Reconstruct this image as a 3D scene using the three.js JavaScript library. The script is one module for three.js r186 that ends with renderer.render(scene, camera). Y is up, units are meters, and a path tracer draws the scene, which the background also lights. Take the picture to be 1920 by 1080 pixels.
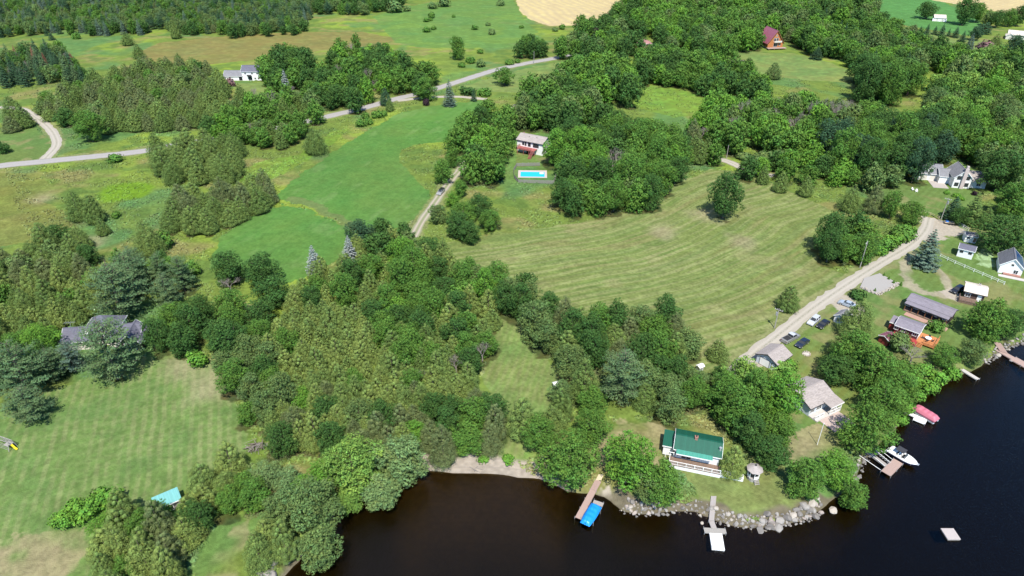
import * as THREE from 'three';
import { Sky } from 'three/addons/objects/Sky.js';
import { mergeGeometries } from 'three/addons/utils/BufferGeometryUtils.js';
import { RoundedBoxGeometry } from 'three/addons/geometries/RoundedBoxGeometry.js';

// ---------- camera, sky, sun, exposure ----------
const scene = new THREE.Scene();
const FOV = 45.7, PITCH = 31.6 * Math.PI / 180, EYE = 107;
const camera = new THREE.PerspectiveCamera(FOV, 16 / 9, 1, 6000);
camera.position.set(0, EYE, 0);
camera.rotation.x = -PITCH;
scene.add(camera);
const renderer = new THREE.WebGLRenderer({ antialias: true });
renderer.toneMapping = THREE.LinearToneMapping;
renderer.toneMappingExposure = 2.05;
renderer.shadowMap.enabled = true;
const SUN = new THREE.Vector3(0.05, Math.sin(1.01), Math.cos(1.01)).normalize();
const sky = new Sky();
sky.name = 'sky';
sky.scale.setScalar(5000);
sky.material.uniforms.sunPosition.value.copy(SUN);
sky.material.uniforms.turbidity.value = 2.5;
sky.material.uniforms.rayleigh.value = 1.3;
sky.material.uniforms.mieCoefficient.value = 0.003;
sky.userData = { kind: 'structure' };
scene.add(sky);
scene.environmentIntensity = 0.1;
const sun = new THREE.DirectionalLight(new THREE.Color(1, 0.945, 0.84), 4);
sun.position.copy(SUN).multiplyScalar(900).add(new THREE.Vector3(0, 0, -300));
sun.target.position.set(0, 0, -300);
sun.castShadow = true;
Object.assign(sun.shadow.camera, { left: -700, right: 700, top: 500, bottom: -500, near: 10, far: 2500 });
sun.shadow.mapSize.set(4096, 4096);
scene.add(sun, sun.target);

// ---------- small helpers ----------
function rng(seed) { let s = seed | 0; return () => { s = (s + 0x6d2b79f5) | 0; let t = Math.imul(s ^ (s >>> 15), 1 | s); t = (t + Math.imul(t ^ (t >>> 7), 61 | t)) ^ t; return ((t ^ (t >>> 14)) >>> 0) / 4294967296; }; }
const { sin, cos, abs, min, max, PI, floor, sqrt, hypot, atan2 } = Math;
const lerp = (a, b, t) => a + (b - a) * t, clamp = (x, a = 0, b = 1) => min(b, max(a, x));
const sstep = (a, b, x) => { const t = clamp((x - a) / (b - a)); return t * t * (3 - 2 * t); };
const V = (x, y, z) => new THREE.Vector3(x, y, z);
const C = (r, g, b) => new THREE.Color().setRGB(r, g, b);
// survey: where the sight line of a spot in the photograph meets the level y
const F = 540 / Math.tan(FOV * PI / 360);
function P(px, py, y = 0) {
  const u = (px - 960) / F, v = (py - 540) / F, t = (EYE - y) / (sin(PITCH) + v * cos(PITCH));
  return [u * t, -(cos(PITCH) - v * sin(PITCH)) * t];
}
const pxPerM = (x, z, y = 0) => F / ((EYE - y) * sin(PITCH) - z * cos(PITCH));
// value noise
const NT = new Float32Array(65536); { const r = rng(77); for (let i = 0; i < 65536; i++) NT[i] = r(); }
function noise(x, y) {
  const ix = floor(x), iy = floor(y), fx = x - ix, fy = y - iy, sx = fx * fx * (3 - 2 * fx), sy = fy * fy * (3 - 2 * fy);
  const a = NT[((iy & 255) << 8) | (ix & 255)], b = NT[((iy & 255) << 8) | ((ix + 1) & 255)], c = NT[(((iy + 1) & 255) << 8) | (ix & 255)], d = NT[(((iy + 1) & 255) << 8) | ((ix + 1) & 255)];
  return lerp(lerp(a, b, sx), lerp(c, d, sx), sy);
}
const fbm = (x, y, n = 3) => { let s = 0, a = 0.5, t = 0; for (let i = 0; i < n; i++) { s += a * noise(x, y); t += a; x = x * 2.03 + 17.3; y = y * 2.03 + 9.1; a *= 0.5; } return s / t; };
const inPoly = (poly, x, y) => { let k = false; for (let i = 0, j = poly.length - 1; i < poly.length; j = i++) { const [a, b] = poly[i], [c, d] = poly[j]; if ((b > y) !== (d > y) && x < (c - a) * (y - b) / (d - b) + a) k = !k; } return k; };
const segDist = (x, y, a, b) => { const dx = b[0] - a[0], dy = b[1] - a[1], t = clamp(((x - a[0]) * dx + (y - a[1]) * dy) / (dx * dx + dy * dy)); return hypot(x - a[0] - dx * t, y - a[1] - dy * t); };
const lineDist = (x, y, line) => { let d = 1e9; for (let i = 1; i < line.length; i++) d = min(d, segDist(x, y, line[i - 1], line[i])); return d; };
function smooth(pts, n = 6) {   // Catmull-Rom through 2-D points
  const c = new THREE.CatmullRomCurve3(pts.map(([x, y]) => V(x, 0, y)), false, 'centripetal');
  return c.getPoints((pts.length - 1) * n).map((p) => [p.x, p.z]);
}
// names, labels
const taken = {};
function numbered(n) { const k = (taken[n] = (taken[n] ?? -1) + 1); return k ? `${n}_${String(k).padStart(3, '0')}` : n; }
function shade(o) { o.traverse((m) => { if (m.isMesh) { m.castShadow = true; m.receiveShadow = true; } }); return o; }
function thing(name, label, category, [x, y, z] = [0, 0, 0], turn = 0, group) {
  const o = new THREE.Group(); o.name = numbered(name); o.position.set(x, y, z); o.rotation.y = turn;
  o.userData = { label, category }; if (group) o.userData.group = group;
  scene.add(o); return o;
}
function struct(o, name) { o.name = numbered(name); o.userData = { kind: 'structure' }; scene.add(o); return shade(o); }
function plain(g) { for (const k of Object.keys(g.attributes)) if (!['position', 'normal', 'uv'].includes(k)) g.deleteAttribute(k); return g.index ? g.toNonIndexed() : g; }
function join(geos) { return geos.length === 1 ? geos[0] : mergeGeometries(geos.map(plain)); }
function mesh(name, geos, mat, parent) { const m = new THREE.Mesh(Array.isArray(geos) ? join(geos) : geos, mat); m.name = name; m.castShadow = m.receiveShadow = true; if (parent) parent.add(m); return m; }
function bx(w, h, d, x = 0, y = 0, z = 0, ry = 0, rx = 0, rz = 0) { const g = new THREE.BoxGeometry(w, h, d); g.applyMatrix4(new THREE.Matrix4().makeRotationFromEuler(new THREE.Euler(rx, ry, rz, 'YXZ')).setPosition(x, y, z)); return g; }
function rbx(w, h, d, x, y, z, r = 0.05, ry = 0) { const g = new RoundedBoxGeometry(w, h, d, 2, r); g.rotateY(ry); g.translate(x, y, z); return g; }
function bar(a, b, r, r2 = r, n = 6) {   // round bar between two points
  const A = V(...a), B = V(...b), L = A.distanceTo(B), g = new THREE.CylinderGeometry(r2, r, L, n, 1);
  g.applyQuaternion(new THREE.Quaternion().setFromUnitVectors(V(0, 1, 0), B.clone().sub(A).normalize())); g.translate((a[0] + b[0]) / 2, (a[1] + b[1]) / 2, (a[2] + b[2]) / 2); return g;
}
function beam(a, b, w, h) {   // square bar between two points
  const A = V(...a), B = V(...b), g = new THREE.BoxGeometry(w, h, A.distanceTo(B));
  const m = new THREE.Matrix4().lookAt(A, B, V(0, 1, 0)); m.setPosition((a[0] + b[0]) / 2, (a[1] + b[1]) / 2, (a[2] + b[2]) / 2); g.applyMatrix4(m); return g;
}
const toS = (x) => (x <= 0.0031308 ? x * 12.92 : 1.055 * Math.pow(x, 1 / 2.4) - 0.055);
const LUT = new Uint8Array(4097); for (let i = 0; i <= 4096; i++) LUT[i] = Math.round(255 * toS(i / 4096));
const enc = (x) => LUT[x <= 0 ? 0 : x >= 1 ? 4096 : (x * 4096) | 0];
function texture(w, h, f, srgb = true, repeat = true) {   // f(i, j) -> [r, g, b] linear
  const d = new Uint8Array(w * h * 4);
  for (let j = 0, o = 0; j < h; j++) for (let i = 0; i < w; i++, o += 4) { const c = f(i, j); for (let k = 0; k < 3; k++) d[o + k] = srgb ? enc(c[k]) : clamp(c[k]) * 255; d[o + 3] = 255; }
  const t = new THREE.DataTexture(d, w, h, THREE.RGBAFormat); t.magFilter = THREE.LinearFilter; t.minFilter = THREE.LinearFilter;
  if (srgb) t.colorSpace = THREE.SRGBColorSpace; if (repeat) t.wrapS = t.wrapT = THREE.RepeatWrapping; t.needsUpdate = true; return t;
}
// grain shared by painted, timber and roofing surfaces: mottle plus streaks
const grain = texture(256, 256, (i, j) => { const a = 0.72 + 0.22 * fbm(i / 14, j / 14, 4) + 0.12 * noise(i / 1.5, j / 1.5); return [a, a, a]; });
const streak = texture(256, 256, (i, j) => { const a = 0.66 + 0.2 * noise(floor(i / 9) * 7.7, 3.3) + 0.2 * fbm(i / 3, j / 40, 3) + (i % 9 === 0 ? -0.16 : 0); return [a, a, a]; });
const shingle = texture(256, 256, (i, j) => { const row = floor(j / 10), k = floor((i + (row & 1) * 9) / 18); const a = 0.7 + 0.26 * NT[(row * 97 + k * 31) & 65535] + 0.1 * noise(i / 2, j / 2) - (j % 10 === 0 ? 0.12 : 0) - 0.12 * fbm(i / 60, j / 60); return [a, a, a]; });
const M = {};
function mat(key, r, g, b, rough = 0.75, o = {}) { return (M[key] ??= new THREE.MeshStandardMaterial({ name: key, color: C(r, g, b), roughness: rough, map: grain, ...o })); }
mat('white paint', 0.78, 0.78, 0.76); mat('white trim', 0.82, 0.82, 0.8); mat('cream', 0.62, 0.58, 0.5); mat('pale blue siding', 0.5, 0.56, 0.62);
mat('grey shingle', 0.2, 0.2, 0.215, 0.9, { map: shingle }); mat('taupe shingle', 0.34, 0.3, 0.28, 0.9, { map: shingle }); mat('dark shingle', 0.13, 0.135, 0.155, 0.9, { map: shingle });
mat('slate shingle', 0.12, 0.12, 0.155, 0.9, { map: shingle }); mat('beige roof', 0.62, 0.54, 0.46, 0.8, { map: shingle }); mat('mauve shingle', 0.21, 0.19, 0.22, 0.9, { map: shingle });
mat('green metal', 0.01, 0.092, 0.056, 0.4, { map: streak }); mat('pale green metal', 0.06, 0.27, 0.2, 0.45, { map: streak }); mat('red metal', 0.3, 0.09, 0.13, 0.45, { map: streak }); mat('teal metal', 0.15, 0.4, 0.39, 0.5, { map: streak });
mat('rose metal', 0.34, 0.17, 0.16, 0.6, { map: streak }); mat('solar', 0.02, 0.05, 0.16, 0.15);
mat('red siding', 0.32, 0.035, 0.035); mat('maroon siding', 0.09, 0.02, 0.025); mat('brown siding', 0.07, 0.04, 0.03); mat('log', 0.42, 0.16, 0.05); mat('log dark', 0.25, 0.1, 0.035);
mat('red deck', 0.36, 0.11, 0.1, 0.8, { map: streak }); mat('orange deck', 0.5, 0.2, 0.07, 0.75, { map: streak }); mat('brown deck', 0.19, 0.125, 0.09, 0.8, { map: streak }); mat('grey deck', 0.34, 0.31, 0.29, 0.85, { map: streak }); mat('rose deck', 0.38, 0.27, 0.23, 0.85, { map: streak });
mat('timber', 0.3, 0.24, 0.18, 0.9, { map: streak }); mat('grey timber', 0.33, 0.31, 0.28, 0.9, { map: streak }); mat('pale timber', 0.6, 0.5, 0.34, 0.9, { map: streak }); mat('bark', 0.12, 0.095, 0.075, 0.95); mat('pale bark', 0.25, 0.22, 0.2, 0.95); mat('birch bark', 0.6, 0.57, 0.52, 0.9);
mat('dark gap', 0.012, 0.012, 0.014, 0.6); mat('charcoal', 0.04, 0.04, 0.045, 0.6); mat('brick', 0.32, 0.16, 0.12, 0.9); mat('stone', 0.36, 0.32, 0.28, 0.95); mat('concrete', 0.45, 0.42, 0.39, 0.95);
mat('aluminium', 0.6, 0.61, 0.62, 0.4, { metalness: 0.6 }); mat('galvanised', 0.42, 0.43, 0.44, 0.5, { metalness: 0.5 }); mat('rubber', 0.02, 0.02, 0.02, 0.85);
const glass = new THREE.MeshPhysicalMaterial({ name: 'window glass', color: C(0.03, 0.035, 0.04), roughness: 0.06 });
mat('blue tarp', 0.008, 0.24, 0.72, 0.45); mat('pink cover', 0.46, 0.13, 0.18, 0.6); mat('white plastic', 0.8, 0.8, 0.78, 0.35); mat('yellow plastic', 0.8, 0.6, 0.02, 0.4); mat('navy gel', 0.008, 0.01, 0.03, 0.15);
mat('terracotta', 0.45, 0.14, 0.06); mat('bright blue', 0.03, 0.2, 0.6); mat('dark red', 0.22, 0.03, 0.03); mat('grey fence', 0.24, 0.225, 0.21, 0.9, { map: streak });

// ---------- survey of the land ----------
const WATER = -1.5;
const shorePx = [[505, 1120], [540, 1078], [572, 1045], [600, 1020], [622, 985], [640, 950], [668, 935], [700, 935], [745, 908], [783, 888], [860, 888], [940, 893], [1030, 905], [1062, 922], [1090, 927], [1118, 928], [1142, 938], [1170, 960], [1210, 966], [1252, 962], [1300, 960], [1335, 974], [1372, 986], [1412, 992], [1450, 990], [1490, 982], [1520, 972], [1545, 955], [1570, 935], [1598, 915], [1612, 893], [1618, 872], [1640, 848], [1665, 822], [1690, 796], [1705, 770], [1730, 742], [1765, 722], [1800, 706], [1832, 694], [1858, 676], [1880, 660], [1905, 648], [1950, 630]];
const shore = smooth(shorePx.map(([x, y]) => P(x, y, WATER)), 3);
const lakePoly = [[-95, -30], ...shore, [270, -200], [420, -330], [900, -420], [1500, -300], [1500, 600], [-95, 600]];
const shoreLine = [[-95, -30], ...shore, [270, -200], [420, -330]];
function landDist(x, z) { const d = lineDist(x, z, shoreLine); return inPoly(lakePoly, x, z) ? -d : d; }
const beachA = P(783, 890, WATER), beachB = P(1040, 908, WATER);
function groundY(x, z, d = landDist(x, z)) {
  if (d > 12) return 0;
  const onBeach = sstep(beachA[0] - 4, beachA[0] + 3, x) * (1 - sstep(beachB[0] - 2, beachB[0] + 6, x)) * sstep(-135, -110, z);
  const w = lerp(3.6, 9, onBeach);
  return d > 0 ? WATER * (1 - sstep(0, w, d)) : WATER - min(3.2, -d * lerp(0.5, 0.22, onBeach));
}
const px = (pts, y = 0) => pts.map(([a, b]) => P(a, b, y));
// fields, lawns and yards, by their outlines
const FIELD = {
  vividA: [px([[512, 372], [545, 340], [600, 300], [660, 262], [715, 232], [745, 214], [820, 198], [900, 188], [915, 195], [885, 230], [858, 255], [835, 266], [790, 268], [752, 280], [750, 300], [775, 330], [800, 358], [803, 378], [785, 402], [765, 422], [735, 430], [690, 428], [650, 420], [590, 392]])],
  vividB: [px([[392, 478], [418, 445], [470, 405], [530, 383], [580, 396], [650, 427], [672, 445], [664, 470], [610, 500], [560, 530], [480, 530], [400, 500]])],
  hay: [px([[800, 470], [850, 455], [930, 438], [1010, 428], [1100, 415], [1165, 398], [1235, 370], [1290, 335], [1340, 318], [1400, 322], [1450, 345], [1520, 375], [1570, 402], [1590, 418], [1550, 455], [1535, 475], [1545, 500], [1590, 515], [1575, 545], [1500, 600], [1420, 650], [1380, 680], [1320, 700], [1240, 680], [1170, 640], [1060, 610], [980, 570], [900, 520]])],
  lawnLeft: [px([[-200, 1300], [-200, 830], [0, 775], [140, 715], [265, 672], [400, 668], [430, 715], [445, 770], [470, 810], [470, 850], [400, 900], [250, 950], [190, 1000], [170, 1080], [160, 1300]])],
  clearing: [px([[930, 590], [975, 600], [1005, 640], [1035, 690], [1050, 730], [1040, 800], [1010, 850], [900, 870], [800, 872], [790, 840], [880, 800], [925, 760], [905, 715], [915, 660]])],
  brownTop: [px([[255, 100], [300, 80], [420, 68], [560, 60], [680, 60], [745, 72], [720, 85], [600, 95], [480, 112], [380, 122], [290, 118]])],
  brownLeft: [px([[-300, 330], [0, 325], [70, 325], [95, 350], [75, 370], [110, 395], [150, 425], [120, 455], [0, 462], [-300, 470]])],
  tanTop: [px([[965, -14], [970, 6], [976, 22], [996, 38], [1030, 49], [1085, 47], [1135, 38], [1170, 18], [1180, -14]])],
  tanRight: [px([[1750, 1], [1800, 9], [1860, 20], [1900, 28], [2000, 44], [2300, 60], [2300, -30], [1700, -30]])],
  greenRight: [px([[1620, -14], [1632, 15], [1640, 35], [1700, 48], [1820, 68], [1850, 60], [1830, 30], [1790, 14], [1730, -14]])],
  greenTop: [px([[700, 30], [800, 5], [960, -5], [985, 40], [1010, 60], [950, 90], [800, 90], [740, 80]])],
  yellow: [px([[1185, 165], [1230, 158], [1280, 170], [1345, 190], [1330, 215], [1260, 220], [1190, 200]]), px([[430, 330], [500, 300], [560, 290], [620, 250], [660, 240], [600, 285], [530, 330], [470, 350]])],
  farLawn: [px([[1340, 105], [1420, 98], [1490, 100], [1560, 118], [1610, 140], [1590, 155], [1500, 150], [1400, 135]]), px([[860, 165], [940, 140], [1010, 122], [1075, 112], [1060, 150], [960, 175]]), px([[440, 155], [520, 155], [525, 185], [440, 190]]), px([[1690, 55], [1760, 60], [1860, 78], [1830, 95], [1700, 80]])],
  yard: [px([[1400, 700], [1470, 625], [1570, 560], [1640, 500], [1700, 470], [1730, 420], [1800, 400], [2000, 420], [2000, 600], [1880, 640], [1800, 690], [1740, 720], [1690, 770], [1620, 850], [1540, 800], [1480, 790], [1420, 760]]), px([[1640, 330], [1760, 345], [1830, 360], [1850, 400], [1770, 405], [1720, 395], [1650, 370]]), px([[0, 240], [60, 235], [95, 265], [95, 285], [60, 300], [0, 308]]), px([[968, 280], [1035, 288], [1040, 312], [965, 315]])],
  vegPlot: [px([[1840, 468], [1862, 466], [1860, 488], [1850, 503], [1825, 495]])],
  dry: [px([[1125, 810], [1160, 790], [1250, 790], [1270, 840], [1240, 880], [1150, 890], [1130, 900], [1120, 870]]), px([[1470, 830], [1540, 795], [1580, 820], [1555, 850], [1500, 870], [1460, 865]]), px([[-100, 1040], [60, 1000], [160, 990], [180, 1030], [120, 1090], [-100, 1200]]), px([[395, 1045], [440, 985], [470, 970], [455, 1040], [440, 1090], [380, 1090]]), px([[400, 548], [440, 555], [470, 575], [515, 585], [500, 600], [440, 585]])],
  cottageLawn: [px([[1280, 880], [1300, 915], [1320, 950], [1400, 965], [1480, 965], [1520, 950], [1490, 890], [1440, 860], [1420, 850]])],
  gravel: [px([[1118, 905], [1140, 895], [1152, 925], [1135, 938], [1118, 930]]), px([[1360, 700], [1400, 665], [1440, 650], [1430, 690], [1400, 715]]), px([[1545, 566], [1575, 548], [1625, 575], [1612, 592], [1585, 588]]), px([[1722, 445], [1730, 405], [1765, 412], [1800, 425], [1815, 440], [1780, 445], [1745, 455]]), px([[1760, 545], [1795, 540], [1805, 552], [1790, 562]]), px([[405, 142], [425, 148], [422, 165], [430, 185], [420, 188], [410, 165]])],
  sand: [],
};
const roadLines = {
  main: smooth(px([[-80, 324], [0, 311], [100, 301], [180, 293], [270, 283], [330, 272], [430, 256], [530, 238], [616, 218], [680, 203], [740, 186], [790, 174], [850, 156], [930, 131], [985, 119], [1040, 109], [1085, 98], [1130, 84], [1180, 66]]), 8),
  side: smooth(px([[0, 200], [40, 205], [66, 220], [88, 236], [103, 256], [105, 274], [84, 298]]), 8),
  drive: smooth(px([[775, 445], [790, 416], [812, 384], [838, 348], [868, 311], [895, 280], [930, 240], [958, 210], [968, 196]]), 8),
  spur: smooth(px([[745, 189], [790, 184], [850, 181], [912, 186]]), 8),
  gravel: smooth(px([[1372, 705], [1405, 672], [1450, 636], [1530, 574], [1600, 526], [1660, 488], [1706, 460], [1734, 432], [1742, 408]]), 8),
  lane: smooth(px([[1240, 268], [1325, 290], [1365, 303], [1400, 318], [1450, 330]]), 6),
};
const roadWidth = { main: 6.2, side: 4.2, drive: 3.6, spur: 3.4, gravel: 3.9, lane: 4 };
const tracks = [smooth(px([[1712, 472], [1700, 490], [1698, 510], [1710, 535], [1745, 548], [1790, 552]]), 6), smooth(px([[1716, 482], [1740, 495], [1765, 512], [1782, 538], [1792, 550]]), 6)];
const hedgeTrack = smooth(px([[540, 372], [580, 384], [620, 403], [650, 420], [670, 432]]), 6);
function roadGap(x, z) { let d = 1e9; for (const k in roadLines) d = min(d, lineDist(x, z, roadLines[k]) - roadWidth[k] / 2); return d; }
const keepOut = [];   // outlines of buildings, yards and open spots where no wood tree may stand

// ---------- trees: where they stand ----------
// tones are leaf colours of the kinds of tree
const TONE = {
  olive: [0.134, 0.203, 0.052, 'olive'], moss: [0.108, 0.174, 0.044, 'moss green'], gold: [0.166, 0.231, 0.058, 'yellowish'], umber: [0.118, 0.157, 0.058, 'brownish'],
  mid: [0.084, 0.176, 0.029, 'mid green'], bright: [0.105, 0.230, 0.030, 'bright green'], deep: [0.052, 0.117, 0.026, 'dark green'], sage: [0.108, 0.171, 0.051, 'grey green'], lime: [0.144, 0.257, 0.049, 'lime green'],
  pine: [0.097, 0.162, 0.066, 'blue green'], fir: [0.044, 0.097, 0.044, 'blackish green'], silver: [0.256, 0.287, 0.268, 'silvery blue'], steel: [0.103, 0.160, 0.114, 'grey blue'], plum: [0.035, 0.020, 0.026, 'dark purple'], rust: [0.222, 0.104, 0.070, 'rusty'], pale: [0.145, 0.225, 0.078, 'pale'], ash: [0.200, 0.170, 0.150, 'ash grey'], mauve: [0.166, 0.104, 0.104, 'reddish brown'],
};
const KIND = { cedar: 'cedar tree', leafy: 'broadleaf tree', pine: 'pine tree', spruce: 'spruce tree', shrub: 'shrub', bare: 'bare tree' };
const NAMES = { cedar: 'cedar_tree', leafy: 'broadleaf_tree', pine: 'pine_tree', spruce: 'spruce_tree', shrub: 'shrub', bare: 'bare_tree' };
const TALL = { cedar: 1.36, leafy: 1.2, pine: 1.45, spruce: 2.0, shrub: 0.75, bare: 1.4 };   // height over width
const trees = [], litter = [];
// one tree: kind, tone, middle of its crown in the photograph, width there in pixels
function placeAt(kind, cx, cy, wpx, tall = TALL[kind]) {
  let h = 10, w = 6, x, z;
  for (let i = 0; i < 5; i++) { [x, z] = P(cx, cy, h * 0.52); w = wpx / pxPerM(x, z, h * 0.5); h = w * tall; }
  return { x, z, w, h };
}
function T(kind, tone, cx, cy, wpx, label, tall, group) {
  const t = placeAt(kind, cx, cy, wpx, tall); Object.assign(t, { cx, cy, kind, tone, label, group, solo: true, r: t.w / 2 }); trees.push(t);
}
const R = rng(4242), pick = (a) => a[floor(R() * a.length)];
T('cedar', 'moss', 291, 272, 38, 'round olive cedar alone at the edge of the paved road left of the cedar clump', 1.35);
T('cedar', 'moss', 141, 384, 40, 'larger left half of the cedar pair alone in the brownish meadow', 1.5);
T('cedar', 'moss', 172, 390, 42, 'right half of the cedar pair alone in the brownish meadow', 1.35);
T('cedar', 'moss', 190, 424, 28, 'small cedar just below the cedar pair in the brownish meadow', 1.25);
T('cedar', 'olive', 274, 443, 50, 'lone cone-shaped cedar left of the big cedar clump by the green field', 1.5);
T('shrub', 'mid', 299, 450, 34, 'round green shrub against the right side of the lone cone-shaped cedar', 1);
T('shrub', 'mid', 218, 402, 12, 'tiny dark shrub right of the cedar pair in the meadow', 1);
T('cedar', 'moss', 237, 72, 24, 'left cedar of two standing alone in the far top-left field', 1.0);
T('cedar', 'moss', 258, 95, 20, 'right cedar of two standing alone in the far top-left field', 1.35);
T('cedar', 'olive', 325, 52, 20, 'tall cedar standing in front of the far wood at top left', 1.9);
T('spruce', 'fir', 95, 67, 13, 'tiny dark conifer in the far top-left field near the wood', 1.1);
T('shrub', 'mid', 142, 67, 11, 'small round bush in the far top-left field', 1);
T('cedar', 'moss', 589, 262, 46, 'broad dark cedar between the road and the vivid green field', 1.12);
T('cedar', 'moss', 1481, 557, 44, 'lone cedar on the verge left of the gravel road beside a utility pole', 1.2);
T('cedar', 'olive', 1348, 654, 38, 'small cedar on the lower tip of the hay field', 1.3);
T('cedar', 'olive', 980, 780, 62, 'pointed cedar at the bottom of the grass clearing', 1.5);
T('cedar', 'gold', 1376, 862, 50, 'light olive cedar in front of the deck of the green roofed cottage', 1.5);
T('cedar', 'olive', 1612, 595, 62, 'cedar behind the little white shed with a dark roof', 1.35);
T('cedar', 'olive', 1592, 640, 60, 'dark cedar on the lawn right of the parked cars', 1.2);
T('cedar', 'moss', 1433, 326, 22, 'leftmost cedar of the row above the hay field', 1.7);
T('cedar', 'olive', 1466, 340, 28, 'second cedar of the row above the hay field', 1.45);
T('cedar', 'olive', 1513, 348, 28, 'third cedar of the row above the hay field with shadow on its left', 1.45);
T('cedar', 'olive', 1598, 370, 40, 'fourth cedar of the row above the hay field, olive and conical', 1.4);
T('cedar', 'umber', 1642, 372, 40, 'fifth cedar of the row above the hay field, brownish green', 1.4);
T('leafy', 'mid', 1675, 382, 34, 'slender broadleaf tree at the right end of the row above the hay field', 1.7);
T('leafy', 'mid', 1713, 398, 42, 'bright broadleaf tree beside the turn of the gravel road', 1.1);
T('leafy', 'deep', 1362, 366, 68, 'large lone maple standing in the hay field', 1.36);
T('spruce', 'silver', 587, 484, 36, 'left of two silvery blue spruces at the near edge of the green field', 1.75);
T('spruce', 'silver', 654, 465, 32, 'right of two silvery blue spruces at the near edge of the green field', 1.85);
T('spruce', 'silver', 534, 152, 21, 'silvery blue spruce beside the dark maples near the white farmhouse', 2.3);
T('spruce', 'steel', 842, 172, 26, 'grey blue spruce beside the junction of the paved road', 2);
T('spruce', 'fir', 888, 177, 12, 'narrow black conifer by the driveway spur at the end of the green field', 2);
T('shrub', 'deep', 876, 170, 26, 'low dark hedge bush left of the narrow black conifer', 0.6);
T('shrub', 'mid', 908, 172, 20, 'low bush at the right end of the driveway spur', 0.7);
T('spruce', 'steel', 1744, 462, 54, 'large leaning grey blue spruce at the bend of the gravel road', 1.5);
[[1727, 53, 7], [1740, 54, 14], [1754.5, 55.5, 11], [1768, 55, 15], [1780, 60, 10], [1794, 59, 14], [1807, 67, 14]].forEach(([x, y, w], i) => T('spruce', 'fir', x, y, w, `${['first and smallest', 'second', 'third', 'fourth and tallest', 'fifth', 'sixth', 'seventh'][i]} spruce from the left in the row on the far lawn`, i === 0 ? 1.4 : 1.5));
T('leafy', 'deep', 1740, 18, 28, 'round dark tree left of the white garage at top right', 1.15);
T('leafy', 'deep', 1812, 20, 38, 'big dark tree right of the white garage at top right', 1.3);
T('leafy', 'mid', 1836, 22, 28, 'paler tree standing against the big dark tree at top right', 1.3);
T('leafy', 'sage', 1855, 32, 22, 'grey green tree in the far top-right yard', 1.4);
T('leafy', 'deep', 1873, 34, 24, 'dark tree before the tan field at top right', 1.4);
T('leafy', 'mid', 1894, 32, 24, 'green tree before the tan field at top right', 1.4);
T('leafy', 'deep', 1912, 28, 26, 'tall dark tree at the top right corner', 1.5);
T('leafy', 'fir', 1830, 62, 26, 'dark bushy tree below the row of spruces at top right', 1);
T('leafy', 'fir', 1848, 52, 22, 'dark bushy tree beside the far right drive', 1);
T('cedar', 'steel', 1821, 78, 13, 'narrow greyish conifer by the far right drive', 2.4);
T('shrub', 'mauve', 1850, 87, 22, 'reddish brown shrub tree by the far right drive', 0.9);
T('cedar', 'moss', 1867, 80, 26, 'mossy round tree right of the reddish shrub tree', 1.3);
T('leafy', 'fir', 1905, 88, 36, 'dark tree before the pink roofed house at the right edge', 1.3);
T('leafy', 'plum', 1110, 66, 30, 'dark purple leaved tree by the far farmyard', 0.95);
T('leafy', 'mid', 857, 88, 32, 'tall lone tree in the far meadow', 1.4);
[[865, 121, 11], [882, 112, 14], [900, 118, 16], [900, 96, 9], [922, 59, 12], [890, 51, 10], [814, 52, 8], [800, 55, 12], [799, 37, 9], [806, 36, 7], [762, 16, 11], [811, 10, 14], [832, 4, 18], [939, 5, 12], [810, 28, 12], [739, 12, 24], [1041, 55, 9], [1055, 50, 11], [915, 45, 7], [850, 30, 6], [955, 116, 12], [970, 114, 9], [978, 50, 7]].forEach(([x, y, w]) => T('shrub', R() < 0.6 ? 'mid' : 'sage', x, y, w, 'small round bush dotted about the far green meadow', 0.8, 'bushes of the far green meadow', 1));
[[677, 230, 14], [691, 227, 12], [708, 214, 15], [686, 216, 13], [720, 212, 10]].forEach(([x, y, w], i) => T('shrub', 'mid', x, y, w, `${['near left', 'near right', 'largest', 'far left', 'far right'][i]} round bush of the five between road and green field`, 0.95));
T('cedar', 'fir', 722, 180, 22, 'dark cedar on the near side of the paved road', 1.5);
T('cedar', 'moss', 730, 196, 18, 'small cedar in front of the dark cedar on the near side of the paved road', 1.3);
T('leafy', 'mid', 798, 165, 46, 'large broad maple on the far side of the road junction', 0.95);
T('shrub', 'plum', 799, 191, 11, 'dark red bush in front of the broad maple at the road junction', 1.1);
T('leafy', 'mid', 946, 142, 34, 'lone tree on the lawn right of the paved road', 1);
T('leafy', 'mid', 830, 322, 36, 'broadleaf tree on the left of the driveway above the parked car', 1.25);
T('leafy', 'mid', 848, 295, 30, 'dark broadleaf tree on the left of the driveway where the wood begins', 1.3);
T('leafy', 'mid', 863, 353, 24, 'narrow tree on the right of the driveway beside the parked car', 1.5);
T('leafy', 'bright', 848, 372, 30, 'bush-like tree in front of the narrow tree right of the driveway', 1);
[[820, 400, 40, 'sage', 'left'], [862, 420, 52, 'deep', 'near'], [900, 385, 46, 'deep', 'far right'], [918, 412, 44, 'mid', 'right'], [880, 435, 44, 'deep', 'nearest'], [868, 398, 46, 'mid', 'middle']].forEach(([x, y, w, t, k]) => T('leafy', t, x, y, w, `${k} tree of the thicket right of the driveway mouth`, 0.95));
T('bare', 'ash', 1150, 302, 46, 'bare ash grey dead tree rising from the green wood beside the pool house', 1.25);
T('leafy', 'deep', 428, 500, 66, 'left one of the dark maples at the near end of the green field', 1.05);
T('leafy', 'deep', 489, 505, 60, 'middle one of the dark maples at the near end of the green field', 1.05);
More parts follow.
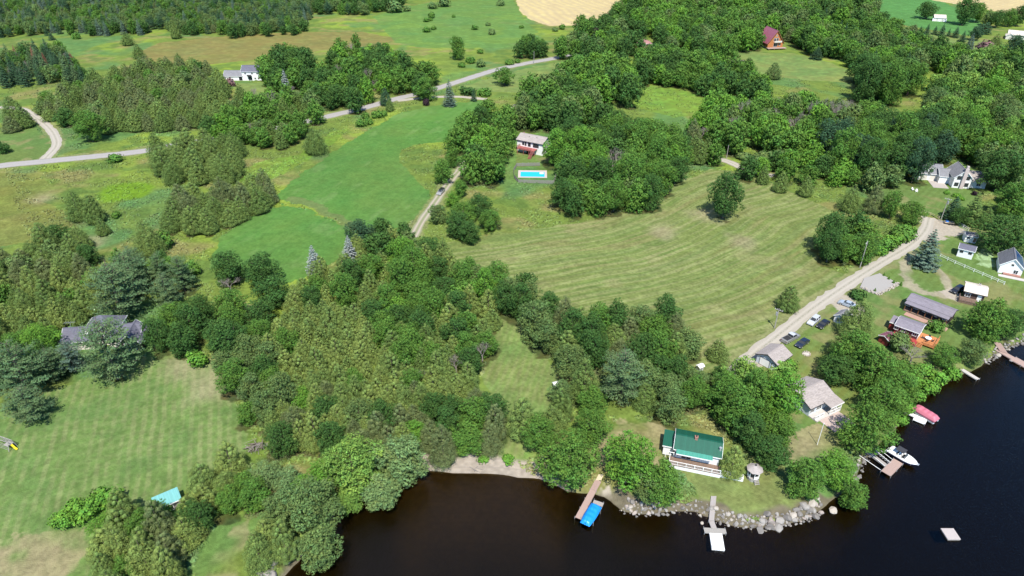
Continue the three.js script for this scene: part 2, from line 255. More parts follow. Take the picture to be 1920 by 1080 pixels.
T('leafy', 'deep', 508, 545, 66, 'right and nearest of the dark maples by the green field', 0.95);
T('bare', 'ash', 430, 532, 40, 'leafless grey shrub in front of the dark maples', 0.75);
T('shrub', 'bright', 368, 673, 32, 'bright green shrub at the top edge of the striped lawn', 1);
T('shrub', 'mid', 358, 502, 26, 'dark small bush at the end of the mown path left of the dark maples', 1.1);
T('pine', 'pine', 200, 655, 108, 'huge white pine in front of the grey roofed house', 1.25);
T('pine', 'pine', 215, 545, 90, 'tall pine behind the grey roofed house', 1.35);
T('pine', 'steel', 130, 668, 42, 'thin greyish pine left of the grey roofed house', 1.7);
T('pine', 'pine', 240, 510, 70, 'pine behind the tall pine of the grey roofed house', 1.3);
T('pine', 'pine', 310, 545, 54, 'smaller pine right of the tall pine behind the grey roofed house', 1.3);
T('pine', 'pine', 32, 690, 92, 'big blue green pine at the left edge of the striped lawn', 1.35);
T('pine', 'pine', 48, 755, 76, 'nearest pine at the left edge of the striped lawn', 1.0);
T('pine', 'pine', 1168, 706, 78, 'large blue green pine above the sandy yard of the green roofed cottage', 1.55);
T('leafy', 'bright', 1178, 860, 90, 'bright green tree on the sandy yard between dock and cottage', 1.35);
T('leafy', 'mid', 1240, 898, 92, 'leaning shore tree in front of the cottage deck', 1.1);
T('leafy', 'sage', 1215, 905, 70, 'shore tree over the rocks left of the cottage', 0.9);
T('leafy', 'mid', 1066, 852, 98, 'broad tree over the end of the beach beside the blue boat cover', 1.2);
T('leafy', 'mid', 1110, 800, 66, 'tree at the sandy path down to the covered boat', 1.2);
T('leafy', 'mid', 1512, 895, 74, 'shore tree on the point right of the gazebo', 1.15);
T('leafy', 'bright', 1570, 880, 70, 'bright shore tree left of the metal framed dock', 1.0);
T('leafy', 'mid', 1607, 918, 60, 'outermost tree hanging over the lake on the point', 1.0);
T('leafy', 'mid', 1630, 798, 94, 'big shore tree between the taupe house and the metal framed dock', 1.15);
T('leafy', 'mid', 1600, 660, 80, 'tall green tree right of the lawn with the parked cars', 1.2);
T('leafy', 'deep', 1570, 690, 62, 'dark tree on the lawn above the taupe house', 1.0);
T('leafy', 'mid', 1640, 690, 84, 'large tree between the lawn and the lake beside the red cottage', 1.15);
T('leafy', 'mid', 1680, 725, 70, 'green tree above the pink boat cover', 1.1);
T('leafy', 'mid', 1852, 592, 84, 'large maple beside the beige roofed house near the lake', 1.15);
T('leafy', 'deep', 1895, 605, 54, 'dark maple at the right edge beside the large maple', 1.2);
T('leafy', 'sage', 1825, 655, 56, 'shore tree by the yellowish steps', 0.95);
T('leafy', 'mid', 1775, 668, 50, 'low shore tree below the orange deck', 0.9);
T('bare', 'ash', 1712, 665, 40, 'bare pale branches of a dead tree below the red cottage', 0.95);
T('shrub', 'sage', 1690, 640, 44, 'grey green shrub in front of the red cottage', 0.9);
T('shrub', 'mid', 1757, 610, 26, 'shrub between the red cottage and the long brown house', 0.8);
T('shrub', 'lime', 1469, 688, 32, 'yellow green hedge bush along the wall of the white garage', 0.75);
T('shrub', 'bright', 1481, 682, 20, 'second yellow green bush at the corner of the white garage', 0.8);
T('shrub', 'deep', 1609, 551, 20, 'round dark bush left of the stone edged pad', 0.85);
T('leafy', 'deep', 1885, 436, 84, 'clipped dense tree behind the blue roofed house', 0.9);
T('spruce', 'fir', 1790, 388, 34, 'dark spruce below the big white house', 1.4);
T('leafy', 'deep', 1801, 404, 30, 'small dark tree in front of the dark spruce below the big white house', 1.3);
T('spruce', 'moss', 1828, 388, 36, 'tall mossy spruce right of the dark spruce below the big white house', 1.9);
T('cedar', 'moss', 1850, 408, 30, 'cedar between the tall mossy spruce and the clipped dense tree', 1.4);
[[1795, 366, 10], [1803, 372, 9], [1776, 360, 8], [1828, 362, 9]].forEach(([x, y, w], i) => T('shrub', i === 3 ? 'plum' : 'bright', x, y, w, `${['first', 'second', 'leftmost', 'reddish'][i]} small garden bush in front of the big white house`, 0.8));
[[1658, 514], [1667, 521], [1676, 528], [1690, 531], [1641, 543]].forEach(([x, y], i) => T('spruce', 'mid', x, y, 6, `${['first', 'second', 'third', 'fourth', 'last'][i]} tiny conifer planted round the stone edged pad`, 1.6));
[[120, 972, 44, 'left end'], [150, 955, 52, 'middle'], [185, 935, 40, 'tall part'], [212, 932, 36, 'right end']].forEach(([x, y, w, k]) => T('shrub', 'bright', x, y, w, `${k} of the bright green hedge on the striped lawn`, 0.85));
T('leafy', 'pale', 748, 852, 100, 'pale silvery willow at the left end of the beach', 1.05);
T('leafy', 'pale', 712, 908, 84, 'drooping pale willow over the lake left of the beach', 0.85);
T('leafy', 'lime', 660, 866, 98, 'bright yellow green tree on the shore left of the willows', 1.15);
T('leafy', 'lime', 650, 926, 54, 'low green branch-heavy tree touching the lake left of the willows', 1.0);
T('leafy', 'pale', 540, 905, 60, 'pale silvery tree at the top of the left shore wood', 1.1);
T('leafy', 'sage', 588, 1008, 104, 'wide green tree leaning over the lake at bottom left', 0.9);
T('leafy', 'sage', 580, 945, 110, 'grey green tree above the leaning shore tree at bottom left', 1.05);
T('leafy', 'mid', 1110, 750, 56, 'dark tree left of the large blue green pine', 1.2);
T('shrub', 'bright', 905, 853, 16, 'small green bush on the upper edge of the beach', 0.7);
T('shrub', 'bright', 952, 855, 18, 'green bush behind the beach near the driftwood', 0.7);
T('shrub', 'mid', 215, 296, 22, 'dark juniper bush below the paved road on the left', 0.6);
T('leafy', 'mid', 165, 235, 54, 'round bright maple in front of the cedar wood by the side road', 1.1);
T('cedar', 'moss', 22, 205, 40, 'left cedar of the group at the left edge by the side road', 1.3);
T('cedar', 'moss', 42, 218, 34, 'right cedar of the group at the left edge by the side road', 1.2);
T('cedar', 'umber', 18, 232, 30, 'brownish cedar in front of the group at the left edge', 1.0);
T('leafy', 'deep', 4, 275, 24, 'dark tree cut by the left edge above the paved road', 1);
T('shrub', 'mauve', 431, 154, 15, 'dark round shrub in front of the white farmhouse wing', 1);
T('leafy', 'mid', 667, 80, 16, 'tall thin tree standing above the roadside wood', 2.4);
T('spruce', 'fir', 1533, 98, 26, 'dark spruce on the lawn edge right of the log house', 0.95);
T('cedar', 'sage', 1452, 132, 28, 'grey green shrub-like tree on the lawn below the log house', 1.1);
T('leafy', 'sage', 1405, 118, 16, 'thin grey green tree left of the lawn below the log house', 1.3);

T('leafy', 'deep', 1412, 806, 72, 'dark tree behind the cedar at the right end of the green roofed cottage', 1.1);
T('leafy', 'deep', 1448, 848, 64, 'dark tree standing over the gazebo', 1.15);
T('leafy', 'deep', 1706, 284, 74, 'large dark tree over the left wing of the big white house', 1.1);
T('leafy', 'deep', 1680, 300, 66, 'large dark tree left of the big white house at the lawn edge', 1.1);
T('leafy', 'deep', 1880, 318, 74, 'dark tree close to the right gable of the big white house', 1.1);
T('leafy', 'mid', 1908, 372, 70, 'tree at the right edge below the big white house', 1.1);
T('leafy', 'mid', 1660, 752, 76, 'tree on the bank between taupe house and pink boat cover', 1.05);
[[1788, 690, 26, 'uppermost'], [1766, 701, 30, 'second'], [1742, 714, 32, 'third'], [1720, 730, 32, 'fourth'], [1700, 750, 32, 'fifth'], [1690, 775, 26, 'lowest']].forEach(([x, y, w, k]) => T('shrub', 'bright', x, y, w, `${k} of the bright green bushes on the bank along the pink boat cover`, 0.85));
T('leafy', 'mid', 1012, 812, 62, 'green tree behind the right part of the beach', 1.15);
T('leafy', 'mid', 880, 815, 66, 'tree standing at the back of the beach with grass behind it', 1.1);
T('leafy', 'sage', 520, 960, 66, 'grey green tree on the slope of the left shore wood', 1);
T('cedar', 'gold', 497, 1000, 62, 'yellowish cedar on the near slope of the left shore wood', 1.2);
T('leafy', 'mid', 455, 905, 60, 'tree between brush pile and teal roofed shed', 1);

[[1522, 212, 30], [1546, 205, 26], [1562, 218, 24], [1505, 226, 22], [1742, 236, 22]].forEach(([x, y, w], i) => T('bare', 'ash', x, y, w, `${['tallest', 'second', 'third', 'leftmost', 'lone rightmost'][i]} bare grey birch rising above the wood over the hay field`, 2));
T('spruce', 'fir', 1404, 205, 20, 'dark conifer at the right end of the yellowish meadow', 1.5);
T('shrub', 'sage', 1415, 300, 26, 'grey green bush beside the lane above the hay field', 1);

// woods: outline of the canopy in the photograph, what grows there, and spacing
const WOODS = [
  { n: 'the far top-left wood', far: true, poly: [[-120, -40], [600, -40], [575, 30], [520, 48], [460, 58], [370, 52], [300, 46], [200, 54], [130, 50], [60, 58], [-120, 72]], mix: [['leafy', 4, ['sage', 'mid', 'deep', 'sage', 'mid'], 12, 19], ['spruce', 1.3, ['fir', 'steel'], 9, 13], ['cedar', 1.4, ['moss', 'umber'], 9, 14], ['pine', 1, ['pine', 'fir'], 12, 17]], gap: 0.74 },
  { n: 'the far top wood', far: true, poly: [[575, -40], [790, -40], [745, 6], [660, 16], [600, 24], [560, 22]], mix: [['leafy', 3, ['deep', 'mid', 'sage'], 13, 18], ['pine', 1, ['fir'], 12, 15]], gap: 0.8 },
  { n: 'the far field hedge', poly: [[345, 50], [470, 52], [575, 32], [560, 55], [500, 66], [420, 66], [360, 62]], mix: [['shrub', 2, ['mid', 'deep', 'sage'], 11, 16], ['leafy', 1, ['deep', 'sage'], 14, 20]], gap: 0.95 },
  { n: 'the dark top-left grove', poly: [[-30, 105], [40, 92], [105, 88], [140, 120], [150, 142], [90, 150], [50, 150], [-30, 150]], mix: [['spruce', 2, ['fir', 'fir', 'pine'], 13, 19], ['leafy', 2, ['deep', 'mid', 'sage'], 18, 26], ['spruce', 0.35, ['rust'], 10, 14], ['bare', 0.2, ['ash'], 13, 16]], gap: 0.8 },
  { n: 'the upper-left cedar wood', squat: 0.8, poly: [[75, 190], [130, 160], [230, 128], [330, 116], [400, 128], [420, 165], [410, 205], [380, 232], [320, 240], [240, 240], [190, 222], [120, 225], [75, 210]], mix: [['cedar', 8, ['moss', 'olive', 'moss', 'umber'], 21, 34], ['leafy', 0.9, ['deep', 'sage', 'mid'], 24, 34]], gap: 0.72 },
  { n: 'the upper-left roadside trees', poly: [[400, 195], [440, 180], [500, 180], [545, 170], [600, 195], [570, 235], [520, 262], [450, 270], [400, 245], [385, 230]], mix: [['leafy', 5, ['mid', 'sage', 'deep', 'mid', 'bright'], 26, 38], ['cedar', 1, ['moss'], 22, 30], ['bare', 0.3, ['ash'], 18, 22]], gap: 0.78 },
  { n: 'the white farmhouse clump', poly: [[493, 120], [520, 108], [560, 95], [578, 120], [575, 160], [545, 160], [500, 140]], mix: [['leafy', 5, ['deep', 'deep', 'mid'], 30, 40]], gap: 0.75 },
  { n: 'the paved road wood', poly: [[572, 165], [610, 130], [640, 98], [690, 92], [740, 105], [780, 125], [820, 140], [780, 160], [730, 170], [680, 178], [620, 200], [580, 200]], mix: [['leafy', 7, ['mid', 'deep', 'deep', 'bright', 'mid'], 28, 40], ['bare', 0.3, ['ash'], 18, 24]], gap: 0.74 },
  { n: 'the roadside cedar clump', squat: 0.8, poly: [[305, 292], [340, 270], [390, 262], [430, 268], [445, 300], [420, 320], [370, 332], [320, 330]], mix: [['cedar', 8, ['olive', 'moss', 'olive'], 34, 46]], gap: 0.66 },
  { n: 'the green field cedar clump', squat: 0.8, poly: [[298, 410], [330, 372], [370, 358], [420, 352], [450, 350], [490, 330], [520, 365], [440, 400], [370, 420], [310, 430]], mix: [['cedar', 9, ['olive', 'moss', 'olive', 'umber'], 34, 46], ['leafy', 0.6, ['deep'], 34, 40]], gap: 0.64 },
  { n: 'the left meadow clump', squat: 0.8, poly: [[-20, 520], [0, 480], [60, 470], [90, 440], [140, 445], [165, 490], [150, 520], [90, 525]], mix: [['cedar', 6, ['moss', 'olive', 'umber'], 40, 52], ['leafy', 2, ['deep', 'sage'], 40, 50]], gap: 0.66 },
  { n: 'the left edge cedar wood', poly: [[-20, 545], [60, 530], [130, 510], [180, 500], [170, 560], [150, 600], [120, 610], [-20, 640]], mix: [['cedar', 8, ['gold', 'olive', 'gold', 'moss'], 34, 46], ['leafy', 0.6, ['mid'], 36, 46]], gap: 0.64 },
  { n: 'the grey house left trees', poly: [[-20, 650], [100, 610], [130, 640], [120, 690], [110, 720], [-20, 720]], mix: [['leafy', 5, ['mid', 'deep', 'bright'], 44, 60], ['pine', 1, ['pine'], 50, 60]], gap: 0.7 },
  { n: 'the grey house upper thicket', poly: [[215, 480], [280, 480], [330, 490], [350, 520], [340, 540], [280, 510]], mix: [['leafy', 3, ['mid', 'sage', 'deep'], 28, 38], ['cedar', 1, ['moss'], 28, 34], ['pine', 1, ['pine'], 40, 50]], gap: 0.85 },
  { n: 'the grey house right row', poly: [[262, 640], [280, 610], [340, 590], [370, 575], [420, 570], [480, 585], [480, 625], [440, 650], [300, 662]], mix: [['leafy', 6, ['mid', 'deep', 'deep', 'mid'], 50, 68]], gap: 0.68 },
  { n: 'the striped lawn right edge', poly: [[420, 670], [470, 655], [505, 680], [520, 740], [500, 790], [470, 770], [450, 730]], mix: [['leafy', 6, ['sage', 'deep', 'sage', 'mid'], 46, 60]], gap: 0.66 },
  { n: "the central wood's green-field end", poly: [[560, 545], [600, 505], [670, 492], [700, 500], [690, 545], [640, 560], [560, 580]], mix: [['cedar', 4, ['gold', 'olive', 'olive'], 30, 42], ['leafy', 3, ['mid', 'deep'], 44, 56]], gap: 0.66 },
  { n: "the central wood's dark tip", poly: [[665, 445], [690, 425], [740, 432], [760, 450], [750, 475], [690, 478]], mix: [['leafy', 3, ['deep', 'fir', 'sage'], 38, 50], ['cedar', 1, ['gold'], 32, 40]], gap: 0.78 },
  { n: "the central wood's broadleaf part", poly: [[700, 500], [760, 470], [830, 470], [870, 500], [915, 540], [925, 580], [880, 600], [800, 570], [710, 560], [690, 540]], mix: [['leafy', 7, ['bright', 'mid', 'mid', 'deep'], 44, 60], ['cedar', 1.6, ['olive', 'gold'], 32, 42]], gap: 0.66 },
  { n: "the central wood's golden slope", poly: [[505, 650], [540, 610], [575, 585], [640, 585], [680, 600], [690, 660], [650, 700], [590, 720], [540, 740], [510, 700]], mix: [['cedar', 9, ['gold', 'olive', 'gold', 'olive'], 32, 46], ['leafy', 0.7, ['mid'], 46, 56]], gap: 0.54 },
  { n: "the central wood's dark patch", poly: [[600, 600], [640, 570], [720, 570], [720, 620], [680, 650], [620, 640]], mix: [['leafy', 5, ['deep', 'mid', 'sage'], 50, 64]], gap: 0.7 },
  { n: "the central wood's clearing side", poly: [[700, 590], [780, 580], [870, 600], [920, 590], [925, 620], [900, 660], [880, 700], [820, 680], [740, 650]], mix: [['cedar', 5, ['olive', 'moss', 'olive', 'gold'], 36, 50], ['leafy', 3, ['mid', 'deep', 'bright'], 46, 60], ['bare', 0.25, ['ash'], 30, 36]], gap: 0.54 },
  { n: "the central wood's olive heart", poly: [[660, 660], [740, 650], [820, 680], [870, 700], [840, 750], [790, 770], [700, 760], [650, 740]], mix: [['cedar', 10, ['gold', 'olive', 'gold', 'olive', 'umber'], 36, 50], ['leafy', 0.7, ['mid'], 44, 54], ['bare', 0.3, ['ash'], 28, 34]], gap: 0.54 },
  { n: "the central wood's lawn side", poly: [[540, 745], [600, 725], [660, 735], [680, 780], [640, 830], [580, 840], [540, 820], [500, 800], [510, 770]], mix: [['cedar', 4, ['gold', 'olive', 'umber'], 36, 50], ['leafy', 3, ['deep', 'sage', 'mid', 'bright'], 48, 62]], gap: 0.54 },
  { n: "the central wood's willow side", poly: [[670, 770], [760, 770], [800, 790], [790, 830], [740, 835], [680, 840], [620, 850]], mix: [['cedar', 5, ['olive', 'gold', 'umber'], 38, 52], ['leafy', 3, ['mid', 'deep', 'bright'], 46, 60]], gap: 0.54 },
  { n: 'the beach upper trees', poly: [[820, 740], [860, 720], [900, 745], [930, 780], [920, 820], [870, 845], [820, 830], [800, 790]], mix: [['leafy', 4, ['mid', 'bright', 'deep'], 46, 60], ['cedar', 4, ['olive', 'gold', 'umber'], 46, 62]], gap: 0.64 },
  { n: 'the clearing top strip', poly: [[895, 515], [925, 505], [980, 530], [1020, 560], [1040, 590], [1000, 590], [950, 570], [910, 555]], mix: [['leafy', 6, ['deep', 'mid', 'deep', 'sage'], 42, 56]], gap: 0.64 },
  { n: 'the hay field corner wood', poly: [[1010, 600], [1060, 590], [1110, 590], [1180, 590], [1250, 590], [1285, 620], [1285, 680], [1240, 680], [1150, 660], [1080, 680], [1030, 650]], mix: [['leafy', 7, ['deep', 'mid', 'deep', 'sage', 'mid'], 52, 70], ['cedar', 2, ['olive', 'umber'], 42, 54], ['bare', 0.2, ['ash'], 30, 34]], gap: 0.62 },
  { n: 'the clearing right trees', poly: [[1010, 640], [1080, 680], [1100, 720], [1060, 745], [1070, 790], [1050, 810], [1030, 770], [1050, 720]], mix: [['leafy', 4, ['mid', 'deep', 'sage', 'bright'], 48, 64], ['cedar', 3, ['olive', 'moss'], 46, 58]], gap: 0.64 },
  { n: 'the green cottage back trees', poly: [[1210, 700], [1290, 690], [1310, 730], [1305, 780], [1250, 775], [1220, 750]], mix: [['leafy', 5, ['mid', 'deep', 'sage'], 50, 66], ['cedar', 2, ['olive', 'moss'], 46, 56]], gap: 0.66 },
  { n: 'the garage maple group', poly: [[1345, 745], [1380, 710], [1440, 715], [1462, 740], [1465, 790], [1440, 830], [1400, 825], [1350, 810]], mix: [['leafy', 7, ['bright', 'mid', 'lime', 'mid'], 66, 84]], gap: 0.58 },
  { n: 'the road end scrub', poly: [[1335, 700], [1365, 712], [1345, 740], [1325, 745]], mix: [['leafy', 3, ['sage', 'deep'], 30, 40]], gap: 0.8 },
  { n: 'the pink boat bank', poly: [[1650, 700], [1700, 690], [1755, 700], [1740, 720], [1700, 745], [1670, 770], [1640, 760]], mix: [['leafy', 3, ['mid', 'bright'], 40, 54], ['shrub', 3, ['bright', 'mid'], 26, 36]], gap: 0.7 },
  { n: 'the pool house left wood', poly: [[855, 262], [880, 230], [920, 200], [955, 215], [950, 260], [955, 300], [930, 330], [900, 320], [865, 300]], mix: [['leafy', 7, ['mid', 'bright', 'deep', 'mid'], 36, 48], ['cedar', 0.5, ['moss'], 28, 32]], gap: 0.66 },
  { n: 'the pool house back wood', poly: [[975, 200], [1000, 160], [1060, 150], [1120, 190], [1140, 230], [1080, 235], [1030, 215], [985, 225]], mix: [['leafy', 8, ['mid', 'deep', 'deep', 'sage'], 34, 46]], gap: 0.66 },
  { n: 'the upper roadside grove', poly: [[1065, 130], [1110, 108], [1160, 112], [1190, 150], [1185, 175], [1120, 180], [1070, 160]], mix: [['leafy', 8, ['mid', 'deep', 'mid', 'bright'], 34, 46]], gap: 0.64 },
  { n: 'the pool right wood', poly: [[1045, 262], [1090, 245], [1160, 235], [1230, 240], [1280, 255], [1285, 300], [1240, 335], [1190, 345], [1110, 325], [1060, 315]], mix: [['leafy', 9, ['deep', 'mid', 'deep', 'mid', 'bright'], 42, 58]], gap: 0.6 },
  { n: 'the pool wood hem', poly: [[1040, 370], [1070, 350], [1120, 350], [1180, 350], [1230, 340], [1215, 368], [1150, 372], [1105, 392], [1060, 398]], mix: [['leafy', 7, ['deep', 'mid', 'mid', 'sage'], 36, 50]], gap: 0.66 },
  { n: 'the rose roof front wood', poly: [[1190, 110], [1230, 95], [1300, 105], [1350, 120], [1410, 135], [1430, 165], [1400, 185], [1330, 170], [1250, 150], [1200, 140]], mix: [['leafy', 8, ['mid', 'deep', 'deep', 'mid', 'bright'], 28, 40]], gap: 0.66 },
  { n: 'the rose roof back wood', poly: [[1090, 45], [1150, 30], [1175, 10], [1180, -30], [1420, -30], [1430, 40], [1400, 80], [1330, 95], [1250, 82], [1235, 60], [1190, 55], [1130, 75]], mix: [['leafy', 9, ['mid', 'deep', 'mid', 'sage', 'bright'], 22, 31]], gap: 0.66 },
  { n: 'the log house right wood', poly: [[1430, -30], [1635, -30], [1640, 30], [1700, 55], [1740, 80], [1800, 95], [1850, 110], [1820, 130], [1740, 120], [1660, 130], [1600, 110], [1540, 85], [1480, 60], [1440, 40]], mix: [['leafy', 10, ['deep', 'mid', 'sage', 'mid', 'deep', 'bright'], 22, 33], ['cedar', 0.7, ['umber', 'moss'], 18, 24], ['spruce', 0.7, ['fir'], 14, 18]], gap: 0.64 },
  { n: 'the log house left trees', poly: [[1380, 60], [1425, 55], [1425, 85], [1380, 100], [1340, 90]], mix: [['leafy', 6, ['deep', 'mid'], 24, 34]], gap: 0.66 },
  { n: 'the great lawn tree group', poly: [[1615, 130], [1650, 120], [1690, 130], [1715, 150], [1690, 165], [1640, 165]], mix: [['leafy', 6, ['deep', 'mid', 'deep'], 42, 56]], gap: 0.62 },
  { n: 'the right edge wood', poly: [[1760, 150], [1820, 120], [1900, 110], [1990, 120], [1990, 380], [1930, 380], [1880, 330], [1860, 280], [1780, 265], [1740, 220]], mix: [['leafy', 10, ['mid', 'mid', 'sage', 'bright', 'lime', 'deep'], 34, 50]], gap: 0.6 },
  { n: 'the white house back wood', poly: [[1560, 255], [1640, 230], [1720, 225], [1790, 260], [1850, 290], [1870, 315], [1850, 305], [1790, 285], [1740, 300], [1700, 310], [1620, 305]], mix: [['leafy', 9, ['deep', 'deep', 'mid', 'fir'], 46, 62]], gap: 0.58 },
  { n: 'the grey birch wood', poly: [[1290, 235], [1340, 215], [1420, 205], [1500, 190], [1580, 200], [1640, 200], [1660, 225], [1560, 255], [1480, 275], [1400, 275], [1330, 270]], mix: [['leafy', 6, ['mid', 'bright', 'sage', 'bright', 'mid'], 32, 46], ['bare', 0.8, ['ash'], 26, 34], ['cedar', 1.2, ['moss', 'umber'], 28, 36]], gap: 0.66 },
  { n: 'the log house lower trees', poly: [[1330, 200], [1350, 190], [1420, 190], [1440, 215], [1390, 225]], mix: [['leafy', 5, ['bright', 'mid'], 36, 46]], gap: 0.66 },
  { n: 'the lane thicket', poly: [[1390, 295], [1440, 290], [1520, 290], [1590, 300], [1680, 320], [1660, 345], [1560, 345], [1490, 320], [1410, 315]], mix: [['leafy', 5, ['mid', 'bright', 'sage', 'deep'], 30, 42], ['shrub', 2, ['mid', 'sage'], 20, 28]], gap: 0.8 },
  { n: 'the lane end cedars', poly: [[1285, 285], [1315, 270], [1345, 285], [1325, 298], [1295, 300]], mix: [['cedar', 3, ['moss'], 28, 34], ['leafy', 1, ['mid'], 30, 36]], gap: 0.8 },
  { n: 'the utility pole thicket', poly: [[1545, 465], [1565, 435], [1600, 425], [1625, 440], [1625, 470], [1600, 485], [1565, 485]], mix: [['leafy', 6, ['deep', 'mid', 'deep'], 44, 58]], gap: 0.58 },
  { n: 'the gravel road bushes', poly: [[1630, 460], [1660, 460], [1700, 430], [1730, 410], [1715, 440], [1680, 465], [1640, 485]], mix: [['shrub', 6, ['mid', 'deep', 'bright'], 22, 34]], gap: 0.7 },
  { n: 'the far farmyard trees', poly: [[1030, 90], [1070, 75], [1090, 50], [1150, 45], [1190, 80], [1165, 100], [1110, 95], [1060, 105]], mix: [['leafy', 7, ['deep', 'mid', 'sage', 'deep'], 24, 32]], gap: 0.72 },
  { n: 'the far bend trees', poly: [[972, 92], [995, 78], [1015, 85], [1010, 98], [975, 102]], mix: [['leafy', 4, ['deep', 'mid'], 22, 28]], gap: 0.8 },
  { n: 'the teal shed cedars', squat: 0.8, poly: [[325, 870], [350, 845], [400, 835], [440, 870], [450, 900], [400, 920], [345, 905]], mix: [['cedar', 6, ['gold', 'olive', 'gold'], 50, 66], ['leafy', 1.5, ['deep', 'mid'], 56, 66]], gap: 0.6 },
  { n: 'the teal shed dark trees', poly: [[370, 930], [420, 910], [450, 925], [430, 965], [390, 985], [350, 985], [350, 960]], mix: [['leafy', 5, ['deep', 'mid', 'deep'], 52, 68], ['cedar', 2, ['olive', 'gold'], 46, 58]], gap: 0.6 },
  { n: 'the teal shed lower cedars', poly: [[200, 1010], [215, 960], [260, 950], [290, 975], [340, 975], [370, 1000], [340, 1050], [280, 1080], [200, 1060]], mix: [['cedar', 7, ['gold', 'olive', 'gold', 'umber'], 52, 68], ['leafy', 1.2, ['mid', 'bright'], 50, 62]], gap: 0.58 },
  { n: 'the bottom edge trees', poly: [[140, 1085], [200, 1070], [300, 1075], [370, 1050], [385, 1060], [400, 1120], [140, 1140]], mix: [['cedar', 3, ['gold', 'olive'], 54, 66], ['leafy', 3, ['mid', 'sage'], 54, 66]], gap: 0.6 },
  { n: 'the left shore upper wood', poly: [[470, 915], [510, 895], [590, 880], [610, 910], [600, 950], [540, 960], [480, 960]], mix: [['leafy', 6, ['mid', 'sage', 'bright', 'pale'], 56, 72]], gap: 0.62 },
  { n: 'the left shore lower wood', poly: [[475, 975], [540, 970], [560, 1000], [530, 1035], [490, 1050], [465, 1020]], mix: [['cedar', 3, ['gold', 'olive'], 54, 66], ['leafy', 4, ['mid', 'sage', 'bright'], 56, 70]], gap: 0.6 },
];

// grow the woods
const spots = [[1300, 845, 9], [1412, 890, 4], [1540, 740, 9], [1455, 670, 6], [1578, 590, 4], [1720, 615, 9], [1745, 578, 10], [1833, 545, 8], [1815, 478, 6], [1823, 448, 5], [1900, 500, 8], [1795, 335, 16], [995, 275, 11], [995, 325, 11], [1448, 85, 13], [1456, 101, 11], [1208, 93, 9], [1205, 78, 12], [450, 143, 17], [195, 632, 11], [243, 645, 8], [318, 945, 5], [1045, 724, 3], [1312, 690, 3], [1380, 122, 7], [20, 830, 6], [480, 838, 4], [436, 1008, 6], [420, 1040, 6], [405, 1075, 6], [1770, 35, 12], [1670, 180, 6], [1740, 160, 7], [1795, 145, 5]].map(([x, y, r]) => [...P(x, y), r]);
function blocked(x, z, r) { return roadGap(x, z) < 0.6 + r * 0.3 || spots.some((s) => hypot(x - s[0], z - s[1]) < s[2] + r * 0.25) || landDist(x, z) < 1.2 || openLand.some((f) => inPoly(f, x, z)); }
const openLand = [px([[930, 590], [975, 600], [1005, 640], [1035, 690], [1050, 730], [1030, 795], [985, 830], [945, 800], [925, 765], [905, 715], [915, 660]]), ...FIELD.vividA, ...FIELD.vividB, ...FIELD.lawnLeft, FIELD.farLawn[0], FIELD.yellow[0]];
const GRID = new Map(), cell = (v) => floor(v / 12);
function crowd(x, z, r, gap) { for (let i = -1; i <= 1; i++) for (let j = -1; j <= 1; j++) for (const t of GRID.get((cell(x) + i) * 5000 + cell(z) + j) ?? []) if (hypot(x - t.x, z - t.z) < gap * (r + t.r)) return true; return false; }
function remember(t) { const k = cell(t.x) * 5000 + cell(t.z); if (!GRID.has(k)) GRID.set(k, []); GRID.get(k).push(t); }
trees.forEach(remember);
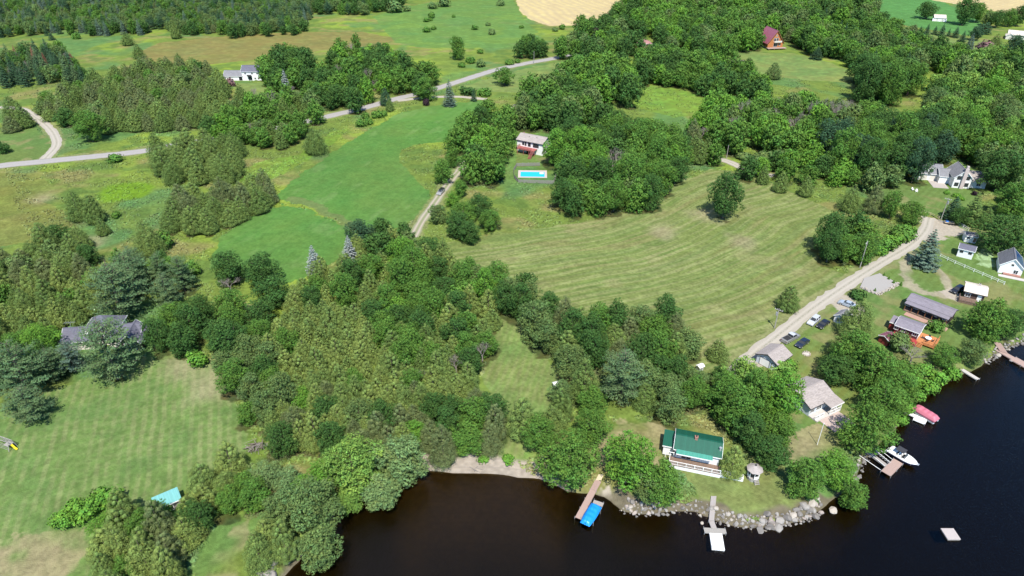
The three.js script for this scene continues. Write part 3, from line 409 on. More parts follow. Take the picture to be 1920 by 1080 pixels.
for (const wood of WOODS) {
  { const n = wood.poly.length, mx = wood.poly.reduce((a, p) => a + p[0], 0) / n, my = wood.poly.reduce((a, p) => a + p[1], 0) / n; wood.poly = wood.poly.map(([x, y]) => { const l = hypot(x - mx, y - my), e = 0.011 * (y + 280); return [x + (x - mx) / l * e, y + (y - my) / l * e * 0.8]; }); }
  const xs = wood.poly.map((p) => p[0]), ys = wood.poly.map((p) => p[1]), x0 = min(...xs), x1 = max(...xs), y0 = min(...ys), y1 = max(...ys);
  const total = wood.mix.reduce((a, m) => a + m[1], 0); wood.trees = [];
  let miss = 0;
  // spread evenly over the land, not over the picture: far spots are tried more often
  const far = P((x0 + x1) / 2, y0)[1], close = P((x0 + x1) / 2, y1)[1];
  while (miss < (wood.far ? 900 : 260)) {
    const cz = lerp(far, close, R()), row = (() => { const th = atan2(EYE - 4, -cz) - PITCH; return 540 + F * Math.tan(th); })(), cx = lerp(x0, x1, R());
    if (!inPoly(wood.poly, cx, row)) { miss += 0.15; continue; }
    let q = R() * total, m = wood.mix[0]; for (const k of wood.mix) { q -= k[1]; if (q <= 0) { m = k; break; } }
    const t = placeAt(m[0], cx, row, lerp(m[3], m[4], R()), TALL[m[0]] * (wood.squat ?? 1) * lerp(0.82, 1.3, R())), r = t.w / 2;
    if (crowd(t.x, t.z, r, wood.gap) || blocked(t.x, t.z, r)) { miss++; continue; }
    Object.assign(t, { kind: m[0], tone: pick(m[2]), r, wood, cx, cy: row }); trees.push(t); wood.trees.push(t); remember(t); miss = max(0, miss - 6);
  }
  // a label from the tree's look and its place in its wood
  const hs = wood.trees.map((t) => t.h).sort((a, b) => a - b), small = wood.trees.length < 9;
  for (const t of wood.trees) {
    const u = (t.cx - x0) / (x1 - x0), v = (t.cy - y0) / (y1 - y0), row = v < 0.34 ? 'far ' : v > 0.67 ? 'near ' : '', col = u < 0.34 ? 'left' : u > 0.67 ? 'right' : 'middle';
    const size = t.h > hs[floor(hs.length * 0.7)] ? 'tall ' : t.h < hs[floor(hs.length * 0.3)] ? 'small ' : '';
    const noun = { cedar: 'cedar', leafy: 'broadleaf tree', pine: 'pine', spruce: 'conifer', shrub: 'bush', bare: 'leafless tree' }[t.kind];
    const tone = t.kind === 'bare' ? 'grey' : TONE[t.tone][3];
    t.label = `${small ? '' : size}${tone} ${noun}, ${row}${col} of ${wood.n}`;
    t.group = `${noun === 'bush' ? 'bushes' : noun + 's'} of ${wood.n}`;
  }
}
{ const seen = {}; for (const t of trees) (seen[t.label] ??= []).push(t);
  // where several would share a label, say which it is, counted along the photograph
  const RANK = ['first', 'second', 'third', 'fourth', 'fifth', 'sixth', 'seventh', 'eighth', 'ninth', 'tenth', 'eleventh', 'twelfth', 'thirteenth', 'fourteenth', 'fifteenth', 'sixteenth', 'seventeenth', 'eighteenth', 'nineteenth', 'twentieth', 'twenty-first', 'twenty-second'];
  for (const list of Object.values(seen)) if (list.length > 1) {
    list.sort((p, q) => (p.cx ?? 0) - (q.cx ?? 0));
    if (list.length === 2) { list[0].label += ', left one'; list[1].label += ', right one'; }
    else list.forEach((t, i) => { t.label += i === 0 ? ', leftmost' : i === list.length - 1 ? ', rightmost' : `, ${RANK[min(i, 21)]} from left`; });
  } }
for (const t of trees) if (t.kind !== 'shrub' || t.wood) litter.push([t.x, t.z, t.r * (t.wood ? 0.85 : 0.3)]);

// ---------- ground ----------
const MW = 2000, MH = 1400, MX = -700, MZ = -1030, MS = 0.7;
function maskOf(polys, discs = []) {
  const c = document.createElement('canvas'); c.width = MW; c.height = MH; const g = c.getContext('2d');
  g.fillStyle = '#000'; g.fillRect(0, 0, MW, MH); g.fillStyle = '#fff';
  for (const poly of polys) { g.beginPath(); poly.forEach(([x, z], i) => g[i ? 'lineTo' : 'moveTo']((x - MX) / MS, (z - MZ) / MS)); g.closePath(); g.fill(); }
  for (const [x, z, r] of discs) { g.beginPath(); g.arc((x - MX) / MS, (z - MZ) / MS, r / MS, 0, 2 * PI); g.fill(); }
  const d = g.getImageData(0, 0, MW, MH).data, a = new Uint8Array(MW * MH); for (let i = 0; i < a.length; i++) a[i] = d[i * 4];
  return a;
}
function lineMask(lines) {
  const c = document.createElement('canvas'); c.width = MW; c.height = MH; const g = c.getContext('2d');
  g.fillStyle = '#000'; g.fillRect(0, 0, MW, MH); g.strokeStyle = '#fff'; g.lineJoin = 'round';
  for (const [line, w] of lines) { g.lineWidth = w / MS; g.beginPath(); line.forEach(([x, z], i) => g[i ? 'lineTo' : 'moveTo']((x - MX) / MS, (z - MZ) / MS)); g.stroke(); }
  const d = g.getImageData(0, 0, MW, MH).data, a = new Uint8Array(MW * MH); for (let i = 0; i < a.length; i++) a[i] = d[i * 4];
  return a;
}
function at(mask, x, z) {
  const u = (x - MX) / MS - 0.5, v = (z - MZ) / MS - 0.5, i = floor(u), j = floor(v); if (i < 0 || j < 0 || i >= MW - 1 || j >= MH - 1) return 0;
  const o = j * MW + i, a = u - i, b = v - j; return ((mask[o] * (1 - a) + mask[o + 1] * a) * (1 - b) + (mask[o + MW] * (1 - a) + mask[o + MW + 1] * a) * b) / 255;
}
const mask = {}; for (const k in FIELD) if (FIELD[k].length) mask[k] = maskOf(FIELD[k]);
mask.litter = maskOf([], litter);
mask.verge = lineMask([[roadLines.main, 10], [roadLines.side, 6.5], [roadLines.drive, 6], [roadLines.gravel, 7.5], [roadLines.lane, 6], [roadLines.spur, 5.5]]);
mask.track = lineMask(tracks.map((t) => [t, 3.2]));
mask.hedgeTrack = lineMask([[hedgeTrack, 4.5]]);
// curves along which the hay and the lawns were cut
const hayGuide = smooth(px([[760, 480], [860, 462], [1010, 435], [1120, 418], [1200, 392], [1290, 345], [1360, 325]]), 3);
const lawnDir = (() => { const a = P(180, 870), b = P(196, 790), l = hypot(b[0] - a[0], b[1] - a[1]); return [(b[0] - a[0]) / l, (b[1] - a[1]) / l]; })();
const vivDir = (() => { const a = P(560, 345), b = P(700, 255), l = hypot(b[0] - a[0], b[1] - a[1]); return [(b[0] - a[0]) / l, (b[1] - a[1]) / l]; })();
const yardDir = (() => { const a = P(1500, 690), b = P(1560, 630), l = hypot(b[0] - a[0], b[1] - a[1]); return [(b[0] - a[0]) / l, (b[1] - a[1]) / l]; })();
const greenEye = P(232, 360), paleSpot = [P(80, 375), P(180, 455), P(1330, 400), P(1240, 430), P(1395, 455), P(345, 690), P(395, 730)];
const out = [0, 0, 0];
function blend(c, r, g, b, t) { c[0] += (r - c[0]) * t; c[1] += (g - c[1]) * t; c[2] += (b - c[2]) * t; }
function groundColor(x, z, c = out, near = true) {
  const n1 = fbm(x / 34 + 5, z / 34, 3), n2 = fbm(x / 9, z / 9 + 40, 3), n3 = noise(x / 1.7, z / 1.7), n4 = near ? noise(x / 0.55, z / 0.55) : 0.5, n5 = noise(x / 4.1 + 31, z / 2.6 + 7);
  const wx = x + (n2 - 0.5) * 3.4 + (n3 - 0.5) * 1.2, wz = z + (n5 - 0.5) * 3.4 + (n4 - 0.5) * 1;
  // rough meadow: patches of weeds, seed heads and fresh growth
  c[0] = 0.135; c[1] = 0.192; c[2] = 0.04;
  blend(c, 0.2, 0.275, 0.04, sstep(0.46, 0.72, n1) * 0.85);
  blend(c, 0.215, 0.195, 0.075, sstep(0.55, 0.78, fbm(x / 15 + 90, z / 11 + 3, 3)) * 0.75);
  blend(c, 0.075, 0.135, 0.032, sstep(0.52, 0.72, n2) * 0.65);
  blend(c, 0.07, 0.17, 0.06, sstep(0.56, 0.74, fbm(x / 20 + 9, z / 20 + 60, 2)) * 0.6);
  let m, tone = 0.6 + 0.4 * n3 * n5 + 0.4 * n4 + 0.16 * n2;
  const s = (k, soft = 0.2) => (mask[k] ? sstep(0.5 - soft, 0.5 + soft, at(mask[k], wx, wz)) : 0);
  if ((m = s('brownTop', 0.45))) blend(c, lerp(0.16, 0.21, n2), lerp(0.155, 0.17, n5), 0.055, m * 0.85);
  if ((m = s('brownLeft', 0.45))) blend(c, lerp(0.14, 0.18, n2), lerp(0.165, 0.18, n5), 0.045, m * 0.75);
  if ((m = s('greenTop', 0.45))) blend(c, 0.1, 0.2, 0.05, m * 0.7);
  if ((m = s('yellow', 0.4))) blend(c, lerp(0.11, 0.17, n2), lerp(0.21, 0.26, n3), 0.035, m * 0.75);
  if ((m = s('farLawn', 0.35))) blend(c, lerp(0.12, 0.185, n2), lerp(0.195, 0.22, n3), 0.062, m * 0.9);
  if ((m = s('greenRight', 0.3))) blend(c, 0.075, 0.2, 0.055, m * 0.95);
  for (const k of ['tanTop', 'tanRight']) if ((m = s(k, 0.3))) { const st = sin((x * 0.9 - z * 0.25) * 0.9 + n1 * 9); blend(c, 0.44 + 0.05 * st * n2 + 0.06 * n2, 0.345 + 0.04 * st * n2 + 0.06 * n2, 0.2, m * 0.95); tone = lerp(tone, 0.95, m * 0.5); }
  if ((m = s('vividA', 0.22) + s('vividB', 0.22))) {
    const u = x * vivDir[0] + z * vivDir[1], v = -x * vivDir[1] + z * vivDir[0], row = 0.5 + 0.5 * sin(v * 1.9 + n1 * 4), far = sstep(0.42, 0.72, fbm(u / 40 + 3, v / 7, 3));
    blend(c, 0.072 + 0.03 * n2, 0.168 + 0.035 * n1, 0.04, m);
    blend(c, 0.15, 0.24, 0.08, m * far * row * 0.14);
    blend(c, 0.17, 0.25, 0.09, m * sstep(0.6, 0.8, fbm(u / 12 + 30, v / 4, 3)) * 0.3);
    tone = lerp(tone, 0.78 + 0.2 * n3 + 0.22 * n4, m * 0.8);
  }
  if ((m = s('hedgeTrack', 0.4))) blend(c, 0.13, 0.17, 0.06, m * 0.8);
  if ((m = s('hay', 0.3))) {
    const d = lineDist(x, z, hayGuide) + (n1 - 0.5) * 5, run = x * 0.75 - z * 0.6;
    const row = 0.5 + 0.5 * sin(d * 2.1 + 3 * (fbm(run / 40, d / 18, 2) - 0.5)), swath = fbm(run / 30, d / 0.75 + 9, 3), fine = fbm(run / 7 + 60, d / 0.4, 2), broad = fbm(run / 50 + 20, d / 7, 2);
    blend(c, 0.152, 0.196, 0.056, m);
    blend(c, 0.29, 0.298, 0.135, m * sstep(0.38, 0.66, swath * 0.5 + fine * 0.3 + row * 0.2) * lerp(0.35, 0.6, broad));
    blend(c, 0.08, 0.15, 0.036, m * sstep(0.5, 0.72, fbm(run / 26 + 40, d / 1.4, 3)) * 0.35);
    blend(c, 0.17, 0.15, 0.06, m * sstep(0.58, 0.78, fbm(run / 22 + 80, d / 3.2, 3)) * 0.4);
    blend(c, 0.27, 0.25, 0.12, m * sstep(0.62, 0.8, fbm(x / 11, z / 8 + 20, 3)) * 0.35);
    tone = lerp(tone, 0.66 + 0.34 * n3 * n5 + 0.4 * n4, m * 0.8);
  }
  if ((m = s('clearing', 0.3))) { blend(c, lerp(0.12, 0.175, n2), lerp(0.198, 0.22, n3), 0.06, m * 0.95); const r = 0.5 + 0.5 * sin(x * 3.4 + z * 0.8 + n1 * 5); blend(c, 0.24, 0.23, 0.11, m * r * n2 * 0.5); }
  if ((m = s('lawnLeft', 0.28))) {
    const v = -x * lawnDir[1] + z * lawnDir[0], u = x * lawnDir[0] + z * lawnDir[1], row = sstep(0.25, 0.75, 0.5 + 0.5 * sin(v * 3.1 + (n2 - 0.5) * 2.4)), cross = 0.5 + 0.5 * sin(u * 2.2 + n2 * 2), keep = sstep(0.25, 0.6, fbm(v / 1.6, u / 5, 3));
    blend(c, 0.116, 0.188, 0.05, m);
    blend(c, 0.225, 0.245, 0.105, m * row * keep * 0.48); blend(c, 0.21, 0.23, 0.1, m * cross * n2 * 0.32);
    blend(c, 0.085, 0.165, 0.045, m * sstep(0.5, 0.75, fbm(x / 8 + 70, z / 8, 3)) * 0.5);
    tone = lerp(tone, 0.7 + 0.26 * n3 + 0.34 * n4, m * 0.8);
  }
  if ((m = s('yard', 0.3))) { const v = -x * yardDir[1] + z * yardDir[0], row = sstep(0.3, 0.7, 0.5 + 0.5 * sin(v * 2.6)); blend(c, lerp(0.075, 0.15, n1), lerp(0.16, 0.185, n2), 0.045, m * 0.92); blend(c, 0.14, 0.22, 0.065, m * row * 0.35); blend(c, 0.22, 0.2, 0.09, m * sstep(0.55, 0.75, fbm(x / 7 + 11, z / 7, 3)) * 0.6); tone = lerp(tone, 0.85 + 0.15 * n3 + 0.12 * n4, m * 0.6); }
  if ((m = s('vegPlot', 0.2))) blend(c, 0.3, 0.42, 0.22, m * (0.45 + 0.5 * sstep(0.35, 0.65, noise(x * 1.6, z * 0.5))));
  if ((m = s('cottageLawn', 0.4))) blend(c, lerp(0.12, 0.2, n2), lerp(0.19, 0.21, n3), 0.065, m * 0.9);
  if ((m = s('dry', 0.45))) blend(c, lerp(0.2, 0.33, n2), lerp(0.2, 0.25, n2), lerp(0.09, 0.16, n2), m * sstep(0.3, 0.7, n5 * 0.5 + n2 * 0.6) * 0.75);
  const ge = hypot((x - greenEye[0]) / 11, (z - greenEye[1]) / 11); if (ge < 1.3) blend(c, 0.13, 0.235, 0.02, 1 - sstep(0.7, 1.05, ge + (n2 - 0.5) * 0.5));
  for (const p of paleSpot) { const d = hypot(x - p[0], (z - p[1])) / 9; if (d < 1.4) blend(c, 0.33, 0.27, 0.18, (1 - sstep(0.1, 1.0, d + (n2 - 0.5) * 1.2)) * 0.45); }
  if ((m = s('track', 0.5))) blend(c, 0.33, 0.29, 0.21, m * sstep(0.2, 0.6, n2) * 0.85);
  if ((m = s('verge', 0.45))) blend(c, 0.22, 0.225, 0.1, m * 0.6);
  if ((m = s('gravel', 0.35))) { blend(c, 0.4, 0.35, 0.29, m * 0.9); tone = lerp(tone, 0.9 + 0.15 * n4, m * 0.7); }
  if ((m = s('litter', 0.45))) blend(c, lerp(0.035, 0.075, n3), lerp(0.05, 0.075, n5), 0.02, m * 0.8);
  tone *= 0.86; c[0] *= tone; c[1] *= tone; c[2] *= tone;
  return c;
}
const rubbleA = P(1150, 942, WATER)[0], rubbleB = P(1556, 955, WATER)[0];
function shoreColor(x, z, d, c) {   // beach, stony bank and lake bed
  const n2 = noise(x / 2.3, z / 2.3), n3 = noise(x / 0.7, z / 0.7), n1 = fbm(x / 14, z / 14, 3);
  const beach = sstep(beachA[0] - 6, beachA[0] + 2, x) * (1 - sstep(beachB[0] - 1, beachB[0] + 4, x)) * sstep(-140, -118, z);
  const rubble = sstep(rubbleA - 1, rubbleA + 2, x) * (1 - sstep(rubbleB - 2, rubbleB + 1, x)) * sstep(-122, -112, z), w = lerp(lerp(0.7, 3.0, rubble), 4.4, beach) + (n2 - 0.5) * 1.6;
  if (d > w + 1.2) return;
  const bank = 1 - sstep(w - 0.6, w + 1, d);
  blend(c, lerp(0.12, 0.28, beach) * (0.8 + 0.4 * n3), lerp(0.105, 0.24, beach) * (0.8 + 0.4 * n3), lerp(0.07, 0.195, beach) * (0.8 + 0.4 * n3), bank);
  if (beach) { const wrack = sstep(0.75, 1, sin(d * 3.1 + n1 * 5)); blend(c, 0.22, 0.19, 0.16, bank * beach * wrack * 0.5); }
  if (d < 0.35) { const wet = 1 - sstep(-0.3, 0.35, d); blend(c, c[0] * 0.45, c[1] * 0.4, c[2] * 0.34, wet); }
  if (d < 0) {   // dark silt offshore, with light lost to water depth painted into its colour
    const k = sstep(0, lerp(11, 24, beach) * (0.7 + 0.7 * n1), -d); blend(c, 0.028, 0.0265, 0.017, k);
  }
}
function groundTexture(w, h, x0, x1, z0, z1, near) {
  const d = new Uint8Array(w * h * 4), c = [0, 0, 0], dx = (x1 - x0) / w, dz = (z1 - z0) / h;
  for (let j = 0, o = 0; j < h; j++) {
    const z = z0 + (j + 0.5) * dz;
    for (let i = 0; i < w; i++, o += 4) {
      const x = x0 + (i + 0.5) * dx, q = near ? shoreAt(x, z) : 99;
      if (q < -40) { c[0] = 0.028; c[1] = 0.0265; c[2] = 0.017; }   // silt, painted darker for the light lost in deep water
      else if (abs(x) > -0.86 * z + 45) { const f = 0.55 + 0.9 * noise(x / 9, z / 9) * noise(x / 2, z / 2); c[0] = 0.125 * f; c[1] = 0.18 * f; c[2] = 0.04 * f; }   // far off to the sides: plain meadow
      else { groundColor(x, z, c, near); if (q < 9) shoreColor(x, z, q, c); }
      d[o] = enc(c[0]); d[o + 1] = enc(c[1]); d[o + 2] = enc(c[2]); d[o + 3] = 255;
    }
  }
  const t = new THREE.DataTexture(d, w, h, THREE.RGBAFormat); t.colorSpace = THREE.SRGBColorSpace; t.magFilter = t.minFilter = THREE.LinearFilter; t.needsUpdate = true; return t;
}
const NX0 = -256, NX1 = 256, NZ0 = -332, NZ1 = -52;
// distance to the shore on a grid, for the textures and the height of the ground
const SG = 1.25, SW = Math.round((NX1 - NX0) / SG) + 1, SH = Math.round((NZ1 - NZ0) / SG) + 1, sdf = new Float32Array(SW * SH);
for (let j = 0; j < SH; j++) for (let i = 0; i < SW; i++) sdf[j * SW + i] = landDist(NX0 + i * SG, NZ0 + j * SG);
function shoreAt(x, z) { const u = clamp((x - NX0) / SG, 0, SW - 1.001), v = clamp((z - NZ0) / SG, 0, SH - 1.001), i = floor(u), j = floor(v), o = j * SW + i; return lerp(lerp(sdf[o], sdf[o + 1], u - i), lerp(sdf[o + SW], sdf[o + SW + 1], u - i), v - j); }
const grassBump = texture(256, 256, (i, j) => { const a = 0.5 * noise(i / 2, j / 2) + 0.5 * fbm(i / 9, j / 9, 3); return [a, a, a]; }, false);
grassBump.repeat.set(60, 40);
{
  const pos = [], uv = [], idx = [], groups = [];
  const grid = (x0, x1, z0, z1, nx, nz, hgt, uvOf) => {
    const b = pos.length / 3, s = idx.length;
    for (let j = 0; j <= nz; j++) for (let i = 0; i <= nx; i++) { const x = lerp(x0, x1, i / nx), z = lerp(z0, z1, j / nz); pos.push(x, hgt(x, z, i, j), z); uv.push(...uvOf(x, z)); }
    for (let j = 0; j < nz; j++) for (let i = 0; i < nx; i++) { const a = b + j * (nx + 1) + i; idx.push(a, a + nx + 1, a + 1, a + 1, a + nx + 1, a + nx + 2); }
    return [s, idx.length - s];
  };
  const FX0 = -700, FX1 = 700, FZ0 = -1030;
  groups.push([...grid(NX0, NX1, NZ0, NZ1, SW - 1, SH - 1, (x, z, i, j) => groundY(x, z, sdf[j * SW + i]), (x, z) => [(x - NX0) / (NX1 - NX0), (z - NZ0) / (NZ1 - NZ0)]), 0]);
  const farUv = (x, z) => [(x - FX0) / (FX1 - FX0), (z - FZ0) / (NZ0 - FZ0)];
  groups.push([...grid(FX0, FX1, FZ0, NZ0, 40, 20, () => 0, farUv), 1]);
  const rest = (x, z) => [x / 60, z / 60], edgeY = (x, z) => groundY(x, z);
  const g2 = [grid(-3500, 3500, -4500, FZ0, 4, 4, () => 0, rest), grid(-3500, FX0, FZ0, NZ0, 4, 4, () => 0, rest), grid(FX1, 3500, FZ0, NZ0, 4, 4, () => 0, rest), grid(-3500, NX0, NZ0, 600, 4, 8, () => 0, rest), grid(NX1, 3500, NZ0, 600, 60, 40, edgeY, rest), grid(NX0, NX1, NZ1, 600, 60, 40, edgeY, rest)];
  groups.push([g2[0][0], g2.reduce((a, b) => a + b[1], 0), 2]);
  const g = new THREE.BufferGeometry(); g.setAttribute('position', new THREE.Float32BufferAttribute(pos, 3)); g.setAttribute('uv', new THREE.Float32BufferAttribute(uv, 2)); g.setIndex(idx); g.computeVertexNormals();
  for (const [a, n, k] of groups) g.addGroup(a, n, k);
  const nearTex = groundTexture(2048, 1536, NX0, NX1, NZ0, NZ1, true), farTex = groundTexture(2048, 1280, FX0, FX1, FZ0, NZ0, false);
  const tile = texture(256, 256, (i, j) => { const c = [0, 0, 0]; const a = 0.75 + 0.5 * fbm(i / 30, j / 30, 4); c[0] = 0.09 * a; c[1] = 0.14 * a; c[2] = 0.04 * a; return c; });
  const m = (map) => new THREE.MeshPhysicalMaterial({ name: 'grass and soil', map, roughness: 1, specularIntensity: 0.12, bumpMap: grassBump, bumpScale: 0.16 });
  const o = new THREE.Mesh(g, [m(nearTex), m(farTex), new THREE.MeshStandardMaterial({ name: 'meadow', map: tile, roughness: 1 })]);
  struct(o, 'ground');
}
// ---------- water ----------
{
  const s = new THREE.Shape(lakePoly.map(([x, z]) => new THREE.Vector2(x, -z)));
  const pad = lakePoly.map(([x, z]) => [x, z]);
  const ripple = texture(512, 512, (i, j) => { const w = (a, b) => { const t = 2 * PI / 512; return fbm(8 + 3 * cos(i * t * a) * 3 + sin(j * t * b) * 3, 8 + 3 * sin(i * t * a) * 3 + cos(j * t * b) * 4, 3); }; const a = 0.5 * noise(i / 8, j / 5) + 0.3 * noise(i / 3.2 + 5, j / 2.4) + 0.2 * w(1, 1); return [a, a, a]; }, false);
  ripple.repeat.set(1 / 14, 1 / 14);
  const g = new THREE.PlaneGeometry(1700, 1050, 1, 1); g.rotateX(-PI / 2); g.translate(650, WATER, 75);
  const uv = g.attributes.uv, p = g.attributes.position; for (let i = 0; i < uv.count; i++) uv.setXY(i, p.getX(i), p.getZ(i));
  const deep = new THREE.MeshPhysicalMaterial({ name: 'lake water', color: C(0.3, 0.25, 0.14), roughness: 0.05, transmission: 1, thickness: 0, ior: 1.33, bumpMap: ripple, bumpScale: 0.06 });
  const o = new THREE.Mesh(g, deep); struct(o, 'lake');
}
// ---------- roads ----------
function ribbon(line, w, y, edge, vScale = 6) {
  const pos = [], uv = [], idx = []; let s = 0; const N = 4;
  for (let i = 0; i < line.length; i++) {
    const a = line[max(0, i - 1)], b = line[min(line.length - 1, i + 1)], l = hypot(b[0] - a[0], b[1] - a[1]) || 1, nx = -(b[1] - a[1]) / l, nz = (b[0] - a[0]) / l;
    if (i) s += hypot(line[i][0] - line[i - 1][0], line[i][1] - line[i - 1][1]);
    for (let k = 0; k <= N; k++) { const q = k / N * 2 - 1, o = q * w / 2 + (abs(q) === 1 ? q * edge * (noise(s / 2.3 + k * 40, 3) - 0.5) * 2 : 0); pos.push(line[i][0] + nx * o, y + 0.05 * (1 - q * q), line[i][1] + nz * o); uv.push(k / N, s / vScale); }
    if (i) for (let k = 0; k < N; k++) { const e = (i - 1) * (N + 1) + k, f = e + N + 1; idx.push(e, e + 1, f, f, e + 1, f + 1); }
  }
  const g = new THREE.BufferGeometry(); g.setAttribute('position', new THREE.Float32BufferAttribute(pos, 3)); g.setAttribute('uv', new THREE.Float32BufferAttribute(uv, 2)); g.setIndex(idx); g.computeVertexNormals();
  if (g.attributes.normal.getY(0) < 0) { g.index.array.reverse(); g.computeVertexNormals(); }
  return g;
}
const dense = (line, step = 1.5) => { const c = new THREE.CatmullRomCurve3(line.map(([x, z]) => V(x, 0, z))); return c.getSpacedPoints(Math.ceil(c.getLength() / step)).map((p) => [p.x, p.z]); };
const asphaltTex = texture(256, 512, (i, j) => { const u = i / 256, rut = Math.exp(-(((abs(u - 0.5) - 0.22) / 0.09) ** 2)), a = 0.8 + 0.16 * fbm(i / 20, j / 60, 3) + 0.12 * noise(i, j) + 0.08 * rut - 0.12 * sstep(0.44, 0.5, abs(u - 0.5)); return [0.27 * a, 0.255 * a, 0.24 * a]; });
const gravelTex = texture(256, 512, (i, j) => { const u = i / 256, rut = Math.exp(-(((abs(u - 0.5) - 0.2) / 0.1) ** 2)), mid = Math.exp(-(((u - 0.5) / 0.07) ** 2)) * sstep(0.35, 0.65, fbm(i / 12, j / 30, 3)), a = 0.76 + 0.2 * fbm(i / 16, j / 16, 4) + 0.14 * noise(i, j) + 0.14 * rut; return [lerp(0.31, 0.17, mid * 0.7) * a, lerp(0.283, 0.17, mid * 0.7) * a, lerp(0.235, 0.11, mid * 0.7) * a]; });
const laneTex = texture(256, 512, (i, j) => { const u = i / 256, rut = Math.exp(-(((abs(u - 0.5) - 0.24) / 0.12) ** 2)), a = 0.78 + 0.2 * fbm(i / 16, j / 16, 4) + 0.12 * noise(i, j); return [lerp(0.17, 0.33, rut) * a, lerp(0.19, 0.285, rut) * a, lerp(0.09, 0.23, rut) * a]; });
const roadMat = new THREE.MeshStandardMaterial({ name: 'worn asphalt', map: asphaltTex, roughness: 0.95 }), gravelMat = new THREE.MeshStandardMaterial({ name: 'pale gravel', map: gravelTex, roughness: 1 }), laneMat = new THREE.MeshStandardMaterial({ name: 'rutted gravel', map: laneTex, roughness: 1 });
struct(new THREE.Mesh(ribbon(dense(roadLines.main), roadWidth.main, 0.03, 0.25), roadMat), 'paved_road');
struct(new THREE.Mesh(ribbon(dense(roadLines.side), roadWidth.side, 0.022, 0.3), gravelMat), 'side_road');
struct(new THREE.Mesh(ribbon(dense(roadLines.drive), roadWidth.drive, 0.026, 0.35), laneMat), 'driveway');
struct(new THREE.Mesh(ribbon(dense(roadLines.spur), roadWidth.spur, 0.022, 0.3), gravelMat), 'driveway');
struct(new THREE.Mesh(ribbon(dense(roadLines.gravel), roadWidth.gravel, 0.026, 0.45), gravelMat), 'gravel_road');
struct(new THREE.Mesh(ribbon(dense(roadLines.lane), roadWidth.lane, 0.022, 0.35), gravelMat), 'lane');

// ---------- trees: how they grow ----------
const foliage = {};
function leafMat(tone) {
  const c = TONE[tone];
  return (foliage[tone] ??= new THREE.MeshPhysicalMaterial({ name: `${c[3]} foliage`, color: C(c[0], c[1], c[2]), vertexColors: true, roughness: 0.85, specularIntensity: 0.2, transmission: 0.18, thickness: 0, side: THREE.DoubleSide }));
}
class Leaves {
  constructor(r) { this.p = []; this.c = []; this.i = []; this.r = r; }
  // a spray of leaves: a small folded blade facing n
  add(x, y, z, nx, ny, nz, s, c, long = 1) {
    const r = this.r; let l = hypot(nx, ny, nz) || 1; nx /= l; ny /= l; nz /= l;
    let tx = r() - 0.5, ty = r() - 0.5, tz = r() - 0.5; const k = tx * nx + ty * ny + tz * nz; tx -= k * nx; ty -= k * ny; tz -= k * nz; l = hypot(tx, ty, tz) || 1; tx /= l; ty /= l; tz /= l;
    const bx_ = ny * tz - nz * ty, by = nz * tx - nx * tz, bz = nx * ty - ny * tx, b = this.p.length / 3;
    const pt = (u, v, w) => { u *= s * long * (0.8 + 0.4 * r()); v *= s * (0.8 + 0.4 * r()); w *= s; this.p.push(x + tx * u + bx_ * v + nx * w, y + ty * u + by * v + ny * w, z + tz * u + bz * v + nz * w); const q = 0.9 + 0.2 * r(); this.c.push(c[0] * q, c[1] * q, c[2] * q); };
    pt(-0.6, 0, 0.05); pt(0, -0.5, -0.12); pt(0.6, 0, 0.05); pt(0, 0.5, -0.12); this.i.push(b, b + 1, b + 2, b, b + 2, b + 3);
  }
  get n() { return this.i.length / 6; }
  build() { const g = new THREE.BufferGeometry(); g.setAttribute('position', new THREE.Float32BufferAttribute(this.p, 3)); g.setAttribute('color', new THREE.Float32BufferAttribute(this.c, 3)); g.setIndex(this.i); return g; }
}
const dirOn = (r, up = -1) => { let y; do { y = 2 * r() - 1; } while (y < up); const a = 2 * PI * r(), s = sqrt(1 - y * y); return [s * cos(a), y, s * sin(a)]; };
const tint = (r, d = 0.16, warm = 0.12) => { const a = 1 + (r() - 0.5) * 2 * d, b = (r() - 0.5) * 2 * warm; return [a * (1 + b), a, a * (1 - b * 0.6)]; };
// leaves gathered in tufts over the lobes of a crown, the crown's newest leaves a little paler
function tufted(L, lobes, n, r, flat, big = 1) {
  const area = lobes.reduce((a, l) => a + l[3] * l[3], 0), s = 2.25 * big / sqrt(n), rs = 4.3 * big / sqrt(n);
  for (const l of lobes) { const t = tint(r, 0.14, 0.1), m = Math.round(n * l[3] * l[3] / area), per = 15, k = max(3, Math.round(m / per)), spin = r() * 6;
    for (let j = 0; j < k; j++) { const yy = 1 - 2 * (j + 0.5) / k, aa = j * 2.39996 + spin + (r() - 0.5) * 0.5, ss = sqrt(1 - yy * yy), d = [ss * cos(aa), yy, ss * sin(aa)], q = l[3] * (0.82 + 0.24 * r()), u = tint(r, 0.17, 0.08), R1 = rs * (0.75 + 0.5 * r()), cx = l[0] + d[0] * q, cy = l[1] + d[1] * q * flat, cz = l[2] + d[2] * q;
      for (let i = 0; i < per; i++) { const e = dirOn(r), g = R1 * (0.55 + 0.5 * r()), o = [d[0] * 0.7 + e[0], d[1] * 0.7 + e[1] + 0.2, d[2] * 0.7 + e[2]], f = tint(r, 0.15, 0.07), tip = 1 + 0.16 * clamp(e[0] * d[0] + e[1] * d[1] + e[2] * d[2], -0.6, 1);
        L.add(cx + e[0] * g, max(0.02, cy + e[1] * g * 0.8), cz + e[2] * g, o[0] + (r() - 0.5) * 0.8, o[1] + (r() - 0.5) * 0.8, o[2] + (r() - 0.5) * 0.8, s * (0.7 + 0.6 * r()), [t[0] * u[0] * f[0] * tip, t[1] * u[1] * f[1] * tip, t[2] * u[2] * f[2] * tip]); } } }
}
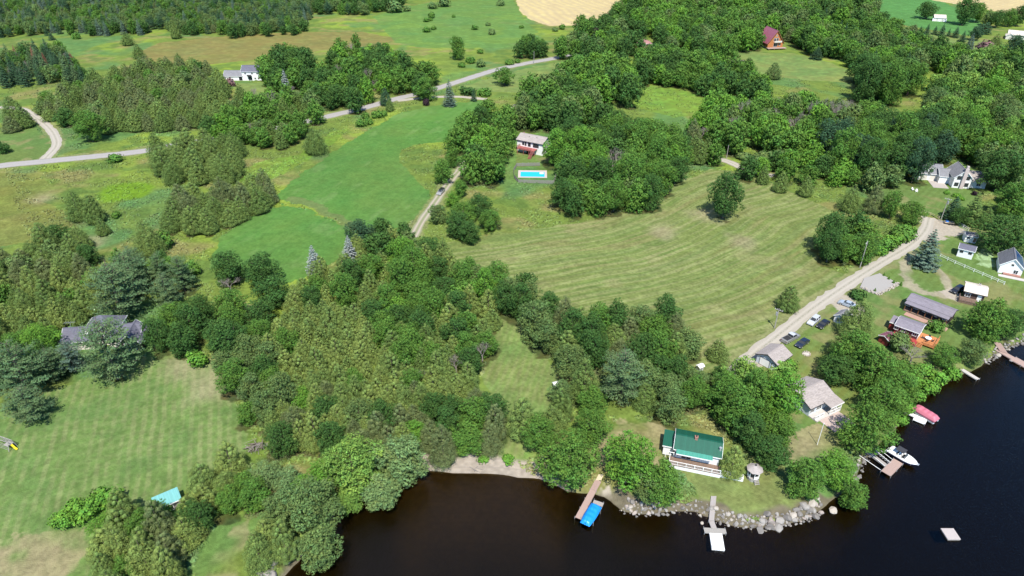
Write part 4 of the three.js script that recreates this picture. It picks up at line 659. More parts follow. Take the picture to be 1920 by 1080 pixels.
// all crowns are one unit high and grow from the origin
const GROW = {
  leafy(r, n, k) {
    const L = new Leaves(r), lobes = [], style = k % 6, wide = [0.39, 0.33, 0.42, 0.36, 0.4, 0.35][style], mid = [0.5, 0.5, 0.5, 0.42, 0.55, 0.5][style], tallR = [0.42, 0.45, 0.4, 0.4, 0.4, 0.44][style], ph = r() * 9, lean = (r() - 0.5) * 0.12, lean2 = (r() - 0.5) * 0.12;
    const reach = (a, y) => 0.72 + 0.5 * noise(ph + cos(a) * 1.3 + 5, ph + sin(a) * 1.3 + y * 2.2 + 5), cone = (y) => (style === 3 ? lerp(1.15, 0.5, clamp(y)) : style === 4 ? lerp(0.75, 1.1, clamp(y)) : 1);
    lobes.push([0, mid, 0, 0.23]); lobes.push([lean * 0.5, mid + 0.17, lean2 * 0.5, 0.17]); lobes.push([0, mid - 0.18, 0, 0.18]);
    const count = 24 + floor(r() * 9), spin = r() * 6;
    for (let i = 0; i < count; i++) { const yy = 1 - 1.95 * (i + 0.5) / count, aa = i * 2.39996 + spin + (r() - 0.5) * 1.1, ss = sqrt(1 - yy * yy), y = mid + yy * tallR * (0.8 + 0.25 * r()), q = (0.62 + 0.34 * r()) * reach(aa, yy) * cone(y), rr = 0.065 + 0.105 * r() * (0.6 + 0.6 * r()); lobes.push([ss * cos(aa) * wide * q + lean * (y - 0.3), min(0.93, y), ss * sin(aa) * wide * q + lean2 * (y - 0.3), rr]); }
    for (let i = 0, m = 1 + floor(r() * 3); i < m; i++) lobes.push([lean * 0.6 + (r() - 0.5) * 0.26, 0.86 + 0.08 * r(), lean2 * 0.6 + (r() - 0.5) * 0.26, 0.05 + 0.035 * r()]);
    for (let i = 0; i < 5; i++) { const a = r() * 6.28, y = 0.25 + 0.5 * r(); lobes.push([cos(a) * wide * 1.02, y, sin(a) * wide * 1.02, 0.045 + 0.03 * r()]); }
    tufted(L, lobes, n, r, 0.88);
    const wood = [bar([0, 0, 0], [0.01, 0.3, 0], 0.022, 0.016, 7), bar([0.01, 0.3, 0], [0, 0.62, 0.01], 0.016, 0.007, 6)];
    for (let i = 1; i < min(9, lobes.length); i++) { const l = lobes[i], y = 0.24 + 0.2 * r(); wood.push(bar([0.005, y, 0], [l[0] * 0.9, l[1] - 0.03, l[2] * 0.9], 0.009, 0.003, 5)); }
    return [L, wood];
  },
  cedar(r, n, k) {
    const L = new Leaves(r), tips = k % 3 === 2 ? [[0, 0, 1], [0.1, 0.05, 0.84], [-0.08, -0.07, 0.8]] : k % 3 === 1 ? [[0, 0, 1], [0.07, -0.05, 0.86]] : [[0, 0, 1]];
    const tufts = [], N = 100, prof = (u) => 0.315 * Math.pow(max(0, 1 - Math.pow(u, 1.45)), 0.82) * sstep(-0.12, 0.14, u);
    for (const [ox, oz, top] of tips) for (let i = 0, m = N * (top === 1 ? 1 : 0.7); i < m; i++) {
      const y = top * 0.97 * (1 - Math.pow(1 - (i + 0.5) / m, 0.62)), u = y / top, a = i * 2.39996 + r() * 0.7, q = prof(u) * (0.82 + 0.26 * r());
      tufts.push([ox * (1 - u * 0.3) + cos(a) * q, y + 0.03, oz * (1 - u * 0.3) + sin(a) * q, cos(a), sin(a), lerp(0.07, 0.038, u) * (0.8 + 0.45 * r())]); }
    for (const [ox, oz, top] of tips) tufts.push([ox * 0.7, top - 0.03, oz * 0.7, 0, 0, 0.032]);
    const s = 1.5 / sqrt(n), m = floor(n * 0.84 / tufts.length);
    for (const q of tufts) { const t = tint(r, 0.2, 0.07);
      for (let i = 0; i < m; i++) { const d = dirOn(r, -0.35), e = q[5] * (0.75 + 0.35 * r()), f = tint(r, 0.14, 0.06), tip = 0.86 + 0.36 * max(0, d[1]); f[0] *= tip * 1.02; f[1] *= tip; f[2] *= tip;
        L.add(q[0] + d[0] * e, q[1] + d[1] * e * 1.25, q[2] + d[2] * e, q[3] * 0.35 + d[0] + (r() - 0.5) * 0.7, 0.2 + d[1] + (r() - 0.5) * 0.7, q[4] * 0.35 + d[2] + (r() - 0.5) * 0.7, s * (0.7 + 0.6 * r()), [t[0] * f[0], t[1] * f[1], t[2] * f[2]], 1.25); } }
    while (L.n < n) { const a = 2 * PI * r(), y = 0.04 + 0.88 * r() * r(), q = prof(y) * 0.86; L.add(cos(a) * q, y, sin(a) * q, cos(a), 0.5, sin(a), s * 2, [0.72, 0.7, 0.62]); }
    return [L, [bar([0, 0, 0], [0, 0.5, 0], 0.02, 0.012, 7), bar([0, 0.5, 0], [0, 0.93, 0], 0.012, 0.004, 5)]];
  },
  spruce(r, n) {
    const L = new Leaves(r), levels = 15, wood = [bar([0, 0, 0], [0, 0.55, 0], 0.016, 0.01, 7), bar([0, 0.55, 0], [0, 0.97, 0], 0.01, 0.002, 5)], s = 1.25 / sqrt(n), boughs = [];
    for (let l = 0; l < levels; l++) { const u = l / (levels - 1), y = 0.07 + 0.88 * Math.pow(u, 0.92), len = 0.25 * Math.pow(1 - u, 0.85) + 0.018, m = 6 + floor((1 - u) * 5), off = r() * 7;
      for (let i = 0; i < m; i++) boughs.push([off + i / m * 2 * PI + (r() - 0.5) * 0.4, y + (r() - 0.5) * 0.02, len * (0.8 + 0.35 * r())]); }
    const total = boughs.reduce((a, b) => a + b[2], 0);
    for (const [a, y, len] of boughs) { const t = tint(r, 0.16, 0.05), c = Math.round(n * len / total);
      if (len > 0.12) wood.push(bar([0, y, 0], [cos(a) * len * 0.8, y - len * 0.22, sin(a) * len * 0.8], 0.004, 0.0015, 4));
      for (let i = 0; i < c; i++) { const q = Math.pow(r(), 0.6), w = (0.28 * (1 - q) + 0.12) * len * (r() - 0.5) * 2, x = q * len, dy = -0.32 * x + 0.3 * x * q - abs(w) * 0.3, f = tint(r, 0.18, 0.05);
        L.add(cos(a) * x - sin(a) * w, y + dy + (r() - 0.5) * 0.012, sin(a) * x + cos(a) * w, cos(a) * 0.45 + (r() - 0.5) * 0.7, 1 + (r() - 0.5) * 0.6, sin(a) * 0.45 + (r() - 0.5) * 0.7, s * (0.7 + 0.6 * r()), [t[0] * f[0], t[1] * f[1], t[2] * f[2]], 1.5); } }
    return [L, wood];
  },
  pine(r, n) {
    const L = new Leaves(r), wood = [bar([0, 0, 0], [0.005, 0.5, 0], 0.02, 0.013, 8), bar([0.005, 0.5, 0], [0, 0.95, 0], 0.013, 0.003, 6)], s = 1.35 / sqrt(n), boughs = [];
    for (let l = 0; l < 11; l++) { const u = l / 10, y = 0.14 + 0.82 * u, len = (0.36 * (1 - Math.pow(abs(u - 0.22) * 1.15, 1.4)) + 0.03) * (0.8 + 0.4 * r()), m = u > 0.85 ? 4 : 5 + floor(r() * 2), off = r() * 7;
      for (let i = 0; i < m; i++) boughs.push([off + i / m * 2 * PI + (r() - 0.5) * 0.5, y + (r() - 0.5) * 0.04, max(0.05, len * (0.65 + 0.5 * r())), 0.1 + 0.5 * u + 0.15 * r()]); }
    const total = boughs.reduce((a, b) => a + b[2] * b[2], 0);
    for (const [a, y, len, rise] of boughs) { const t = tint(r, 0.18, 0.1), tipY = y + len * rise; wood.push(bar([0, y, 0], [cos(a) * len, tipY, sin(a) * len], 0.006, 0.002, 4));
      const pads = 5 + floor(len * 16), c = Math.round(n * len * len / total / pads);
      for (let j = 0; j < pads; j++) { const q = 0.3 + 0.75 * (j + r() * 0.6) / pads, w = (r() - 0.5) * len * 0.55 * q, px_ = cos(a) * len * q - sin(a) * w, pz_ = sin(a) * len * q + cos(a) * w, py_ = y + len * q * rise + 0.01, pr = 0.03 + 0.028 * r();
        for (let i = 0; i < c; i++) { const d = dirOn(r), f = tint(r, 0.2, 0.1); L.add(px_ + d[0] * pr * 1.25, py_ + d[1] * pr * 0.5, pz_ + d[2] * pr * 1.25, d[0] * 0.7 + (r() - 0.5) * 0.8, 0.9 + (r() - 0.5) * 0.8, d[2] * 0.7 + (r() - 0.5) * 0.8, s * (0.7 + 0.6 * r()), [t[0] * f[0], t[1] * f[1], t[2] * f[2]], 1.6); } } }
    return [L, wood];
  },
  shrub(r, n) {
    const L = new Leaves(r), lobes = [[0, 0.42, 0, 0.36]];
    for (let i = 0; i < 14; i++) { const d = dirOn(r, -0.2); lobes.push([d[0] * 0.42, 0.38 + d[1] * 0.34, d[2] * 0.42, 0.16 + 0.1 * r()]); }
    tufted(L, lobes, n, r, 1, 1.9);
    return [L, [0, 1, 2, 3].map((i) => bar([0, 0, 0], [cos(i * 1.6) * 0.25, 0.5, sin(i * 1.6) * 0.25], 0.03, 0.01, 5))];
  },
  bare(r) {
    const wood = [bar([0, 0, 0], [0, 0.3, 0], 0.026, 0.02, 7)], twigs = [];
    const grow = (p, d, len, rad, depth) => {
      const e = [p[0] + d[0] * len, p[1] + d[1] * len, p[2] + d[2] * len]; (depth > 2 ? twigs : wood).push(bar(p, e, rad, rad * 0.6, depth > 2 ? 3 : 5)); if (depth >= 5) return;
      for (let i = 0, m = depth < 2 ? 4 : 3; i < m; i++) { const a = 2 * PI * r(), sp = 0.45 + 0.35 * r(); let q = [d[0] + cos(a) * sp, d[1] + 0.2 + (r() - 0.5) * 0.3, d[2] + sin(a) * sp]; const l = hypot(...q); q = q.map((x) => x / l); grow(e.map((x, j) => lerp(p[j], x, 0.7 + 0.3 * r())), q, len * (0.62 + 0.2 * r()), rad * 0.58, depth + 1); }
    };
    for (let i = 0; i < 3; i++) { const a = i * 2.1 + r(); grow([0, 0.22 + 0.05 * i, 0], [cos(a) * 0.35, 0.9, sin(a) * 0.35], 0.24, 0.014, 1); }
    return [join(twigs), wood];
  },
};
const protoCache = {}, geoCache = {};
function treeGeo(kind, k, n) { const key = [kind, k, n].join(); return (geoCache[key] ??= (() => { const [L, wood] = GROW[kind](rng(kind.length * 1000 + k * 17 + n), n, k); return [L.build ? L.build() : L, join(wood)]; })()); }
function barkOf(kind, tone) { return kind === 'bare' || tone === 'pale' ? M['pale bark'] : M.bark; }
function proto(kind, tone, k, n) {
  return (protoCache[[kind, tone, k, n].join()] ??= (() => {
    const [crown, wood] = treeGeo(kind, k, n), g = new THREE.Group(); mesh('trunk', wood, barkOf(kind, tone), g);
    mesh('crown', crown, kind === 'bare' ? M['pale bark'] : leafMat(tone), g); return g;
  })());
}
// leaf counts: by how large the tree shows
const LEAVES = { leafy: [12500, 6000, 2600], cedar: [14000, 7000, 2800], pine: [9000, 5000, 2400], spruce: [6000, 3000, 1400], shrub: [2600, 1000, 420], bare: [0, 0, 0] };
const SHAPES = { leafy: [6, 6, 4], cedar: [4, 4, 3], pine: [3, 2, 2], spruce: [2, 2, 2], shrub: [3, 3, 2], bare: [3, 3, 2] };
for (const t of trees) t.size = t.w * pxPerM(t.x, t.z, t.h / 2);
const shown = {}, crowdRest = [];
for (const t of [...trees].sort((a, b) => (b.solo ? 1e4 : 0) + b.size - (a.solo ? 1e4 : 0) - a.size)) {
  shown[t.kind] = (shown[t.kind] ?? 0) + 1;
  if ((shown[t.kind] > 295 || t.wood?.far) && !t.solo) { crowdRest.push(t); continue; }
  const lod = t.size > 40 ? 0 : t.size > 24 ? 1 : 2, r = rng(floor(t.x * 131 + t.z * 17)), k = floor(r() * SHAPES[t.kind][lod]);
  const o = proto(t.kind, t.tone, k, LEAVES[t.kind][lod]).clone();
  const base = t.z > -330 ? groundY(t.x, t.z) : 0, across = { leafy: 0.78, cedar: 0.64, spruce: 0.48, pine: 0.7, shrub: 1.15, bare: 0.62 }[t.kind];
  o.name = numbered(NAMES[t.kind]); o.position.set(t.x, max(base, WATER) - 0.05, t.z); o.rotation.y = r() * 6.28;
  o.scale.set(t.w / across * lerp(0.88, 1.12, r()), t.h, t.w / across * lerp(0.88, 1.12, r()));
  o.userData = { label: t.label, category: KIND[t.kind] }; if (t.group) o.userData.group = t.group;
  scene.add(o);
}
console.log('trees', trees.length, 'kinds', JSON.stringify(shown), 'in far woods', crowdRest.length);
// the woods beyond, which read as one mass
{
  const wood = new THREE.Group(); wood.name = 'distant_woodland'; wood.userData = { label: 'unbroken mass of distant green woodland across the top of the view', category: 'woodland', kind: 'stuff' };
  const r = rng(9), bins = {};
  const add = (t) => { const k = floor(r() * SHAPES[t.kind][2]); (bins[[t.kind, k].join()] ??= []).push(t); };
  crowdRest.forEach(add);
  // beyond the top of the frame the same woods go on
  for (let i = 0; i < 900; i++) { const x = lerp(-800, 800, r()), z = -lerp(715, 1000, r()); if (fbm(x / 120 + 3, z / 120, 2) < 0.48) continue; const w = lerp(6, 10, r()); add({ kind: r() < 0.7 ? 'leafy' : 'spruce', tone: r() < 0.5 ? 'deep' : 'mid', x, z, w, h: w * 1.5 }); }
  const mtx = new THREE.Matrix4(), q = new THREE.Quaternion(), plainLeaf = new THREE.MeshPhysicalMaterial({ name: 'distant foliage', color: C(1, 1, 1), vertexColors: true, roughness: 0.85, specularIntensity: 0.2, transmission: 0.18, thickness: 0 });
  for (const [key, list] of Object.entries(bins)) {
    const [kind, k] = key.split(','), [crown] = treeGeo(kind, +k, LEAVES[kind][2]);
    const im = new THREE.InstancedMesh(crown, kind === 'bare' ? M['pale bark'] : plainLeaf, list.length); im.name = 'tree_crowns';
    const across = { leafy: 0.78, cedar: 0.64, spruce: 0.48, pine: 0.7, shrub: 1.15, bare: 0.62 }[kind];
    list.forEach((t, i) => { q.setFromAxisAngle(V(0, 1, 0), r() * 6.28); mtx.compose(V(t.x, -0.05, t.z), q, V(t.w / across, t.h, t.w / across)); im.setMatrixAt(i, mtx); const c = TONE[t.tone], f = 0.9 + 0.2 * r(); im.setColorAt(i, kind === 'bare' ? C(0.9, 0.9, 0.9) : C(c[0] * f, c[1] * f, c[2] * f)); });
    im.castShadow = im.receiveShadow = true; wood.add(im);
  }
  scene.add(wood);
}

// ---------- buildings ----------
// a lot from the two ends of a front eave in the photograph
function lot(a, b, y, d) { const A = P(a[0], a[1], y), B = P(b[0], b[1], y), w = hypot(B[0] - A[0], B[1] - A[1]), yaw = atan2(-(B[1] - A[1]), B[0] - A[0]); return { w, d, yaw, at: [(A[0] + B[0]) / 2 - sin(yaw) * d / 2, 0, (A[1] + B[1]) / 2 - cos(yaw) * d / 2] }; }
function put(g, { x = 0, y = 0, z = 0, rot = 0 }) { g.rotateY(rot); g.translate(x, y, z); return g; }
function gableBlock(o, q) {   // walls with gable ends, two roof slopes, fascia boards; the ridge runs along x before rot
  const { w, d, h, rise, ov = 0.4, y = 0, wall, roof, trim = M['white trim'] } = q;
  const s = new THREE.Shape(); s.moveTo(-d / 2, 0); s.lineTo(d / 2, 0); s.lineTo(d / 2, h); s.lineTo(0, h + rise); s.lineTo(-d / 2, h);
  const body = new THREE.ExtrudeGeometry(s, { depth: w, bevelEnabled: false }); body.rotateY(-PI / 2); body.translate(w / 2, 0, 0);
  const wm = mesh('wall', put(body, q), wall, o);
  const run = d / 2 + ov, drop = rise * run / (d / 2), L = hypot(run, drop), a = atan2(drop, run), slabs = [], edge = [];
  for (const k of [1, -1]) {
    const g = bx(w + 2 * ov, 0.14, L); g.rotateX(k * a); g.translate(0, h + rise - drop / 2 + 0.09, k * run / 2); slabs.push(put(g, q));
    edge.push(put(bx(w + 2 * ov, 0.2, 0.06, 0, h + rise - drop + 0.02, k * (run + 0.035)), q));
    for (const e of [1, -1]) { const f = bx(0.06, 0.22, L); f.rotateX(k * a); f.translate(e * (w / 2 + ov + 0.033), h + rise - drop / 2 + 0.05, k * run / 2); edge.push(put(f, q)); }
  }
  slabs.push(put(bx(w + 2 * ov, 0.07, 0.28, 0, h + rise + 0.16, 0), q));
  mesh('roof', slabs, roof, o); mesh('fascia', edge, trim, o); return wm;
}
function hipBlock(o, q) {
  const { w, d, h, rise, ov = 0.4, y = 0, wall, roof, trim = M['white trim'] } = q, W = w / 2 + ov, D = d / 2 + ov, e = max(0.3, W - D), R_ = e;
  mesh('wall', put(bx(w, h, d, 0, h / 2, 0), q), wall, o);
  const p = [[-W, h, D], [W, h, D], [W, h, -D], [-W, h, -D], [-R_, h + rise, 0], [R_, h + rise, 0]], f = [[0, 1, 5], [0, 5, 4], [1, 2, 5], [2, 3, 4], [2, 4, 5], [3, 0, 4], [0, 3, 2], [0, 2, 1]], pos = [], uv = [];
  for (const t of f) for (const i of t) { pos.push(...p[i]); uv.push((p[i][0] + p[i][2] * 0.3) / 9, (p[i][2] + p[i][1]) / 7); }
  const g = new THREE.BufferGeometry(); g.setAttribute('position', new THREE.Float32BufferAttribute(pos, 3)); g.setAttribute('uv', new THREE.Float32BufferAttribute(uv, 2)); g.computeVertexNormals();
  mesh('roof', put(g, { ...q, y: (q.y ?? 0) + 0.03 }), roof, o);
  mesh('fascia', [[0, D + 0.03, 2 * W, 0.06], [0, -D - 0.03, 2 * W, 0.06], [W + 0.03, 0, 0.06, 2 * D], [-W - 0.03, 0, 0.06, 2 * D]].map(([x, z, a, b]) => put(bx(a, 0.2, b, x, h - 0.06, z), q)), trim, o);
}
function monoBlock(o, q, part = 'roof') {   // flat-pitched roof slab, high at the back
  const { w, d, h, rise, ov = 0.3, wall, roof, trim = M['white trim'] } = q;
  if (wall) { const s = new THREE.Shape(); s.moveTo(-d / 2, 0); s.lineTo(d / 2, 0); s.lineTo(d / 2, h); s.lineTo(-d / 2, h + rise); const b = new THREE.ExtrudeGeometry(s, { depth: w, bevelEnabled: false }); b.rotateY(-PI / 2); b.translate(w / 2, 0, 0); mesh('wall', put(b, q), wall, o); }
  const L = hypot(d + 2 * ov, rise * (d + 2 * ov) / d), a = atan2(rise, d), g = bx(w + 2 * ov, 0.14, L); g.rotateX(a); g.translate(0, h + rise / 2 + 0.09, 0); mesh(part, put(g, q), roof, o);
  mesh('fascia', put(bx(w + 2 * ov, 0.22, 0.06, 0, h - rise * ov / d + 0.03, d / 2 + ov + 0.035), q), trim, o);
}
// a window or door on a wall of a block: side f b l r, u along the wall, y of its middle
function opening(o, q, side, u, y, w, h, { name = 'window', frame = M['white trim'], pane = glass, mull = 1 } = {}) {
  const off = { f: [u, q.d / 2, 0], b: [-u, -q.d / 2, PI], r: [q.w / 2, -u, PI / 2], l: [-q.w / 2, u, -PI / 2] }[side], t = 0.09, k = [];
  const place = (g) => put((g.rotateY(off[2]), g.translate(off[0], y, off[1]), g), q);
  for (const s of [1, -1]) { k.push(place(bx(w + 2 * t, t, 0.1, 0, s * (h / 2 + t / 2), 0.03))); k.push(place(bx(t, h, 0.1, s * (w / 2 + t / 2), 0, 0.03))); }
  for (let i = 1; i <= mull; i++) k.push(place(bx(0.06, h, 0.07, -w / 2 + w * i / (mull + 1), 0, 0.03)));
  const f = mesh(name, k, frame, o); mesh(name === 'door' ? 'door_leaf' : 'pane', place(bx(w, h, 0.04, 0, 0, 0.025)), pane, f); return f;
}
function chimney(o, x, y, z, w, h, m = M.brick) { const c = mesh('chimney', [bx(w, h, w, x, y + h / 2, z), bx(w + 0.16, 0.14, w + 0.16, x, y + h + 0.07, z)], m, o); mesh('flue', bx(w * 0.5, 0.2, w * 0.5, x, y + h + 0.24, z), M['dark gap'], c); }
function railing(o, pts, y, h, m, parent = o) {   // posts, top and bottom rails and balusters
  const g = []; for (let i = 1; i < pts.length; i++) { const a = pts[i - 1], b = pts[i], l = hypot(b[0] - a[0], b[1] - a[1]), n = max(1, Math.round(l / 1.6));
    g.push(beam([a[0], y + h, a[1]], [b[0], y + h, b[1]], 0.09, 0.06), beam([a[0], y + 0.12, a[1]], [b[0], y + 0.12, b[1]], 0.06, 0.06));
    for (let k = 0; k <= n; k++) g.push(bx(0.1, h, 0.1, lerp(a[0], b[0], k / n), y + h / 2, lerp(a[1], b[1], k / n)));
    for (let k = 1; k < l / 0.22; k++) { const t = k * 0.22 / l; g.push(bx(0.035, h - 0.12, 0.035, lerp(a[0], b[0], t), y + h / 2 + 0.04, lerp(a[1], b[1], t))); } }
  return mesh('railing', g, m, parent);
}
function boards(w, d, y, x = 0, z = 0, along = 'x', step = 0.145) { const g = []; if (along === 'x') for (let k = 0; k < d / step; k++) g.push(bx(w, 0.04, step - 0.012, x, y, z - d / 2 + (k + 0.5) * step)); else for (let k = 0; k < w / step; k++) g.push(bx(step - 0.012, 0.04, d, x - w / 2 + (k + 0.5) * step, y, z)); return g; }
function stair(w, x, y, z, n, rise, run, dirZ = 1) { const g = []; for (let k = 0; k < n; k++) g.push(bx(w, 0.05, run - 0.03, x, y - rise * (k + 0.5), z + dirZ * run * (k + 0.5))); g.push(beam([x - w / 2, y, z], [x - w / 2, y - rise * n, z + dirZ * run * n], 0.06, 0.22), beam([x + w / 2, y, z], [x + w / 2, y - rise * n, z + dirZ * run * n], 0.06, 0.22)); return g; }

{ // cottage with green roof
  const l = lot([1263, 841], [1354, 859], 3.8, 6.4), o = thing('cottage', 'white lakeside cottage with dark green metal roof and long railed deck', 'house', l.at, l.yaw), q = { w: l.w - 0.8, d: 5.6, h: 3.7, rise: 1.15, wall: M['white paint'], roof: M['green metal'], trim: M['white trim'] };
  gableBlock(o, q); chimney(o, -0.6, 4.2, 0.25, 0.55, 1.3, M.brick); mesh('vent_pipe', [bar([4.4, 4.1, 1.6], [4.4, 5.0, 1.6], 0.22, 0.22, 10), bar([4.4, 5.0, 1.6], [4.4, 5.12, 1.6], 0.3, 0.3, 10)], M.aluminium, o);
  monoBlock(o, { w: l.w - 2.6, d: 0.95, h: 3.4, rise: 0.2, ov: 0.08, x: -0.6, z: q.d / 2 + 0.85, roof: M['pale green metal'] }, 'porch_roof');
  opening(o, q, 'f', -2.1, 2.15, 1.9, 1.7, { name: 'patio_door' }); opening(o, q, 'f', 1.7, 2.5, 0.7, 0.7, { mull: 0 }); opening(o, q, 'f', -4.0, 2.3, 0.9, 1); opening(o, q, 'r', 0, 2.4, 1.1, 1.1);
  const dw = l.w + 0.6, dz = q.d / 2 + 1.2;
  mesh('deck', boards(dw, 2.4, 1.12, -0.2, dz), M['brown deck'], o); mesh('deck_skirt', [bx(dw, 1.0, 0.06, -0.2, 0.56, dz + 1.12), bx(0.06, 1.0, 2.2, -0.2 - dw / 2, 0.56, dz), bx(0.06, 1.0, 2.2, -0.2 + dw / 2, 0.56, dz)], M['white paint'], o);
  railing(o, [[-0.2 - dw / 2, dz - 1], [-0.2 - dw / 2, dz + 1.1], [-0.2 + dw / 2, dz + 1.1]], 1.14, 0.95, M['white trim']);
  const a = { w: 2.2, d: 4, h: 2.6, rise: 0.5, ov: 0.25, x: -q.w / 2 - 1.35, z: -0.5, wall: M['white paint'], roof: M['green metal'] }; monoBlock(o, a, 'side_roof');
  mesh('porch_frame', [bx(0.1, 2.4, 0.1, -q.w / 2 - 1.8, 1.2, 3.0), bx(0.1, 2.4, 0.1, -q.w / 2 - 0.2, 1.2, 3.0), bx(1.9, 0.1, 0.12, -q.w / 2 - 1, 2.45, 3.0)], M['white trim'], o);
  const w0 = dw / 2 - 0.2; mesh('walkway', [...boards(4.6, 1.2, 0.95, w0 + 2.3, dz + 0.3, 'z'), bx(4.6, 0.75, 0.06, w0 + 2.3, 0.5, dz + 0.92), bx(4.6, 0.75, 0.06, w0 + 2.3, 0.5, dz - 0.32)], M['white paint'], o);
}
{ // gazebo
  const [x, z] = P(1411, 897), o = thing('gazebo', 'small octagonal grey roofed gazebo with white railings beside the cottage deck', 'gazebo', [x, 0, z], 0.2), r = 1.25, c = (k, q, y) => [cos((k + 0.5) * PI / 4) * q, y, sin((k + 0.5) * PI / 4) * q];
  const oct = (rt, rb, h, y) => { const g = new THREE.CylinderGeometry(rt, rb, h, 8, 1); g.rotateY(PI / 8 + PI / 8); g.translate(0, y, 0); return g; };
  mesh('floor', oct(r, r, 0.12, 0.75), M['grey deck'], o); mesh('lattice_skirt', oct(r - 0.06, r - 0.06, 0.68, 0.35), M['grey timber'], o);
  for (let k = 0; k < 8; k++) { mesh('post', bar(c(k, r - 0.08, 0.8), c(k, r - 0.08, 2.75), 0.06, 0.06, 6), M['white trim'], o);
    if (k !== 2) mesh('rail_panel', [beam(c(k, r - 0.08, 1.5), c(k + 1, r - 0.08, 1.5), 0.06, 0.07), beam(c(k, r - 0.08, 1.1), c(k + 1, r - 0.08, 1.1), 0.04, 0.55)], M['white trim'], o); mesh('header', beam(c(k, r - 0.08, 2.68), c(k + 1, r - 0.08, 2.68), 0.08, 0.2), M['white trim'], o); }
  mesh('screen', oct(r - 0.2, r - 0.2, 1.2, 2.05), M['dark gap'], o);
  const rf = mesh('roof', [oct(0.12, r + 0.4, 1.05, 3.28), oct(r + 0.42, r + 0.42, 0.06, 2.74)], mat('weathered shingle', 0.36, 0.32, 0.3, 0.9, { map: shingle }), o); mesh('roof_vent', oct(0.08, 0.22, 0.3, 3.9), M['dark gap'], rf);
  mesh('steps', stair(0.9, 0, 0.75, r, 3, 0.25, 0.2), M['grey deck'], o);
}
{ // garage
  const l = lot([1458.5, 684], [1486, 664.5], 2.7, 6.2), o = thing('garage', 'white garage with taupe shingled roof at the end of the gravel road', 'garage', l.at, l.yaw), q = { w: l.w - 0.6, d: 5.5, h: 2.6, rise: 1.35, ov: 0.4, wall: M['pale blue siding'], roof: M['taupe shingle'], trim: M.charcoal };
  gableBlock(o, q); opening(o, q, 'l', -0.5, 1.15, 2.6, 2.1, { name: 'garage_door', frame: M.charcoal, pane: M['white paint'], mull: 0 }); opening(o, q, 'l', 1.9, 1.1, 0.9, 2, { name: 'door', frame: M.charcoal, pane: M['white paint'], mull: 0 }); opening(o, q, 'f', 0.4, 1.5, 0.9, 0.9); opening(o, q, 'r', 0, 1.5, 0.9, 0.9);
}
{ // taupe house
  const l = lot([1529, 771], [1577, 748], 2.9, 10.5), o = thing('house', 'lakeside house with broad taupe shingled roof, white porch and paved terrace', 'house', l.at, l.yaw), q = { w: l.w - 0.7, d: 7.8, h: 2.7, rise: 1.6, ov: 0.45, z: -0.2, wall: M['pale blue siding'], roof: M['taupe shingle'], trim: M.charcoal };
  gableBlock(o, q); mesh('roof_vent', bx(0.5, 0.35, 0.5, -0.8, 4.2, -2.2), M.charcoal, o); opening(o, q, 'l', 1.2, 1.6, 1.2, 1.1); opening(o, q, 'l', -1.8, 1.6, 0.8, 1); opening(o, q, 'r', 1, 1.5, 1.4, 1.2);
  for (const [u, w] of [[-3, 1.3], [-0.8, 1.6], [2.2, 1.4]]) opening(o, q, 'f', u, 1.5, w, 1.4, { mull: 2 });
  mesh('porch_floor', bx(q.w, 0.3, 2.4, 0, 0.15, q.d / 2 + 1), M.concrete, o); monoBlock(o, { w: 4, d: 2.1, h: 2.5, rise: 0.3, ov: 0.2, x: 2.2, z: q.d / 2 + 1.0, roof: M['taupe shingle'] }, 'porch_roof');
  for (const x of [0.4, 2.3, 4.1]) mesh('porch_post', bx(0.14, 2.4, 0.14, x, 1.2, q.d / 2 + 2), M['white trim'], o);
  railing(o, [[-q.w / 2, q.d / 2 + 1.6], [-1, q.d / 2 + 1.6]], 0.3, 0.95, M['white trim']); railing(o, [[0.4, q.d / 2 + 2.05], [4.1, q.d / 2 + 2.05], [4.1, q.d / 2 + 0.2]], 0.3, 0.95, M['white trim']);
  mesh('terrace', bx(6.4, 0.16, 4.4, 0.2, 0.08, q.d / 2 + 4.2), mat('rose paving', 0.42, 0.33, 0.29, 0.95), o);
}
{ // little white shed by the cars
  const l = lot([1583.5, 599], [1597, 589], 2.2, 3), o = thing('garden_shed', 'little white shed with dark grey gable roof beside the silver car', 'shed', l.at, l.yaw), q = { w: l.w - 0.4, d: 2.6, h: 2.1, rise: 0.9, ov: 0.25, wall: M['white paint'], roof: M['grey shingle'] };
  gableBlock(o, q); opening(o, q, 'l', -0.2, 1.15, 0.6, 1.2); opening(o, q, 'f', 0.1, 1.1, 0.9, 1.9, { name: 'door', pane: M.charcoal, mull: 0 });
}
